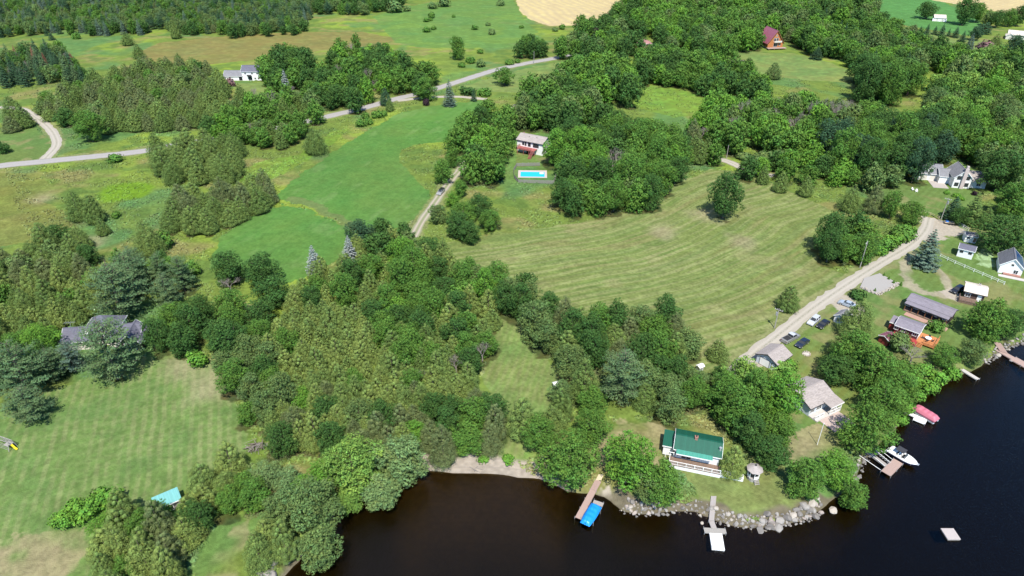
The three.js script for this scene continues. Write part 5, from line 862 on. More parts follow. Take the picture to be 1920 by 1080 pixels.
{ // red cottage
  const l = lot([1678.6, 608.6], [1725, 625], 3.2, 5.8), o = thing('red_cottage', 'dark red cottage with grey roof, red terrace and square orange deck', 'house', l.at, l.yaw), q = { w: l.w - 0.6, d: 5.0, h: 3.1, rise: 0.85, ov: 0.4, wall: M['maroon siding'], roof: M['mauve shingle'] };
  gableBlock(o, q); for (const u of [-2.6, -0.9, 1.9]) opening(o, q, 'f', u, 2.1, 0.9, 0.8); opening(o, q, 'r', 0, 1.7, 1.4, 1.6, { name: 'patio_door' }); mesh('end_wall', bx(0.05, 2.9, 4.8, q.w / 2 + 0.03, 1.55, 0), M['white paint'], o);
  mesh('red_terrace', [bx(l.w, 0.14, 2.6, 0.2, 0.75, q.d / 2 + 1.2), bx(l.w, 0.6, 0.08, 0.2, 0.4, q.d / 2 + 2.45)], M['red siding'], o);
  monoBlock(o, { w: 1.8, d: 3, h: 2.3, rise: 0.4, ov: 0.2, x: -q.w / 2 - 0.95, z: -0.6, wall: M['red siding'], roof: M['mauve shingle'] }, 'annex_roof');
  const dx = q.w / 2 + 2.3; mesh('deck', boards(4.4, 5.2, 0.85, dx, 0.7, 'z'), M['orange deck'], o); mesh('deck_frame', [bx(4.4, 0.3, 0.1, dx, 0.66, 3.3), bx(0.1, 0.3, 5.2, dx + 2.2, 0.66, 0.7), ...[[-2, 3.2], [2.1, 3.2], [2.1, -1.8]].map(([x, z]) => bx(0.14, 0.7, 0.14, dx + x, 0.35, z))], M['orange deck'], o);
  railing(o, [[dx - 0.6, 3.25], [dx + 2.15, 3.25], [dx + 2.15, -1.85]], 0.87, 0.95, M['orange deck']); mesh('deck_stairs', stair(2.2, dx - 1.6, 0.85, 3.3, 4, 0.2, 0.34), M['orange deck'], o);
  // patio set on the deck
  const t = thing('patio_table', 'white patio table standing on the orange deck of the red cottage', 'table', o.localToWorld(V(dx, 0.87, 0.9)).toArray(), l.yaw); const disc = new THREE.CylinderGeometry(0.75, 0.75, 0.05, 20); disc.translate(0, 0.72, 0); mesh('table_top', disc, M['white plastic'], t); mesh('leg', [bar([0, 0, 0], [0, 0.7, 0], 0.05), bar([-0.4, 0.02, 0], [0.4, 0.02, 0], 0.04), bar([0, 0.02, -0.4], [0, 0.02, 0.4], 0.04)], M['white plastic'], t);
  o.updateMatrixWorld(true); t.position.copy(o.localToWorld(V(dx, 0.87, 0.9)));
  [['back', 0], ['right', 1.57], ['front', 3.14], ['left', 4.71]].forEach(([k, a]) => { const p = o.localToWorld(V(dx - sin(a) * 1.15, 0.87, 0.9 - cos(a) * 1.15)), c = thing('patio_chair', `dark patio chair at the ${k} side of the white table on the orange deck`, 'chair', p.toArray(), l.yaw + a); mesh('seat', rbx(0.5, 0.06, 0.5, 0, 0.43, 0, 0.02), M.charcoal, c); mesh('backrest', rbx(0.5, 0.5, 0.05, 0, 0.7, -0.25, 0.02), M.charcoal, c); for (const [x, z] of [[-0.22, -0.22], [0.22, -0.22], [-0.22, 0.22], [0.22, 0.22]]) mesh('leg', bar([x, 0, z], [x, 0.42, z], 0.02), M.charcoal, c); });
}
{ // long brown house
  const l = lot([1695.9, 564.5], [1781.6, 597.6], 2.9, 6.6), o = thing('long_house', 'long dark brown house with low grey roof and covered veranda beside a brick patio', 'house', l.at, l.yaw), q = { w: l.w - 0.8, d: 4.4, h: 2.8, rise: 0.9, ov: 0.4, z: -0.7, wall: M['brown siding'], roof: M['mauve shingle'], trim: M.charcoal };
  gableBlock(o, q); for (const u of [-5.4, -3, -0.6, 2, 4.6]) opening(o, q, 'f', u, 1.5, 1.1, 1.1); monoBlock(o, { w: q.w, d: 1.9, h: 2.35, rise: 0.32, ov: 0.15, z: q.d / 2 + 0.2, roof: M['mauve shingle'], trim: M.charcoal }, 'veranda_roof');
  for (let k = 0; k < 7; k++) mesh('veranda_post', bx(0.12, 2.4, 0.12, -q.w / 2 + 0.2 + k * (q.w - 0.4) / 6, 1.2, q.d / 2 + 1.05), M['log dark'], o); mesh('veranda_floor', bx(q.w, 0.3, 1.9, 0, 0.15, q.d / 2 + 0.2), M['brown deck'], o);
  mesh('brick_patio', bx(11, 0.12, 2, 1, 0.06, q.d / 2 + 2.4), mat('patio brick', 0.36, 0.22, 0.17, 0.95), o); mesh('end_gable', bx(0.05, 1.0, 3.9, q.w / 2 + 0.03, 2.6, -0.7), M['white trim'], o);
}
{ // beige roofed house
  const l = lot([1808.4, 544.8], [1851, 555], 2.9, 6.5), o = thing('beige_roofed_house', 'small dark house with pale beige roof and brown deck by the right shore', 'house', l.at, l.yaw), q = { w: l.w - 0.8, d: 5.6, h: 2.8, rise: 0.9, ov: 0.5, wall: M['brown siding'], roof: M['beige roof'], trim: M.charcoal };
  gableBlock(o, q); opening(o, q, 'f', 1.3, 1.35, 0.9, 1.9, { name: 'door', pane: M['white paint'], mull: 0 }); opening(o, q, 'f', -1.6, 1.6, 1.2, 1); chimney(o, 0.6, 3.5, -0.4, 0.4, 0.7, M.concrete);
  mesh('deck', [...boards(4.6, 2.8, 0.7, -1.2, 4.2), bx(4.6, 0.6, 0.08, -1.2, 0.36, 5.58), bx(0.08, 0.6, 2.8, -3.5, 0.36, 4.2)], M['brown deck'], o); railing(o, [[-3.5, 2.9], [-3.5, 5.6], [1.1, 5.6]], 0.72, 0.9, M['brown deck']);
}
for (const [a, b, h, d, rise, rf, label, name] of [[[1797, 465], [1829, 472.6], 3.0, 4.6, 0.85, 'slate shingle', 'larger and nearer of two white sheds, with a slate blue roof', 'white_shed'], [[1810.4, 441.5], [1834.8, 445], 2.5, 3.8, 0.5, 'grey shingle', 'smaller white shed with grey roof behind the larger one, porch at its right', 'white_shed']]) {
  const l = lot(a, b, h, d), o = thing(name, label, 'shed', l.at, l.yaw), q = { w: l.w - 0.5, d: d - 0.5, h: h - 0.1, rise, ov: 0.25, wall: M['white paint'], roof: M[rf] };
  gableBlock(o, q); if (h > 2.8) for (const u of [-1.2, 1.2]) opening(o, q, 'f', u, 2.0, 0.8, 0.6, { frame: M.charcoal }); else { opening(o, q, 'f', -0.7, 1.7, 0.7, 0.4, { frame: M.charcoal }); opening(o, q, 'f', 1.2, 1.1, 0.9, 1.6, { name: 'door', pane: M['brown deck'], mull: 0 }); }
}
{ // house with solar roof at the right edge
  const [x, z] = P(1903, 515), o = thing('solar_roofed_house', 'white house with blue solar panels on its roof at the right edge', 'house', [x, 0, z - 3.5], -0.5), q = { w: 8, d: 6, h: 2.9, rise: 2.6, ov: 0.35, rot: PI / 2, wall: M['white paint'], roof: M['dark shingle'] };
  gableBlock(o, q); const a = atan2(2.6, 3), g = []; for (let i = 0; i < 2; i++) for (let k = 0; k < 6; k++) { const b = bx(1.55, 0.05, 1.15); b.translate(0, 0, 0); b.rotateZ(-a); b.translate(0.55 + 0.62 + i * 1.62 * cos(a), 5.72 - (0.55 + 0.62) * sin(a) / cos(a) * 1 - i * 1.62 * sin(a), -3.1 + k * 1.24); g.push(b); }
  for (const b of g) mesh('solar_panel', b, M.solar, o); opening(o, { w: 6, d: 8 }, 'f', 0, 3.4, 0.7, 0.7, { mull: 0 }); opening(o, { w: 6, d: 8 }, 'f', 1.4, 1.3, 1.1, 1.2); mesh('brick_step', bx(4.6, 0.5, 0.9, 0.6, 0.25, 4.5), M.brick, o); mesh('paving', bx(7, 0.1, 1.6, 0.6, 0.05, 5.8), M.concrete, o);
}
{ // big white house
  const [x, z] = P(1803, 352), o = thing('large_white_house', 'large white house with grey gabled roofs and tall chimney among dark trees', 'house', [x, 0, z - 4], -0.2);
  const mid = { w: 9, d: 6.2, h: 4.4, rise: 2.9, ov: 0.4, rot: PI / 2, wall: M['white paint'], roof: M['grey shingle'] }; gableBlock(o, mid); const f = { w: 6.2, d: 9 };
  for (const [u, y] of [[-1.8, 1.5], [1.8, 1.5], [-1.5, 4.2], [1.6, 4.2]]) opening(o, f, 'f', u, y, 1.3, 1.3, { frame: M.charcoal }); mesh('chimney_breast', [bx(1.3, 8.2, 0.8, 0.1, 4.1, 4.85), bx(0.8, 1, 0.8, 0.1, 8.7, 4.75)], mat('pale stone', 0.5, 0.42, 0.4, 0.95), o);
  const rw = { w: 6.5, d: 7, h: 3, rise: 2.6, ov: 0.4, x: 6.0, z: -0.3, wall: M['white paint'], roof: M['taupe shingle'] }; gableBlock(o, rw); opening(o, rw, 'f', 0.6, 1.5, 1.4, 1.2); const sk = bx(0.9, 0.1, 1.3); sk.rotateX(atan2(2.6, 3.5)); sk.translate(6.6, 4.62, 1.5); mesh('skylight', sk, glass, o);
  const lk = { w: 4.5, d: 6, h: 3, rise: 2, ov: 0.3, x: -4.6, z: -2.4, wall: M['white paint'], roof: M['grey shingle'] }; gableBlock(o, lk);
  const lw = { w: 8.4, d: 7, h: 3, rise: 2.6, ov: 0.4, x: -9.6, z: -5.2, wall: M['white paint'], roof: M['grey shingle'] }; gableBlock(o, lw); for (const u of [-2.2, 1.4]) opening(o, lw, 'f', u, 1.2, 2.6, 2.1, { name: 'garage_door', pane: M.cream, mull: 0 });
  const dm = { w: 2.2, d: 2, h: 1.1, rise: 0.8, ov: 0.15, rot: PI / 2, x: -9.8, y: 3.4, z: -3.0, wall: M['white paint'], roof: M['grey shingle'] }; gableBlock(o, dm); opening(o, { w: 2, d: 2.2, x: -9.8, y: 3.4, z: -3.0 }, 'f', 0, 0.65, 0.9, 0.8, { frame: M.charcoal });
  mesh('forecourt', bx(5.6, 0.08, 7.5, -7.2, 0.04, 2.2), mat('court paving', 0.36, 0.32, 0.29, 0.95), o);
}
{ // pool house
  const l = lot([967, 261], [1018, 270.8], 5.4, 9), o = thing('pool_house', 'pale house with grey roof and red raised deck above the swimming pool', 'house', l.at, l.yaw), q = { w: l.w - 0.8, d: 8, h: 5.3, rise: 1.7, ov: 0.4, wall: M['white paint'], roof: M['taupe shingle'], trim: M.charcoal };
  gableBlock(o, q); for (const [u, w, h] of [[-3.2, 0.9, 1], [-2.0, 0.6, 1.4], [-0.2, 1.2, 1.5], [2.4, 1.4, 1.5], [3.8, 1.1, 1.4]]) opening(o, q, 'f', u, 3.9, w, h, { frame: M.charcoal }); chimney(o, -q.w / 2 + 0.9, 6, -0.6, 0.6, 1.2);
  for (const x of [-1.6, 2.1]) mesh('vent_pipe', bar([x, 5.9, 1.4], [x, 6.8, 1.4], 0.14, 0.14, 8), M.charcoal, o);
  mesh('deck', boards(8.6, 3, 2.6, -0.4, q.d / 2 + 1.5), M['red deck'], o); mesh('deck_frame', [bx(8.6, 0.3, 0.1, -0.4, 2.4, q.d / 2 + 3), ...[-4.5, -1.5, 1.2, 3.8].map((x) => bx(0.16, 2.4, 0.16, x, 1.2, q.d / 2 + 2.9))], M['red deck'], o); railing(o, [[-4.7, q.d / 2 + 0.1], [-4.7, q.d / 2 + 3], [2.4, q.d / 2 + 3]], 2.62, 1.0, M['red deck']); mesh('deck_stairs', [...stair(1.3, 3.1, 2.6, q.d / 2 + 3, 10, 0.26, 0.34)], M['red deck'], o); opening(o, q, 'f', -0.5, 1.1, 1.8, 1.9, { name: 'patio_door', frame: M.charcoal });
}
{ // swimming pool, its paving and fence
  const c = (a, b) => { const p = P(a, b); return p; }, a = c(976, 327), b = c(1021, 327.5), mid = [(a[0] + b[0]) / 2, (a[1] + b[1]) / 2], pw = b[0] - a[0], yaw = atan2(-(b[1] - a[1]), pw) ;
  const o = thing('swimming_pool', 'bright blue rectangular swimming pool inside a fence below the pool house', 'swimming pool', [mid[0], 0, mid[1]], yaw), d = 5.2;
  mesh('pool_coping', [bx(pw + 2, 0.12, 0.9, 0, 0.06, d / 2 + 0.45), bx(pw + 2, 0.12, 1.7, 0, 0.06, -d / 2 - 0.85), bx(1, 0.12, d, -pw / 2 - 0.5, 0.06, 0), bx(1, 0.12, d, pw / 2 + 0.5, 0.06, 0)], mat('pool paving', 0.44, 0.38, 0.34, 0.9), o);
  mesh('pool_water', bx(pw, 0.06, d, 0, 0.05, 0), new THREE.MeshPhysicalMaterial({ name: 'pool water', color: C(0.02, 0.4, 0.72), roughness: 0.08 }), o); mesh('pool_step', bx(1.6, 0.1, 1.6, pw / 2 - 1.2, 0.09, -d / 2 + 1.3), M['white plastic'], o);
}
function fence(name, label, pts, { h = 1.2, rails = 2, gap = 2.4, panel, m = M['white trim'], rail = 0.1 } = {}) {
  const base = pts[0], o = thing(name, label, 'fence', [base[0], 0, base[1]]), q = pts.map(([x, z]) => [x - base[0], z - base[1]]);
  for (let i = 1; i < q.length; i++) { const a = q[i - 1], b = q[i], l = hypot(b[0] - a[0], b[1] - a[1]), n = max(1, Math.round(l / gap));
    for (let k = i === 1 ? 0 : 1; k <= n; k++) { const x = lerp(a[0], b[0], k / n), z = lerp(a[1], b[1], k / n); mesh('post', bx(0.11, h + 0.06, 0.11, x, (h + 0.08) / 2, z), m, o); }
    for (let k = 0; k < n; k++) { const A = [lerp(a[0], b[0], k / n), lerp(a[1], b[1], k / n)], B = [lerp(a[0], b[0], (k + 1) / n), lerp(a[1], b[1], (k + 1) / n)];
      if (panel) { const g = [], c = floor(hypot(B[0] - A[0], B[1] - A[1]) / 0.17); for (let s = 0; s < c; s++) { const t = (s + 0.5) / c; g.push(bx(0.13, h - 0.1, 0.03, lerp(A[0], B[0], t), h / 2 + 0.05, lerp(A[1], B[1], t), atan2(-(B[1] - A[1]), B[0] - A[0]))); } g.push(beam([A[0], h * 0.8, A[1]], [B[0], h * 0.8, B[1]], 0.06, 0.09), beam([A[0], 0.3, A[1]], [B[0], 0.3, B[1]], 0.06, 0.09)); mesh('picket_panel', g, m, o); }
      else for (let r = 0; r < rails; r++) { const y = h * (1 - r * 0.45) - 0.08; mesh('rail', beam([A[0], y, A[1]], [B[0], y, B[1]], 0.05, rail), m, o); } } }
  return o;
}
fence('pool_fence', 'weathered grey board fence enclosing the swimming pool', px([[1012, 311], [969, 312], [963, 322], [964, 334], [972, 343], [1038, 345], [1042, 333]]), { h: 1.5, gap: 2.4, panel: true, m: M['grey fence'] });
fence('rail_fence', 'long white rail fence between the white sheds and the beige roofed house', px([[1762, 482], [1790, 495], [1825, 510], [1858, 524], [1882, 534]]), { h: 1.1, rail: 0.08 });
fence('rail_fence', 'short white rail fence beside the smaller white shed', px([[1796, 422], [1815, 433]]), { h: 1.2, rails: 3, gap: 2 });
fence('rail_fence', 'low wooden rail fence at the top of the gravel turning place', px([[1728, 399], [1744, 404], [1760, 411]]), { h: 1.1, m: M['pale timber'] });
{ // log house
  const [x, z] = P(1449, 92), o = thing('log_house', 'orange log house with tall glazed gable and steep red metal roof', 'house', [x, 0, z - 8], 0.15), q = { w: 16, d: 11, h: 3.2, rise: 7.6, ov: 0.7, rot: PI / 2, y: 1.2, wall: M.log, roof: M['red metal'], trim: M['log dark'] }; gableBlock(o, q);
  const f = { w: 11, d: 16, y: 1.2 }; for (const [u, y, w, h] of [[0, 1.5, 2.6, 2.3], [-0.9, 5.0, 1.5, 2.0], [0.9, 5.0, 1.5, 2.0], [0, 7.6, 0.9, 0.8], [3.2, 1.6, 1, 1.2]]) opening(o, f, 'f', u, y, w, h, { frame: M['white trim'], mull: 1 });
  mesh('balcony', [bx(5.2, 0.2, 1.4, 1.2, 4.6, 8.7), bx(5.2, 0.9, 0.08, 1.2, 5.2, 9.35)], M.cream, o); mesh('deck', [...boards(13.5, 3, 1.15, 0.3, 9.6, 'x', 0.3), bx(13.5, 0.3, 0.1, 0.3, 1.0, 11.1)], M['rose deck'], o); for (const u of [-5, -1.6, 1.8, 5.4]) mesh('deck_post', bx(0.25, 1.1, 0.25, u, 0.5, 10.8), M['log dark'], o); mesh('foundation', bx(10.8, 1.2, 15.8, 0, 0.6, 0), M.stone, o);
  const dm = { w: 4, d: 5, h: 1.2, rise: 1.2, ov: 0.2, x: -3.6, y: 5.2, z: -3.4, rot: 0, wall: M.log, roof: M['red metal'] }; monoBlock(o, dm, 'dormer_roof');
}
{ // farmhouse with rose roof
  const l = lot([1184, 82.5], [1213, 82], 2.9, 9), o = thing('rose_roofed_farmhouse', 'brick farmhouse with a low dusty rose hip roof in the far trees', 'house', l.at, l.yaw), q = { w: l.w + 2.5, d: 9, h: 2.9, rise: 2.4, ov: 0.6, x: 2, wall: M.brick, roof: M['rose metal'] }; hipBlock(o, q); opening(o, q, 'f', -2.6, 1.5, 2, 1.4, { mull: 2 }); opening(o, q, 'f', 1.6, 1.5, 1.6, 1.4); chimney(o, 3.4, 4.6, 0, 0.7, 1.4);
  gableBlock(o, { w: 8, d: 6, h: 2.8, rise: 1.6, x: -4.5, z: -8, wall: M.cream, roof: M['weathered shingle'] });
}
{ const [x, z] = P(1381, 127), o = thing('small_barn', 'small barn with brown roof half hidden by trees left of the log house lawn', 'barn', [x, 0, z - 2], -0.35), q = { w: 8.5, d: 5.5, h: 2.6, rise: 1.7, ov: 0.4, wall: M['log dark'], roof: mat('brown roofing', 0.22, 0.16, 0.14, 0.9, { map: shingle }) }; gableBlock(o, q); opening(o, q, 'r', 0, 1.3, 1.6, 2, { name: 'door', pane: M.charcoal, mull: 0 }); }
{ // white farmhouse
  const l = lot([450.5, 134], [488, 134], 5.4, 8.5), o = thing('white_farmhouse', 'white two storey farmhouse with grey roof and lower left wing', 'house', l.at, l.yaw), q = { w: l.w - 0.6, d: 7.6, h: 5.3, rise: 2.6, ov: 0.35, wall: M['white paint'], roof: M['slate shingle'] }; gableBlock(o, q);
  for (const [u, y] of [[-3.4, 4.2], [0.6, 4.2], [3.6, 4.2], [2.0, 1.3], [4.0, 1.3]]) opening(o, q, 'f', u, y, 1, 1); opening(o, q, 'f', -0.9, 1.3, 2.2, 2.4, { name: 'door', pane: M.charcoal, mull: 0 }); mesh('balcony', [bx(2.6, 0.12, 1.2, -1, 2.75, 4.4), bx(2.6, 0.8, 0.06, -1, 3.2, 4.97)], M.charcoal, o);
  const wq = { w: 11, d: 7.4, h: 2.7, rise: 2.2, ov: 0.35, x: -q.w / 2 - 5.4, wall: M['white paint'], roof: M['grey shingle'] }; gableBlock(o, wq); opening(o, wq, 'f', 4.3, 1.2, 2, 2.3, { name: 'garage_door', pane: M['dark gap'], mull: 0 }); opening(o, wq, 'f', -2, 1.4, 1.2, 1.1);
}
{ const l = lot([1752, 33], [1774.5, 34.2], 2.8, 8), o = thing('white_garage', 'white three door garage with pale roof among trees at the top right', 'garage', l.at, l.yaw), q = { w: l.w - 0.6, d: 7.2, h: 2.8, rise: 1.8, ov: 0.35, wall: M.cream, roof: M['beige roof'] }; gableBlock(o, q); for (const u of [-3.8, 0, 3.6]) opening(o, q, 'f', u, 1.2, 2.7, 2.2, { name: 'garage_door', pane: M['white paint'], mull: 0 }); }
{ const l = lot([1891, 64], [1925, 67], 3, 9), o = thing('pink_roofed_house', 'pale house with pinkish white roof at the upper right edge', 'house', l.at, l.yaw), q = { w: l.w, d: 8, h: 3, rise: 2.2, ov: 0.4, wall: M.cream, roof: M['beige roof'] }; gableBlock(o, q); opening(o, q, 'f', -3, 1.5, 1.6, 1.3); opening(o, q, 'f', 1.2, 1.5, 1.6, 1.3); gableBlock(o, { w: 6, d: 5, h: 2.6, rise: 1.4, rot: PI / 2, x: -4.4, z: 5.4, wall: M.cream, roof: M['beige roof'] }); }
{ // grey roofed house behind the pine
  const [x, z] = P(193, 655), o = thing('grey_roofed_house', 'rambling house with slate grey gables half hidden by a huge white pine', 'house', [x, 0, z - 3], 0.12), R_ = M['slate shingle'], W_ = M.cream;
  hipBlock(o, { w: 8, d: 8, h: 3.4, rise: 3.4, ov: 0.5, x: -1.4, z: -3, wall: W_, roof: R_ }); gableBlock(o, { w: 7, d: 6, h: 3, rise: 2, ov: 0.5, x: -6.0, z: -0.5, wall: W_, roof: R_ });
  const rq = { w: 8, d: 6.2, h: 3, rise: 2.1, ov: 0.5, x: 5.2, z: -0.6, wall: W_, roof: R_ }; gableBlock(o, rq); const gq = { w: 6.5, d: 5, h: 3, rise: 2.2, ov: 0.45, rot: PI / 2, x: 7.6, z: 1.6, wall: M['brown siding'], roof: R_ }; gableBlock(o, gq); opening(o, { w: 5, d: 6.5, x: 7.6, z: 1.6 }, 'f', 0, 1.6, 2.6, 1.9, { mull: 3 }); mesh('skylight', bx(0.9, 0.12, 0.9, -3.6, 4.6, 1.6, 0, 0.5), M['white trim'], o);
  const an = thing('tv_antenna', 'thin metal television antenna behind the grey roofed house', 'antenna', [P(132, 610, 8)[0], 0, P(132, 610, 8)[1]]); mesh('mast', bar([0, 0, 0], [0, 9, 0], 0.05, 0.04), M.galvanised, an); mesh('boom', [bar([-1.4, 8.7, 0], [1.4, 9.0, 0], 0.03), ...[-1.2, -0.6, 0, 0.6, 1.2].map((u) => bar([u, 8.85, -0.7], [u, 8.85, 0.7], 0.02))], M.galvanised, an);
}
{ const [x, z] = P(318, 950), o = thing('teal_roofed_shed', 'shed with a pale teal metal roof hidden among cedars by the striped lawn', 'shed', [x, 0, z], 0.62), q = { w: 4.2, d: 2.5, h: 2, rise: 0.45, ov: 0.3, wall: M['grey timber'], roof: M['teal metal'], trim: M['white trim'] }; monoBlock(o, q); opening(o, q, 'f', 0, 1.05, 1.2, 1.9, { name: 'door', pane: M.charcoal, mull: 0 }); }
{ const [x, z] = P(1044, 728), o = thing('storage_box', 'small whitish storage shed at the right edge of the grass clearing', 'shed', [x, 0, z], 0.3), q = { w: 1.6, d: 1.3, h: 1.4, rise: 0.3, ov: 0.12, wall: M.cream, roof: M['white paint'] }; gableBlock(o, q); opening(o, q, 'f', 0, 0.68, 0.7, 1.1, { name: 'door', pane: M.cream, mull: 0 }); }
{ const [x, z] = P(1312, 693), o = thing('utility_shed', 'tiny pale metal shed on the grass left of the garage', 'shed', [x, 0, z], 0.5), q = { w: 1.4, d: 1.1, h: 1.2, rise: 0.25, ov: 0.12, wall: M.galvanised, roof: M['white paint'] }; gableBlock(o, q); opening(o, q, 'f', 0, 0.6, 0.6, 1.0, { name: 'door', pane: M.galvanised, mull: 0 }); }
{ const [x, z] = P(1661, 642), o = thing('red_shed', 'small shed with a purplish red roof under trees left of the red cottage', 'shed', [x, 0, z], 0.5), q = { w: 3, d: 2.6, h: 2, rise: 0.6, ov: 0.25, wall: M['dark red'], roof: mat('plum roofing', 0.2, 0.07, 0.1, 0.8, { map: shingle }) }; gableBlock(o, q); opening(o, q, 'f', 0, 0.95, 0.8, 1.7, { name: 'door', pane: M['white paint'], mull: 0 }); }

// ---------- docks and boats ----------
const frame2 = (a, b, y) => { const A = P(a[0], a[1], y), B = P(b[0], b[1], y), w = hypot(B[0] - A[0], B[1] - A[1]); return { A, B, w, yaw: atan2(-(B[1] - A[1]), B[0] - A[0]), mid: [(A[0] + B[0]) / 2, (A[1] + B[1]) / 2] }; };
// a deck between two points of its centre line (local x along it), standing at level y
function pier(o, a, b, w, y, m, { posts = true, boardStep = 0.16, name = 'deck' } = {}) {
  const l = hypot(b[0] - a[0], b[1] - a[1]), yaw = atan2(-(b[1] - a[1]), b[0] - a[0]), cx = (a[0] + b[0]) / 2, cz = (a[1] + b[1]) / 2, g = boards(l, w, y, 0, 0, 'z', boardStep);
  const d = mesh(name, g.map((k) => put(k, { x: cx, z: cz, rot: yaw })), m, o); mesh('edge_beam', [1, -1].map((s) => put(bx(l, 0.2, 0.08, 0, y - 0.12, s * (w / 2 - 0.04)), { x: cx, z: cz, rot: yaw })), m, o);
  if (posts) for (let k = 0; k <= Math.round(l / 3); k++) for (const s of [1, -1]) { const t = (k / max(1, Math.round(l / 3)) - 0.5) * l; mesh('post', put(bar([t, WATER - 1.8, s * (w / 2 + 0.06)], [t, y + 0.25, s * (w / 2 + 0.06)], 0.05, 0.05, 6), { x: cx, z: cz, rot: yaw }), M.galvanised, o); }
  return d;
}
const rel = (o, p) => [p[0] - o.position.x, p[1] - o.position.z];
const DECK = WATER + 0.45;
{ // left pier with the covered boat
  const s = P(1121, 903, DECK), e = P(1084, 972, DECK), o = thing('boat_pier', 'long brownish wooden pier beside the blue covered boat', 'pier', [s[0], 0, s[1]]), q = (a, b, y = DECK) => rel(o, P(a, b, y));
  pier(o, [0, 0], rel(o, e), 1.3, DECK, M['rose deck']); pier(o, q(1112, 941), q(1130, 947), 1.2, DECK - 0.02, M['grey deck']);
  const t = q(1122, 901, 0.25), m0 = q(1112.5, 919), t2 = q(1127, 890, 0.5), ry = atan2(t[0] - m0[0], t[1] - m0[1]), ramp = []; for (let k = 0; k < 30; k++) { const u = (k + 0.5) / 30; ramp.push(bx(1.3, 0.05, 0.19, lerp(m0[0], t[0], u), lerp(DECK + 0.06, 0.25, u), lerp(m0[1], t[1], u), ry)); } mesh('ramp', ramp, M['rose deck'], o);
  const g = [beam([t[0] - 0.5, 0.25, t[1]], [t2[0] - 0.5, 0.5, t2[1]], 0.08, 0.14), beam([t[0] + 0.5, 0.25, t[1]], [t2[0] + 0.5, 0.5, t2[1]], 0.08, 0.14)]; for (let k = 0; k < 6; k++) { const u = (k + 0.5) / 6; g.push(bx(0.95, 0.05, 0.2, lerp(t[0], t2[0], u), lerp(0.25, 0.5, u) + 0.08, lerp(t[1], t2[1], u))); } mesh('ramp_stair', g, M['pale timber'], o);
  // the boat under its tarpaulin, on a lift
  const a = P(1118, 944, DECK + 1), b = P(1098, 977, DECK + 1), b2 = thing('covered_boat', 'boat under a bright blue tarpaulin moored beside the long brownish pier', 'boat', [(a[0] + b[0]) / 2, WATER, (a[1] + b[1]) / 2], atan2(-(b[1] - a[1]), b[0] - a[0])), len = hypot(b[0] - a[0], b[1] - a[1]) + 0.6;
  const tarp = (l, w, h, y0, sag, seed) => { const N = 28, K = 16, pos = [], uv = [], idx = []; for (let i = 0; i <= N; i++) for (let k = 0; k <= K; k++) { const u = i / N * 2 - 1, v = k / K * 2 - 1, e = Math.pow(max(0, 1 - Math.pow(abs(u), 6)), 0.25), half = w / 2 * (u > 0 ? lerp(1, 0.78, u * u) : lerp(1, 0.93, u * u)), top = 1 - Math.pow(abs(v), 3.5), endf = 1 - Math.pow(abs(u), 9); pos.push(u * l / 2, y0 + h * min(top, 1) * endf + sag * 0.09 * sin(u * 15 + seed) * top * (1 - v * v) + 0.03 * sin(v * 13 + u * 5), v * half); uv.push(u * 2, v); } for (let i = 0; i < N; i++) for (let k = 0; k < K; k++) { const p = i * (K + 1) + k; idx.push(p, p + 1, p + K + 1, p + 1, p + K + 2, p + K + 1); } const g2 = new THREE.BufferGeometry(); g2.setAttribute('position', new THREE.Float32BufferAttribute(pos, 3)); g2.setAttribute('uv', new THREE.Float32BufferAttribute(uv, 2)); g2.setIndex(idx); g2.computeVertexNormals(); return g2; };
  mesh('tarpaulin', tarp(len, 2.5, 0.75, 0.75, 0.5, 1), M['blue tarp'], b2); mesh('hull', hullGeo(len * 0.97, 2.25, 0.95), M['navy gel'], b2); for (const [x, z] of [[-len * 0.3, 1.3], [len * 0.3, 1.3], [-len * 0.3, -1.3], [len * 0.3, -1.3]]) mesh('lift_post', bar([x, -2, z], [x, 1.0, z], 0.05), M.galvanised, b2);
  // the pink covered pontoon boat by its white dock
  const c = P(1719, 761, 0.1), d = P(1756, 783, 0.1), pl = hypot(d[0] - c[0], d[1] - c[1]) + 0.8, p = thing('pontoon_boat', 'pontoon boat under a long pink cover beside the white dock', 'boat', [(c[0] + d[0]) / 2, WATER, (c[1] + d[1]) / 2], atan2(-(d[1] - c[1]), d[0] - c[0]));
  mesh('cover', tarp(pl, 2.5, 0.8, 1.15, 0.6, 3), M['pink cover'], p); mesh('deck_side', rbx(pl * 0.97, 0.5, 2.35, 0, 0.95, 0, 0.12), mat('pink side', 0.34, 0.1, 0.14, 0.6), p); for (const z of [-0.85, 0.85]) { const g3 = new THREE.CapsuleGeometry(0.32, pl * 0.86, 4, 12); g3.rotateZ(PI / 2); g3.translate(0, 0.4, z); mesh('pontoon', g3, M.aluminium, p); }
  const w = thing('white_dock', 'small white L-shaped dock beside the pink covered boat', 'dock', [P(1696, 770, DECK)[0], 0, P(1696, 770, DECK)[1]]), r2 = (x, y) => rel(w, P(x, y, DECK));
  pier(w, [0, 0], r2(1719, 781), 1.1, DECK, M['white plastic']); pier(w, r2(1714, 782), r2(1736, 791), 2.0, DECK + 0.02, M['white plastic']); const lf = r2(1721, 774), lg = r2(1741, 784); mesh('lift_frame', [bar([lf[0], DECK, lf[1]], [lf[0], DECK + 1.3, lf[1]], 0.06), bar([lg[0], DECK, lg[1]], [lg[0], DECK + 1.3, lg[1]], 0.06), bar([lf[0], DECK + 1, lf[1]], [lg[0], DECK + 1, lg[1]], 0.06)], M.galvanised, w);
}
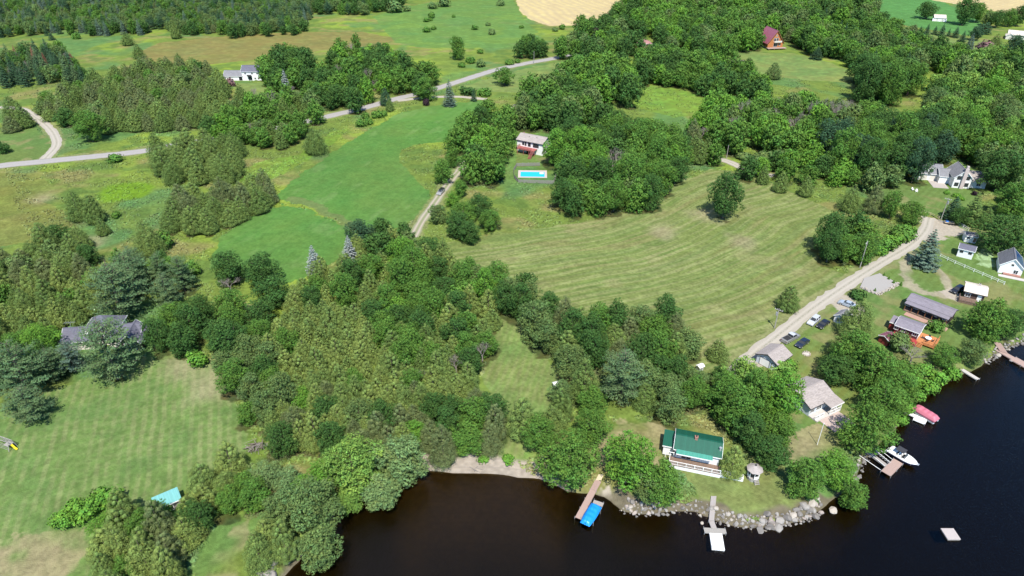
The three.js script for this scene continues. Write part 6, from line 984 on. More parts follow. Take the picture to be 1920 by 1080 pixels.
function hullGeo(l, w, h) {   // a vee hull with its bow at +x, open deck at height h
  const N = 20, K = 8, pos = [], idx = []; for (let i = 0; i <= N; i++) { const u = i / N, half = w / 2 * (u < 0.55 ? 1 : Math.pow(max(0, 1 - ((u - 0.55) / 0.45) ** 2), 0.62)), keel = 0.02 + 0.7 * h * Math.pow(max(0, (u - 0.6) / 0.4), 2), sheer = h + 0.22 * u * u; for (let k = 0; k <= K; k++) { const v = k / K * 2 - 1, f = abs(v); pos.push((u - 0.5) * l + (f < 0.5 ? 0 : 0.02), lerp(keel, sheer, f < 0.45 ? f * 0.45 : lerp(0.2, 1, (f - 0.45) / 0.55)), Math.sign(v) * half * min(1, f / 0.55 * 0.92 + (f > 0.55 ? (f - 0.55) * 0.18 : 0))); } }
  for (let i = 0; i < N; i++) for (let k = 0; k < K; k++) { const p = i * (K + 1) + k; idx.push(p, p + K + 1, p + 1, p + 1, p + K + 1, p + K + 2); }
  for (let k = 1; k < K; k++) idx.push(0, k, k + 1);
  const g = new THREE.BufferGeometry(); g.setAttribute('position', new THREE.Float32BufferAttribute(pos, 3)); g.setAttribute('uv', new THREE.Float32BufferAttribute(new Float32Array(pos.length / 3 * 2), 2)); g.setIndex(idx); g.computeVertexNormals(); return g;
}
{ // dock with gangway and white floating platform
  const q0 = P(1337, 930, 0.1), o = thing('t_dock', 'narrow grey dock with stairs and a cross deck below the cottage lawn', 'dock', [q0[0], 0, q0[1]]), q = (a, b, y = DECK) => rel(o, P(a, b, y)), top = q(1338, 931, 0.2), mid = q(1336, 952, -0.5), end = q(1334, 977), t2 = q(1339.5, 992);
  const st = []; for (let k = 0; k < 12; k++) { const t = (k + 0.5) / 12; st.push(bx(0.95, 0.06, 0.2, lerp(top[0], mid[0], t), lerp(0.35, -0.45, t), lerp(top[1], mid[1], t))); } for (const s of [-0.5, 0.5]) st.push(beam([top[0] + s, 0.3, top[1]], [mid[0] + s, -0.5, mid[1]], 0.07, 0.2)); mesh('stairs', st, M['grey deck'], o);
  const rmp = []; for (const s of [-0.48, 0.48]) rmp.push(beam([mid[0] + s, -0.5, mid[1]], [end[0] + s, DECK, end[1]], 0.07, 0.18)); for (let k = 0; k < 22; k++) { const t = (k + 0.5) / 22; rmp.push(bx(1.0, 0.05, 0.14, lerp(mid[0], end[0], t), lerp(-0.42, DECK + 0.08, t), lerp(mid[1], end[1], t))); } mesh('gangway', rmp, M['grey deck'], o);
  pier(o, end, t2, 1.05, DECK, M['grey deck']); pier(o, q(1320, 994), q(1360, 996), 1.15, DECK + 0.03, M['grey timber'], { name: 'cross_deck' });
  const a = P(1342, 999, WATER + 0.4), b = P(1347, 1030, WATER + 0.4), f = thing('floating_platform', 'white plastic floating boat platform at the end of the narrow grey dock', 'float', [(a[0] + b[0]) / 2, WATER, (a[1] + b[1]) / 2], atan2(-(b[1] - a[1]), b[0] - a[0]) - PI), L = hypot(b[0] - a[0], b[1] - a[1]);
  const cube = []; for (let i = 0; i < 7; i++) for (let k = 0; k < 5; k++) mesh('float_block', rbx(L / 7 - 0.02, 0.42, 0.46, -L / 2 + (i + 0.5) * L / 7, 0.2 + 0.012 * noise(i * 3.3, k * 2.1), (k - 2) * 0.48, 0.05), M['white plastic'], f); for (const z of [-1.05, 1.05]) mesh('bumper', rbx(0.5, 0.5, 0.22, -L / 2 + 0.5, 0.3, z, 0.09), M['white plastic'], f);
}
{ // metal framed dock and motor boat
  const s = P(1622, 842, DECK + 0.3), o = thing('metal_dock', 'grey dock platform on two white metal ramps beside the motor boat', 'dock', [s[0], 0, s[1]]), q = (a, b, y = DECK) => rel(o, P(a, b, y)), c1 = q(1664, 868.5), c2 = q(1683, 885);
  const k1 = q(1652, 882.5), k2 = q(1674, 861); pier(o, [lerp(k1[0], q(1692, 870)[0], 0.02), lerp(k1[1], q(1692, 870)[1], 0.02)], k2, 0.1, DECK - 0.06, M.galvanised, { posts: false, name: 'beam' });
  const A = q(1661, 888), B = q(1684, 865), ww = hypot(q(1675, 862)[0] - q(1694, 869)[0], q(1675, 862)[1] - q(1694, 869)[1]); pier(o, A, B, ww, DECK, M['rose deck'], { name: 'platform' });
  pier(o, q(1622, 843, DECK), q(1661, 872), 1.0, DECK - 0.03, M['grey deck'], { name: 'ramp', posts: false });
  for (const [a, b] of [[[1611, 854], [1651, 881]], [[1640, 836], [1674, 862]], [[1619, 840], [1659, 874]], [[1629, 835], [1669, 867]]]) { const u = q(a[0], a[1], DECK + 0.15), v = q(b[0], b[1], DECK + 0.15); mesh('rail_tube', bar([u[0], DECK + 0.2, u[1]], [v[0], DECK + 0.15, v[1]], 0.06), M['white trim'], o); }
  const u = q(1629, 837), v = q(1669, 869), lat = []; for (let k = 0; k < 9; k++) { const p = [lerp(u[0], v[0], k / 9), lerp(u[1], v[1], k / 9)], r = [lerp(u[0], v[0], (k + 1) / 9), lerp(u[1], v[1], (k + 1) / 9)]; lat.push(bar([p[0] + 0.45, DECK, p[1] - 0.35], [r[0] - 0.2, DECK, r[1] + 0.15], 0.035), bar([p[0] - 0.2, DECK, p[1] + 0.15], [r[0] + 0.45, DECK, r[1] - 0.35], 0.035)); } mesh('lattice', lat, M.aluminium, o);
  const a = P(1668, 842, WATER + 0.9), b = P(1720, 872, WATER + 0.9), L = hypot(b[0] - a[0], b[1] - a[1]), m = thing('motor_boat', 'white motor boat with dark hull side and black cockpit moored at the metal dock', 'boat', [(a[0] + b[0]) / 2, WATER - 0.1, (a[1] + b[1]) / 2], atan2(-(b[1] - a[1]), b[0] - a[0]));
  mesh('hull', hullGeo(L, 2.5, 1.0), M['navy gel'], m); const dk = new THREE.Shape(), half = 1.22; dk.moveTo(-L / 2, -half); dk.lineTo(L * 0.05, -half); dk.bezierCurveTo(L * 0.3, -half, L * 0.46, -0.55, L * 0.49, 0); dk.bezierCurveTo(L * 0.46, 0.55, L * 0.3, half, L * 0.05, half); dk.lineTo(-L / 2, half); dk.closePath();
  const hole = new THREE.Path(); hole.moveTo(-L * 0.24, -0.85); hole.lineTo(L * 0.06, -0.8); hole.lineTo(L * 0.06, 0.8); hole.lineTo(-L * 0.24, 0.85); hole.closePath(); dk.holes.push(hole); const dg = new THREE.ExtrudeGeometry(dk, { depth: 0.16, bevelEnabled: true, bevelSize: 0.05, bevelThickness: 0.05, bevelSegments: 2 }); dg.rotateX(PI / 2); dg.translate(0, 1.26, 0); mesh('deck', dg, M['white plastic'], m);
  mesh('cockpit', bx(L * 0.32, 0.1, 1.75, -L * 0.09, 0.8, 0), M.charcoal, m); mesh('bow_cushion', rbx(L * 0.2, 0.1, 1.2, L * 0.24, 1.33, 0, 0.04), M['white paint'], m); for (const z of [-0.45, 0.45]) mesh('seat', [rbx(0.6, 0.35, 0.6, -0.6, 1.05, z, 0.08), rbx(0.14, 0.6, 0.6, -0.95, 1.3, z, 0.05)], M['white paint'], m); mesh('windscreen', [bx(0.05, 0.5, 1.7, L * 0.07, 1.5, 0, 0, 0, 0.5)], glass, m); mesh('sun_pad', rbx(L * 0.2, 0.22, 1.9, -L * 0.37, 1.35, 0, 0.08), M['white paint'], m); mesh('swim_platform', rbx(0.5, 0.1, 1.9, -L / 2 - 0.25, 0.5, 0, 0.04), M['white plastic'], m); mesh('bow_plate', rbx(0.55, 0.1, 0.6, L * 0.5, 1.24, 0, 0.04), M.aluminium, m);
  const tw = mesh('wakeboard_tower', [bar([0.2, 1.3, 1.1], [-0.4, 2.5, 0.8], 0.05), bar([0.2, 1.3, -1.1], [-0.4, 2.5, -0.8], 0.05), bar([-0.4, 2.5, 0.8], [-0.4, 2.5, -0.8], 0.05)], M.charcoal, m); mesh('bimini_cover', rbx(1.8, 0.08, 1.7, -0.8, 2.5, 0, 0.03), M.charcoal, tw);
}
{ // swim raft
  const c = [[1764, 991], [1787, 991], [1800, 1011], [1777, 1012]].map(([x, y]) => P(x, y, WATER + 0.3)), w = hypot(c[1][0] - c[0][0], c[1][1] - c[0][1]), d = hypot(c[3][0] - c[0][0], c[3][1] - c[0][1]), o = thing('swim_raft', 'small grey wooden swim raft floating alone on the dark lake', 'raft', [c.reduce((a, p) => a + p[0], 0) / 4, WATER, c.reduce((a, p) => a + p[1], 0) / 4], atan2(-(c[1][1] - c[0][1]), c[1][0] - c[0][0]));
  mesh('deck_boards', boards(w, d, 0.33, 0, 0, 'z', 0.19), mat('weathered boards', 0.44, 0.39, 0.37, 0.9, { map: streak }), o); mesh('frame', [bx(w, 0.22, 0.1, 0, 0.19, d / 2 - 0.05), bx(w, 0.22, 0.1, 0, 0.19, -d / 2 + 0.05), bx(0.1, 0.22, d - 0.2, w / 2 - 0.05, 0.19, 0), bx(0.1, 0.22, d - 0.2, -w / 2 + 0.05, 0.19, 0)], M['grey timber'], o); for (const z of [-d / 3, d / 3]) mesh('float_drum', bx(w * 0.85, 0.3, 0.5, 0, 0.02, z), M.charcoal, o);
}
{ const a = P(1803, 692, DECK), b = P(1834, 711, DECK), o = thing('short_dock', 'short pale dock with yellowish steps under the shore tree', 'dock', [a[0], 0, a[1]]), e = rel(o, b); pier(o, [0, 0], e, 1.1, DECK, M.concrete); const t = rel(o, P(1788, 668, 0)), g = []; for (let k = 0; k < 9; k++) g.push(bx(1.1, 0.08, 0.4, t[0] * (k + 0.5) / 9, lerp(DECK, 0.2, (k + 0.5) / 9), t[1] * (k + 0.5) / 9, 0.6)); mesh('steps', g, M['pale timber'], o); }
{ const a = P(1872, 652, -0.4), o = thing('long_dock', 'long brownish red dock running into the lake at the right edge', 'dock', [a[0], 0, a[1]]), q = (x, y, l = DECK) => rel(o, P(x, y, l)); pier(o, q(1870, 655), q(1900, 672), 1.6, DECK, M['rose deck']); pier(o, q(1900, 672), q(1940, 694), 2.4, DECK + 0.02, M['rose deck']); pier(o, q(1897, 673), q(1902, 676), 1.8, DECK - 0.02, M['grey deck'], { posts: false }); const g = []; const s = q(1869, 642, 0), e = q(1882, 661); for (let k = 0; k < 12; k++) { const t = (k + 0.5) / 12; g.push(bx(1.7, 0.07, 0.34, lerp(s[0], e[0], t), lerp(0.1, DECK + 0.1, t), lerp(s[1], e[1], t), -0.6)); } mesh('steps', g, M['rose deck'], o); }

// ---------- vehicles ----------
const paint = (k, r, g, b) => (M[k] ??= new THREE.MeshPhysicalMaterial({ name: k, color: C(r, g, b), roughness: 0.35, clearcoat: 1, clearcoatRoughness: 0.06 }));
function car(kind, name, label, front, rear, y0, color, roofColor = color) {   // from the middle of its nose to the middle of its tail in the photograph
  const a = P(front[0], front[1], 0.7), b = P(rear[0], rear[1], 0.7), L = { sedan: 4.7, suv: 4.7, pickup: 5.8 }[kind], W = kind === 'pickup' ? 1.98 : 1.82, o = thing(name, label, kind === 'pickup' ? 'pickup truck' : 'car', [(a[0] + b[0]) / 2, 0, (a[1] + b[1]) / 2], atan2(-(a[1] - b[1]), a[0] - b[0]));
  const H = { sedan: 0.92, suv: 1.02, pickup: 1.12 }[kind], top = { sedan: 1.44, suv: 1.7, pickup: 1.88 }[kind], s = new THREE.Shape(), h = L / 2;
  s.moveTo(-h, 0.35); s.lineTo(-h + 0.02, H - 0.1); s.quadraticCurveTo(-h + 0.05, H, -h + 0.25, H); s.lineTo(h * 0.42, H); s.quadraticCurveTo(h * 0.8, H - 0.04, h - 0.12, H - 0.24); s.quadraticCurveTo(h, H - 0.34, h, 0.4); s.lineTo(h - 0.1, 0.28); s.lineTo(h * 0.83, 0.28); s.absarc(h * 0.62, 0.33, 0.4, 0, PI, false); s.lineTo(-h * 0.42, 0.26); s.absarc(-h * 0.6, 0.33, 0.4, 0, PI, false); s.lineTo(-h, 0.3); s.closePath();
  const g = new THREE.ExtrudeGeometry(s, { depth: W - 0.16, bevelEnabled: true, bevelSize: 0.06, bevelThickness: 0.08, bevelSegments: 2, curveSegments: 8 }); g.translate(0, 0, -(W - 0.16) / 2);
  mesh('body', g, color, o);
  const prism = (x0, x1, x2, x3, y1, y2, w1, w2) => { const p = [[x0, y1, w1], [x3, y1, w1], [x2, y2, w2], [x1, y2, w2]], pos = [], q = (i, k) => [p[i][0], p[i][1], k * p[i][2]], tri = (...v) => v.forEach((c) => pos.push(...c)); for (const k of [1, -1]) { tri(q(0, k), q(1, k), q(2, k)); tri(q(0, k), q(2, k), q(3, k)); } for (const [i, j] of [[0, 3], [3, 2], [2, 1]]) { tri(q(i, 1), q(j, 1), q(j, -1)); tri(q(i, 1), q(j, -1), q(i, -1)); } const b2 = new THREE.BufferGeometry(); b2.setAttribute('position', new THREE.Float32BufferAttribute(pos, 3)); b2.setAttribute('uv', new THREE.Float32BufferAttribute(new Float32Array(pos.length / 3 * 2), 2)); b2.computeVertexNormals(); return b2; };
  const [x0, x1, x2, x3] = { sedan: [-h * 0.78, -h * 0.42, h * 0.1, h * 0.44], suv: [-h * 0.97, -h * 0.85, h * 0.08, h * 0.42], pickup: [-h * 0.12, -h * 0.08, h * 0.3, h * 0.55] }[kind];
  mesh('window_glass', prism(x0, x1, x2, x3, H - 0.02, top - 0.05, W / 2 - 0.08, W / 2 - 0.26), glass, o);
  mesh('roof', rbx(x2 - x1 + 0.1, 0.09, W - 0.46, (x1 + x2) / 2, top - 0.02, 0, 0.04), roofColor, o);
  mesh('pillars', [1, -1].flatMap((k) => [beam([x0 + 0.04, H, k * (W / 2 - 0.1)], [x1, top - 0.04, k * (W / 2 - 0.25)], 0.09, 0.08), beam([x3 - 0.04, H, k * (W / 2 - 0.1)], [x2, top - 0.04, k * (W / 2 - 0.25)], 0.09, 0.08), beam([(x0 + x3) / 2, H, k * (W / 2 - 0.07)], [(x1 + x2) / 2, top - 0.04, k * (W / 2 - 0.24)], 0.09, 0.06)]), color, o);
  if (kind === 'pickup') { mesh('cargo_bed', bx(h * 0.78, 0.04, W - 0.3, -h * 0.54, H + 0.045, 0), M.rubber, o); mesh('bed_rail', [bx(h * 0.84, 0.14, 0.1, -h * 0.54, H + 0.08, W / 2 - 0.1), bx(h * 0.84, 0.14, 0.1, -h * 0.54, H + 0.08, -W / 2 + 0.1), bx(0.1, 0.14, W - 0.3, -h * 0.95, H + 0.08, 0)], color, o); }
  for (const x of [h * 0.62, -h * 0.6]) for (const z of [1, -1]) { const t = new THREE.CylinderGeometry(0.34, 0.34, 0.22, 20); t.rotateX(PI / 2); t.translate(x, 0.34, z * (W / 2 - 0.13)); const wl = mesh('wheel', t, M.rubber, o), r = new THREE.CylinderGeometry(0.21, 0.21, 0.04, 12); r.rotateX(PI / 2); r.translate(x, 0.34, z * (W / 2 - 0.005)); mesh('rim', r, M.aluminium, wl); }
  for (const z of [1, -1]) { mesh('headlight', rbx(0.12, 0.14, 0.4, h - 0.04, H - 0.34, z * (W / 2 - 0.32), 0.03), M['white plastic'], o); mesh('tail_light', rbx(0.08, 0.18, 0.3, -h - 0.03, H - 0.25, z * (W / 2 - 0.26), 0.03), M['dark red'], o); mesh('door_mirror', rbx(0.16, 0.12, 0.2, x3 - 0.25, H + 0.06, z * (W / 2 + 0.06), 0.03), color, o); }
}
const silver = paint('silver car paint', 0.42, 0.44, 0.46), navy = paint('dark blue car paint', 0.012, 0.018, 0.035), black = paint('black car paint', 0.012, 0.012, 0.014), pewter = paint('pewter car paint', 0.22, 0.22, 0.22), lightBlue = paint('blue silver car paint', 0.3, 0.35, 0.4);
car('pickup', 'pickup_truck', 'grey pickup truck with open black bed, nearest the gravel road end', [1493, 627.5], [1472, 638.5], 0, pewter, silver);
car('sedan', 'parked_car', 'dark blue car beside the grey pickup truck', [1497, 648], [1512, 637], 0, navy);
car('suv', 'parked_car', 'silver car with light bonnet parked on the grass along the gravel road', [1520, 606], [1532, 596], 0, silver);
car('sedan', 'parked_car', 'dark car right of the silver car parked on the grass', [1537, 612], [1550, 602], 0, black);
car('sedan', 'parked_car', 'bluish silver car behind the little white shed', [1577, 565], [1600, 573], 0, lightBlue);
car('suv', 'parked_car', 'black car in front of the beige roofed house', [1787, 547], [1803, 539], 0, black);
car('suv', 'parked_car', 'grey car with dark windows on the driveway through the green field', [823, 363], [830, 356], 0, pewter, black);
{ const [x, z] = P(1779, 420), o = thing('utility_trailer', 'small open trailer with a blue bundle at the rail fence by the gravel turning place', 'trailer', [x, 0, z], -0.4); mesh('bed', [bx(3, 0.12, 1.5, 0, 0.6, 0), bx(3, 0.3, 0.06, 0, 0.75, 0.75), bx(3, 0.3, 0.06, 0, 0.75, -0.75), bx(0.06, 0.3, 1.5, 1.5, 0.75, 0)], M['pale timber'], o); mesh('drawbar', beam([-1.5, 0.55, 0], [-2.7, 0.5, 0], 0.1, 0.1), M.galvanised, o); for (const k of [1, -1]) { const t = new THREE.CylinderGeometry(0.3, 0.3, 0.18, 16); t.rotateX(PI / 2); t.translate(0, 0.3, k * 0.85); mesh('wheel', t, M.rubber, o); } mesh('bundle', rbx(0.9, 0.5, 1.1, -0.8, 0.92, 0, 0.15), M['bright blue'], o); }

// ---------- poles, furniture and small things ----------
function pole(name, label, base, topY, { arm = true, box = false, r = 0.15 } = {}) {
  const [x, z] = P(base[0], base[1]), th = atan2((topY - 540), F) + PITCH, h = EYE + z * Math.tan(th) , o = thing(name, label, name === 'flagpole' ? 'flagpole' : 'utility pole', [x, 0, z], 0.5 + base[0] * 0.01);
  mesh('pole', bar([0, 0, 0], [0, h, 0], r, r * 0.7, 10), name === 'flagpole' ? M['white trim'] : M['grey timber'], o);
  if (arm) { mesh('crossarm', bx(2.2, 0.14, 0.12, 0, h - 0.5, 0.16), M['grey timber'], o); for (const u of [-1, -0.4, 0.4, 1]) mesh('insulator', bar([u, h - 0.42, 0.16], [u, h - 0.2, 0.16], 0.06, 0.04, 6), M['white trim'], o); }
  if (box) mesh('transformer', [bar([0.32, h - 2.2, 0], [0.32, h - 1.2, 0], 0.26, 0.26, 12)], M.galvanised, o);
  if (name === 'flagpole') { const g = new THREE.SphereGeometry(0.1, 10, 8); g.translate(0, h + 0.06, 0); mesh('finial', g, M['white trim'], o); }
}
pole('flagpole', 'thin white flagpole on the sandy lawn left of the shore trees', [1532, 834], 794, { arm: false, r: 0.07 });
pole('utility_pole', 'utility pole with transformer at the top of the gravel road', [1763, 415], 371, { box: true });
pole('utility_pole', 'utility pole in front of the dark thicket beside the gravel road', [1612, 502], 453);
pole('utility_pole', 'utility pole beside the lone cedar left of the gravel road', [1452, 615], 579, { box: true });
pole('utility_pole', 'utility pole among the trees left of the tiny metal shed', [1280, 716], 694, { box: true });
pole('utility_pole', 'pale utility pole on the near verge of the paved road', [674, 206], 172);
pole('utility_pole', 'pole beside the far lawn where the paved road meets the trees', [1001, 119], 96, { arm: false });
pole('utility_pole', 'white pole by the lane above the hay field', [1362, 297], 272, { arm: false });
{ const [x, z] = P(15, 838), o = thing('climbing_frame', 'wooden play frame with a yellow slide cut by the left edge of the striped lawn', 'playground', [x, 0, z], -0.35); const g = (a, b, r = 0.05) => bar(a, b, r, r, 6);
  for (const [u, v] of [[-1.6, -0.7], [1.6, -0.7], [-1.6, 0.7], [1.6, 0.7]]) mesh('leg', g([u, 0, v * 1.4], [u, 2.2, v * 0.6], 0.07), M['grey timber'], o); mesh('top_beam', [g([-2.4, 2.2, 0.42], [1.6, 2.2, 0.42], 0.06), g([-2.4, 2.2, -0.42], [1.6, 2.2, -0.42], 0.06)], M['grey timber'], o); for (let k = 0; k < 10; k++) mesh('rung', g([-2.2 + k * 0.42, 2.2, -0.45], [-2.2 + k * 0.42, 2.2, 0.45], 0.035), M['grey timber'], o); mesh('side_slats', [0.4, 0.8, 1.2, 1.6].flatMap((y) => [g([-1.6, y, 0.95 - y * 0.2], [1.6, y, 0.95 - y * 0.2], 0.035), g([-1.6, y, -0.95 + y * 0.2], [1.6, y, -0.95 + y * 0.2], 0.035)]), M['grey timber'], o); mesh('platform', boards(1.4, 1.2, 1.3, 0.9, 0), M['grey timber'], o);
  const sl = new THREE.Shape(); sl.moveTo(0, 0); sl.lineTo(0.5, 0); sl.lineTo(0.5, 0.16); sl.lineTo(0.45, 0.16); sl.lineTo(0.45, 0.05); sl.lineTo(0.05, 0.05); sl.lineTo(0.05, 0.16); sl.lineTo(0, 0.16); const path = new THREE.CatmullRomCurve3([V(1.5, 1.2, 0), V(1.8, 1.0, 0), V(2.3, 0.45, 0), V(2.8, 0.2, 0)]); const sg = []; for (let k = 0; k < 12; k++) { const a = path.getPoint(k / 12), b = path.getPoint((k + 1) / 12); sg.push(beam(a.toArray(), b.toArray(), 0.36, 0.05), beam([a.x, a.y + 0.08, 0.18], [b.x, b.y + 0.08, 0.18], 0.04, 0.16), beam([a.x, a.y + 0.08, -0.18], [b.x, b.y + 0.08, -0.18], 0.04, 0.16)); } mesh('slide', sg, M['yellow plastic'], o); }
{ const [x, z] = P(482, 840), r = rng(31), o = thing('brush_pile', 'pile of grey dead branches at the edge of the striped lawn', 'brush pile', [x, 0, z]); for (let k = 0; k < 46; k++) { const a = r() * 6.3, l = 1.2 + 2.4 * r(), u = (r() - 0.5) * 3.6, v = (r() - 0.5) * 2.4, y = 0.1 + r() * 0.9; mesh('branch', bar([u - cos(a) * l / 2, y, v - sin(a) * l / 2], [u + cos(a) * l / 2, y + (r() - 0.4) * 0.6, v + sin(a) * l / 2], 0.05 + 0.05 * r(), 0.02, 5), r() < 0.6 ? M['pale bark'] : M.bark, o); } }
{ // stone edged pad
  const c = [[1620, 523], [1649, 514], [1683, 533], [1645, 553], [1612, 540]].map(([x, y]) => P(x, y)), sh = new THREE.Shape(c.map(([x, z]) => new THREE.Vector2(x, -z))), g = new THREE.ExtrudeGeometry(sh, { depth: 0.35, bevelEnabled: false }); g.rotateX(-PI / 2); const o = new THREE.Group(); struct(o, 'levelled_pad'); mesh('crushed_stone', g, mat('crushed stone', 0.3, 0.285, 0.265, 0.98), o);
  const r = rng(5), rocks = [0, 1, 2].map((k) => rockGeo(k)); const wall = [c[2], c[3], c[4]]; for (let i = 1; i < wall.length; i++) { const a = wall[i - 1], b = wall[i], n = Math.round(hypot(b[0] - a[0], b[1] - a[1]) / 0.75); for (let k = 0; k < n; k++) for (let row = 0; row < 2; row++) { const t = (k + r() * 0.6) / n, s = 0.45 + 0.35 * r(), m = mesh('rock', rocks[k % 3], mat('pale rock', 0.36, 0.32, 0.27, 0.95), o); m.position.set(lerp(a[0], b[0], t) + (r() - 0.5) * 0.5 + 0.25, 0.1 + row * 0.25, lerp(a[1], b[1], t) + row * -0.3 + (r() - 0.5) * 0.4 + 0.35); m.scale.set(s, s * 0.7, s); m.rotation.set(r() * 6, r() * 6, r() * 6); } } }
function rockGeo(k) { const g = new THREE.IcosahedronGeometry(0.68, 1), p = g.attributes.position, r = rng(900 + k), ax = 0.75 + 0.5 * r(), az = 0.75 + 0.4 * r(), cuts = Array.from({ length: 6 }, () => [...dirOn(r), 0.24 + 0.16 * r()]); for (let i = 0; i < p.count; i++) { let x = p.getX(i), y = p.getY(i), z = p.getZ(i); const q = 0.82 + 0.36 * noise(x * 2.3 + k * 9 + 20, y * 2.3 + z * 1.7 + 20); x *= q * ax; y *= q; z *= q * az; for (const c of cuts) { const d = x * c[0] + y * c[1] + z * c[2] - c[3]; if (d > 0) { x -= c[0] * d; y -= c[1] * d; z -= c[2] * d; } } p.setXYZ(i, x, y, z); } g.computeVertexNormals(); return g; }
{ // rocks along the shore
  const r = rng(64), geos = [0, 1, 2, 3, 4, 5].map(rockGeo), mats = [mat('grey rock', 0.27, 0.25, 0.225, 0.95), mat('pale rock'), mat('dark rock', 0.17, 0.155, 0.14, 0.95), mat('rosy rock', 0.32, 0.27, 0.235, 0.95)];
  const bank = (name, line, rows, s0, s1, step) => { const o = new THREE.Group(); struct(o, name); let carry = 0; for (let i = 1; i < line.length; i++) { const a = line[i - 1], b = line[i], l = hypot(b[0] - a[0], b[1] - a[1]); if (!l) continue; let nx = -(b[1] - a[1]) / l, nz = (b[0] - a[0]) / l; if (landDist((a[0] + b[0]) / 2 + nx, (a[1] + b[1]) / 2 + nz) < landDist((a[0] + b[0]) / 2 - nx, (a[1] + b[1]) / 2 - nz)) { nx = -nx; nz = -nz; }
      for (let t = carry; t < l; t += step) for (let k = 0; k < rows; k++) { if (r() < 0.18) continue; const off = lerp(-0.5, rows * 0.62, (k + r() * 0.8) / rows), u = t + (r() - 0.5) * step, x = lerp(a[0], b[0], u / l) + nx * off, z = lerp(a[1], b[1], u / l) + nz * off, s = lerp(s0, s1, r() ** 2.6), m = mesh('rock', geos[floor(r() * 6)], mats[r() < (k === 0 ? 0.6 : 0.2) ? 2 : r() < 0.45 ? 0 : floor(r() * 4)], o); m.position.set(x, groundY(x, z) + s * 0.1, z); m.scale.set(s, s * (0.6 + 0.3 * r()), s); m.rotation.set((r() - 0.5) * 0.9, r() * 6.3, (r() - 0.5) * 0.9); } } return o; };
  const W = (pts) => smooth(pts.map(([x, y]) => P(x, y, WATER)), 4);
  bank('cottage_rock_bank', W([[1165, 955], [1175, 961], [1210, 966], [1252, 962], [1300, 960], [1335, 974], [1375, 987], [1412, 992]]), 4, 0.28, 1.0, 0.72);
  bank('point_rock_bank', W([[1412, 992], [1450, 990], [1490, 982], [1520, 972], [1547, 953]]), 4, 0.4, 1.6, 0.85);
  bank('boat_cover_rock_bank', W([[1728, 744], [1765, 722], [1796, 707]]), 2, 0.25, 0.7, 0.7);
  bank('right_rock_bank', W([[1850, 682], [1862, 672], [1882, 658], [1905, 648], [1930, 638]]), 3, 0.35, 1.1, 0.75);
  bank('left_rock_bank', W([[500, 1090], [520, 1062], [545, 1050], [560, 1040]]), 3, 0.8, 2.2, 1.0);
  bank('metal_dock_rock_bank', W([[1606, 905], [1612, 888], [1618, 870], [1632, 852]]), 2, 0.35, 1.0, 0.8);
  const lone = (px_, py_, s, label) => { const [x, z] = P(px_, py_, WATER), o = mesh('boulder', rockGeo(11 + floor(px_) % 7), mats[1], null); o.name = numbered('boulder'); o.position.set(x, WATER + 0.1, z); o.scale.set(s, s * 0.7, s); o.rotation.y = 0.6; o.userData = { label, category: 'boulder' }; scene.add(o); };
  lone(1561, 957, 1.7, 'pale oval boulder standing alone in the lake off the rocky point'); lone(1316, 981, 0.7, 'small stone in the water left of the narrow grey dock');
  const dr = thing('driftwood', 'bleached driftwood branches lying on the beach', 'driftwood', [P(893, 872)[0], groundY(...P(893, 872)) - 0.1, P(893, 872)[1]]); for (let k = 0; k < 7; k++) mesh('branch', bar([(r() - 0.5) * 1.6, 0.15, (r() - 0.5) * 1.4], [(r() - 0.5) * 3.4, 0.2 + r() * 0.5, (r() - 0.5) * 1.8], 0.06, 0.02, 5), M['pale bark'], dr);
}
{ // lawn chairs before the white house, garden stones
  [[1711, 357, 'left', 0.3], [1718, 360, 'right', -0.3]].forEach(([x, y, k, a]) => { const [u, w] = P(x, y), c = thing('lawn_chair', `${k} one of two white lawn chairs on the grass left of the big white house`, 'chair', [u, 0, w], a); mesh('seat', bx(0.6, 0.06, 0.6, 0, 0.38, 0, 0, 0.12), M['white paint'], c); mesh('backrest', bx(0.62, 0.8, 0.06, 0, 0.75, -0.36, 0, -0.35), M['white paint'], c); mesh('arm_rest', [bx(0.14, 0.05, 0.7, 0.38, 0.6, 0), bx(0.14, 0.05, 0.7, -0.38, 0.6, 0)], M['white paint'], c); for (const [p, q] of [[0.36, 0.3], [-0.36, 0.3], [0.36, -0.3], [-0.36, -0.3]]) mesh('leg', bx(0.06, 0.58, 0.1, p, 0.29, q), M['white paint'], c); });
  const [x, z] = P(1512, 664), o = thing('fire_pit', 'ring of stones round a fire pit on the lawn below the dark blue car', 'fire pit', [x, 0, z]), r = rng(3), g = rockGeo(2); for (let k = 0; k < 10; k++) { const m = mesh('stone', g, M['pale rock'], o); m.position.set(cos(k * 0.628) * 0.9, 0.1, sin(k * 0.628) * 0.9); m.scale.setScalar(0.35 + 0.12 * r()); m.rotation.set(r() * 6, r() * 6, 0); } const ash = new THREE.CylinderGeometry(0.75, 0.75, 0.06, 16); ash.translate(0, 0.04, 0); mesh('ash_bed', ash, M.concrete, o);
}

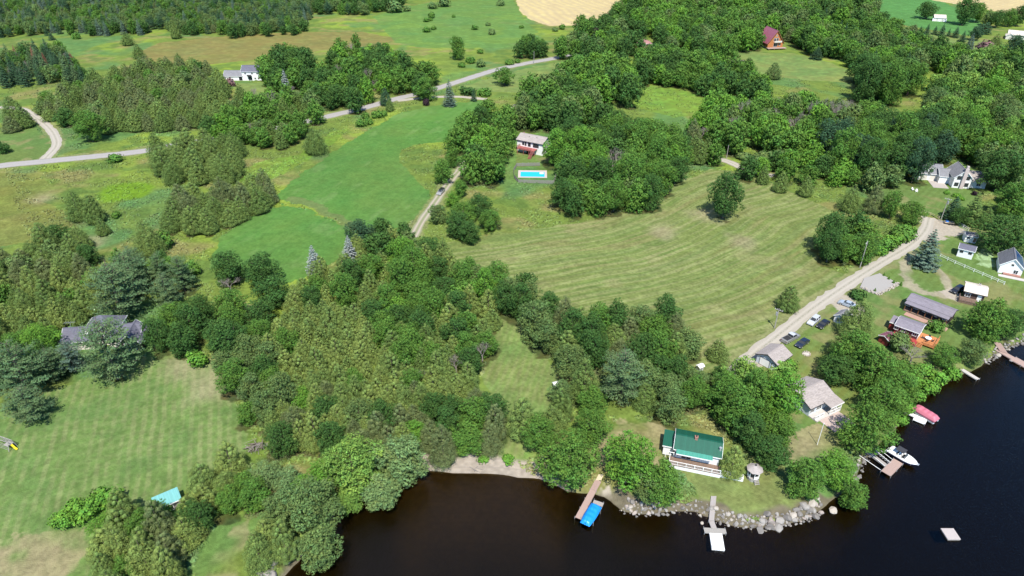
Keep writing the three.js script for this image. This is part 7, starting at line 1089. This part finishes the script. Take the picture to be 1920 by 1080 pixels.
// ---------- rough grass and weeds ----------
{
  const r = rng(2024), L = new Leaves(r); for (let i = 0; i < 14; i++) { const a = r() * 6.3, q = 0.32 * sqrt(r()), t = tint(r, 0.2, 0.14); L.add(cos(a) * q, 0.1 + 0.3 * r() * (1 - q), sin(a) * q, cos(a) * 0.7 + (r() - 0.5), 0.8, sin(a) * 0.7 + (r() - 0.5), 0.3, t, 1.3); }
  const g = L.build(), list = [], c = [0, 0, 0];
  for (let i = 0; i < 150000 && list.length < 36000; i++) {
    const z = -lerp(78, 420, Math.pow(r(), 1.3)), half = 0.76 * hypot(z, 40) + 5, x = lerp(-half, half, r()); if (fbm(x / 7 + 3, z / 7 + 50, 2) < 0.46) continue;
    if (x > NX0 && x < NX1 && z > NZ0 ? shoreAt(x, z) < 1.5 : landDist(x, z) < 2) continue;
    let open = true; for (const k of ['vividA', 'vividB', 'hay', 'lawnLeft', 'clearing', 'yard', 'dry', 'farLawn', 'gravel', 'vegPlot', 'cottageLawn', 'track']) if (mask[k] && at(mask[k], x, z) > 0.3) { open = false; break; }
    if (!open || at(mask.verge, x, z) > 0.6 || spots.some((s) => hypot(x - s[0], z - s[1]) < s[2] - 1)) continue; list.push([x, z]);
  }
  const im = new THREE.InstancedMesh(g, new THREE.MeshStandardMaterial({ name: 'rough grass', color: C(1, 1, 1), vertexColors: true, roughness: 0.9 }), list.length), m = new THREE.Matrix4(), q = new THREE.Quaternion();
  list.forEach(([x, z], i) => { groundColor(x, z, c, false); const s = lerp(0.7, 1.7, r() * r()) * (1 - 0.1 * r()), f = 1.05 + 0.45 * r(), gy = x > NX0 && x < NX1 && z > NZ0 ? groundY(x, z, shoreAt(x, z)) : 0; q.setFromAxisAngle(V(0, 1, 0), r() * 6.3); m.compose(V(x, gy - 0.03, z), q, V(s * 1.3, s * lerp(0.6, 1.2, r()), s * 1.3)); im.setMatrixAt(i, m); im.setColorAt(i, C(c[0] * f, c[1] * f, c[2] * f)); });
  im.name = 'meadow_weeds'; im.userData = { label: 'tufts of rough grass and weeds over the unmown meadows and banks', category: 'weeds', kind: 'stuff' }; im.castShadow = im.receiveShadow = true; scene.add(im);
}

renderer.render(scene, camera);
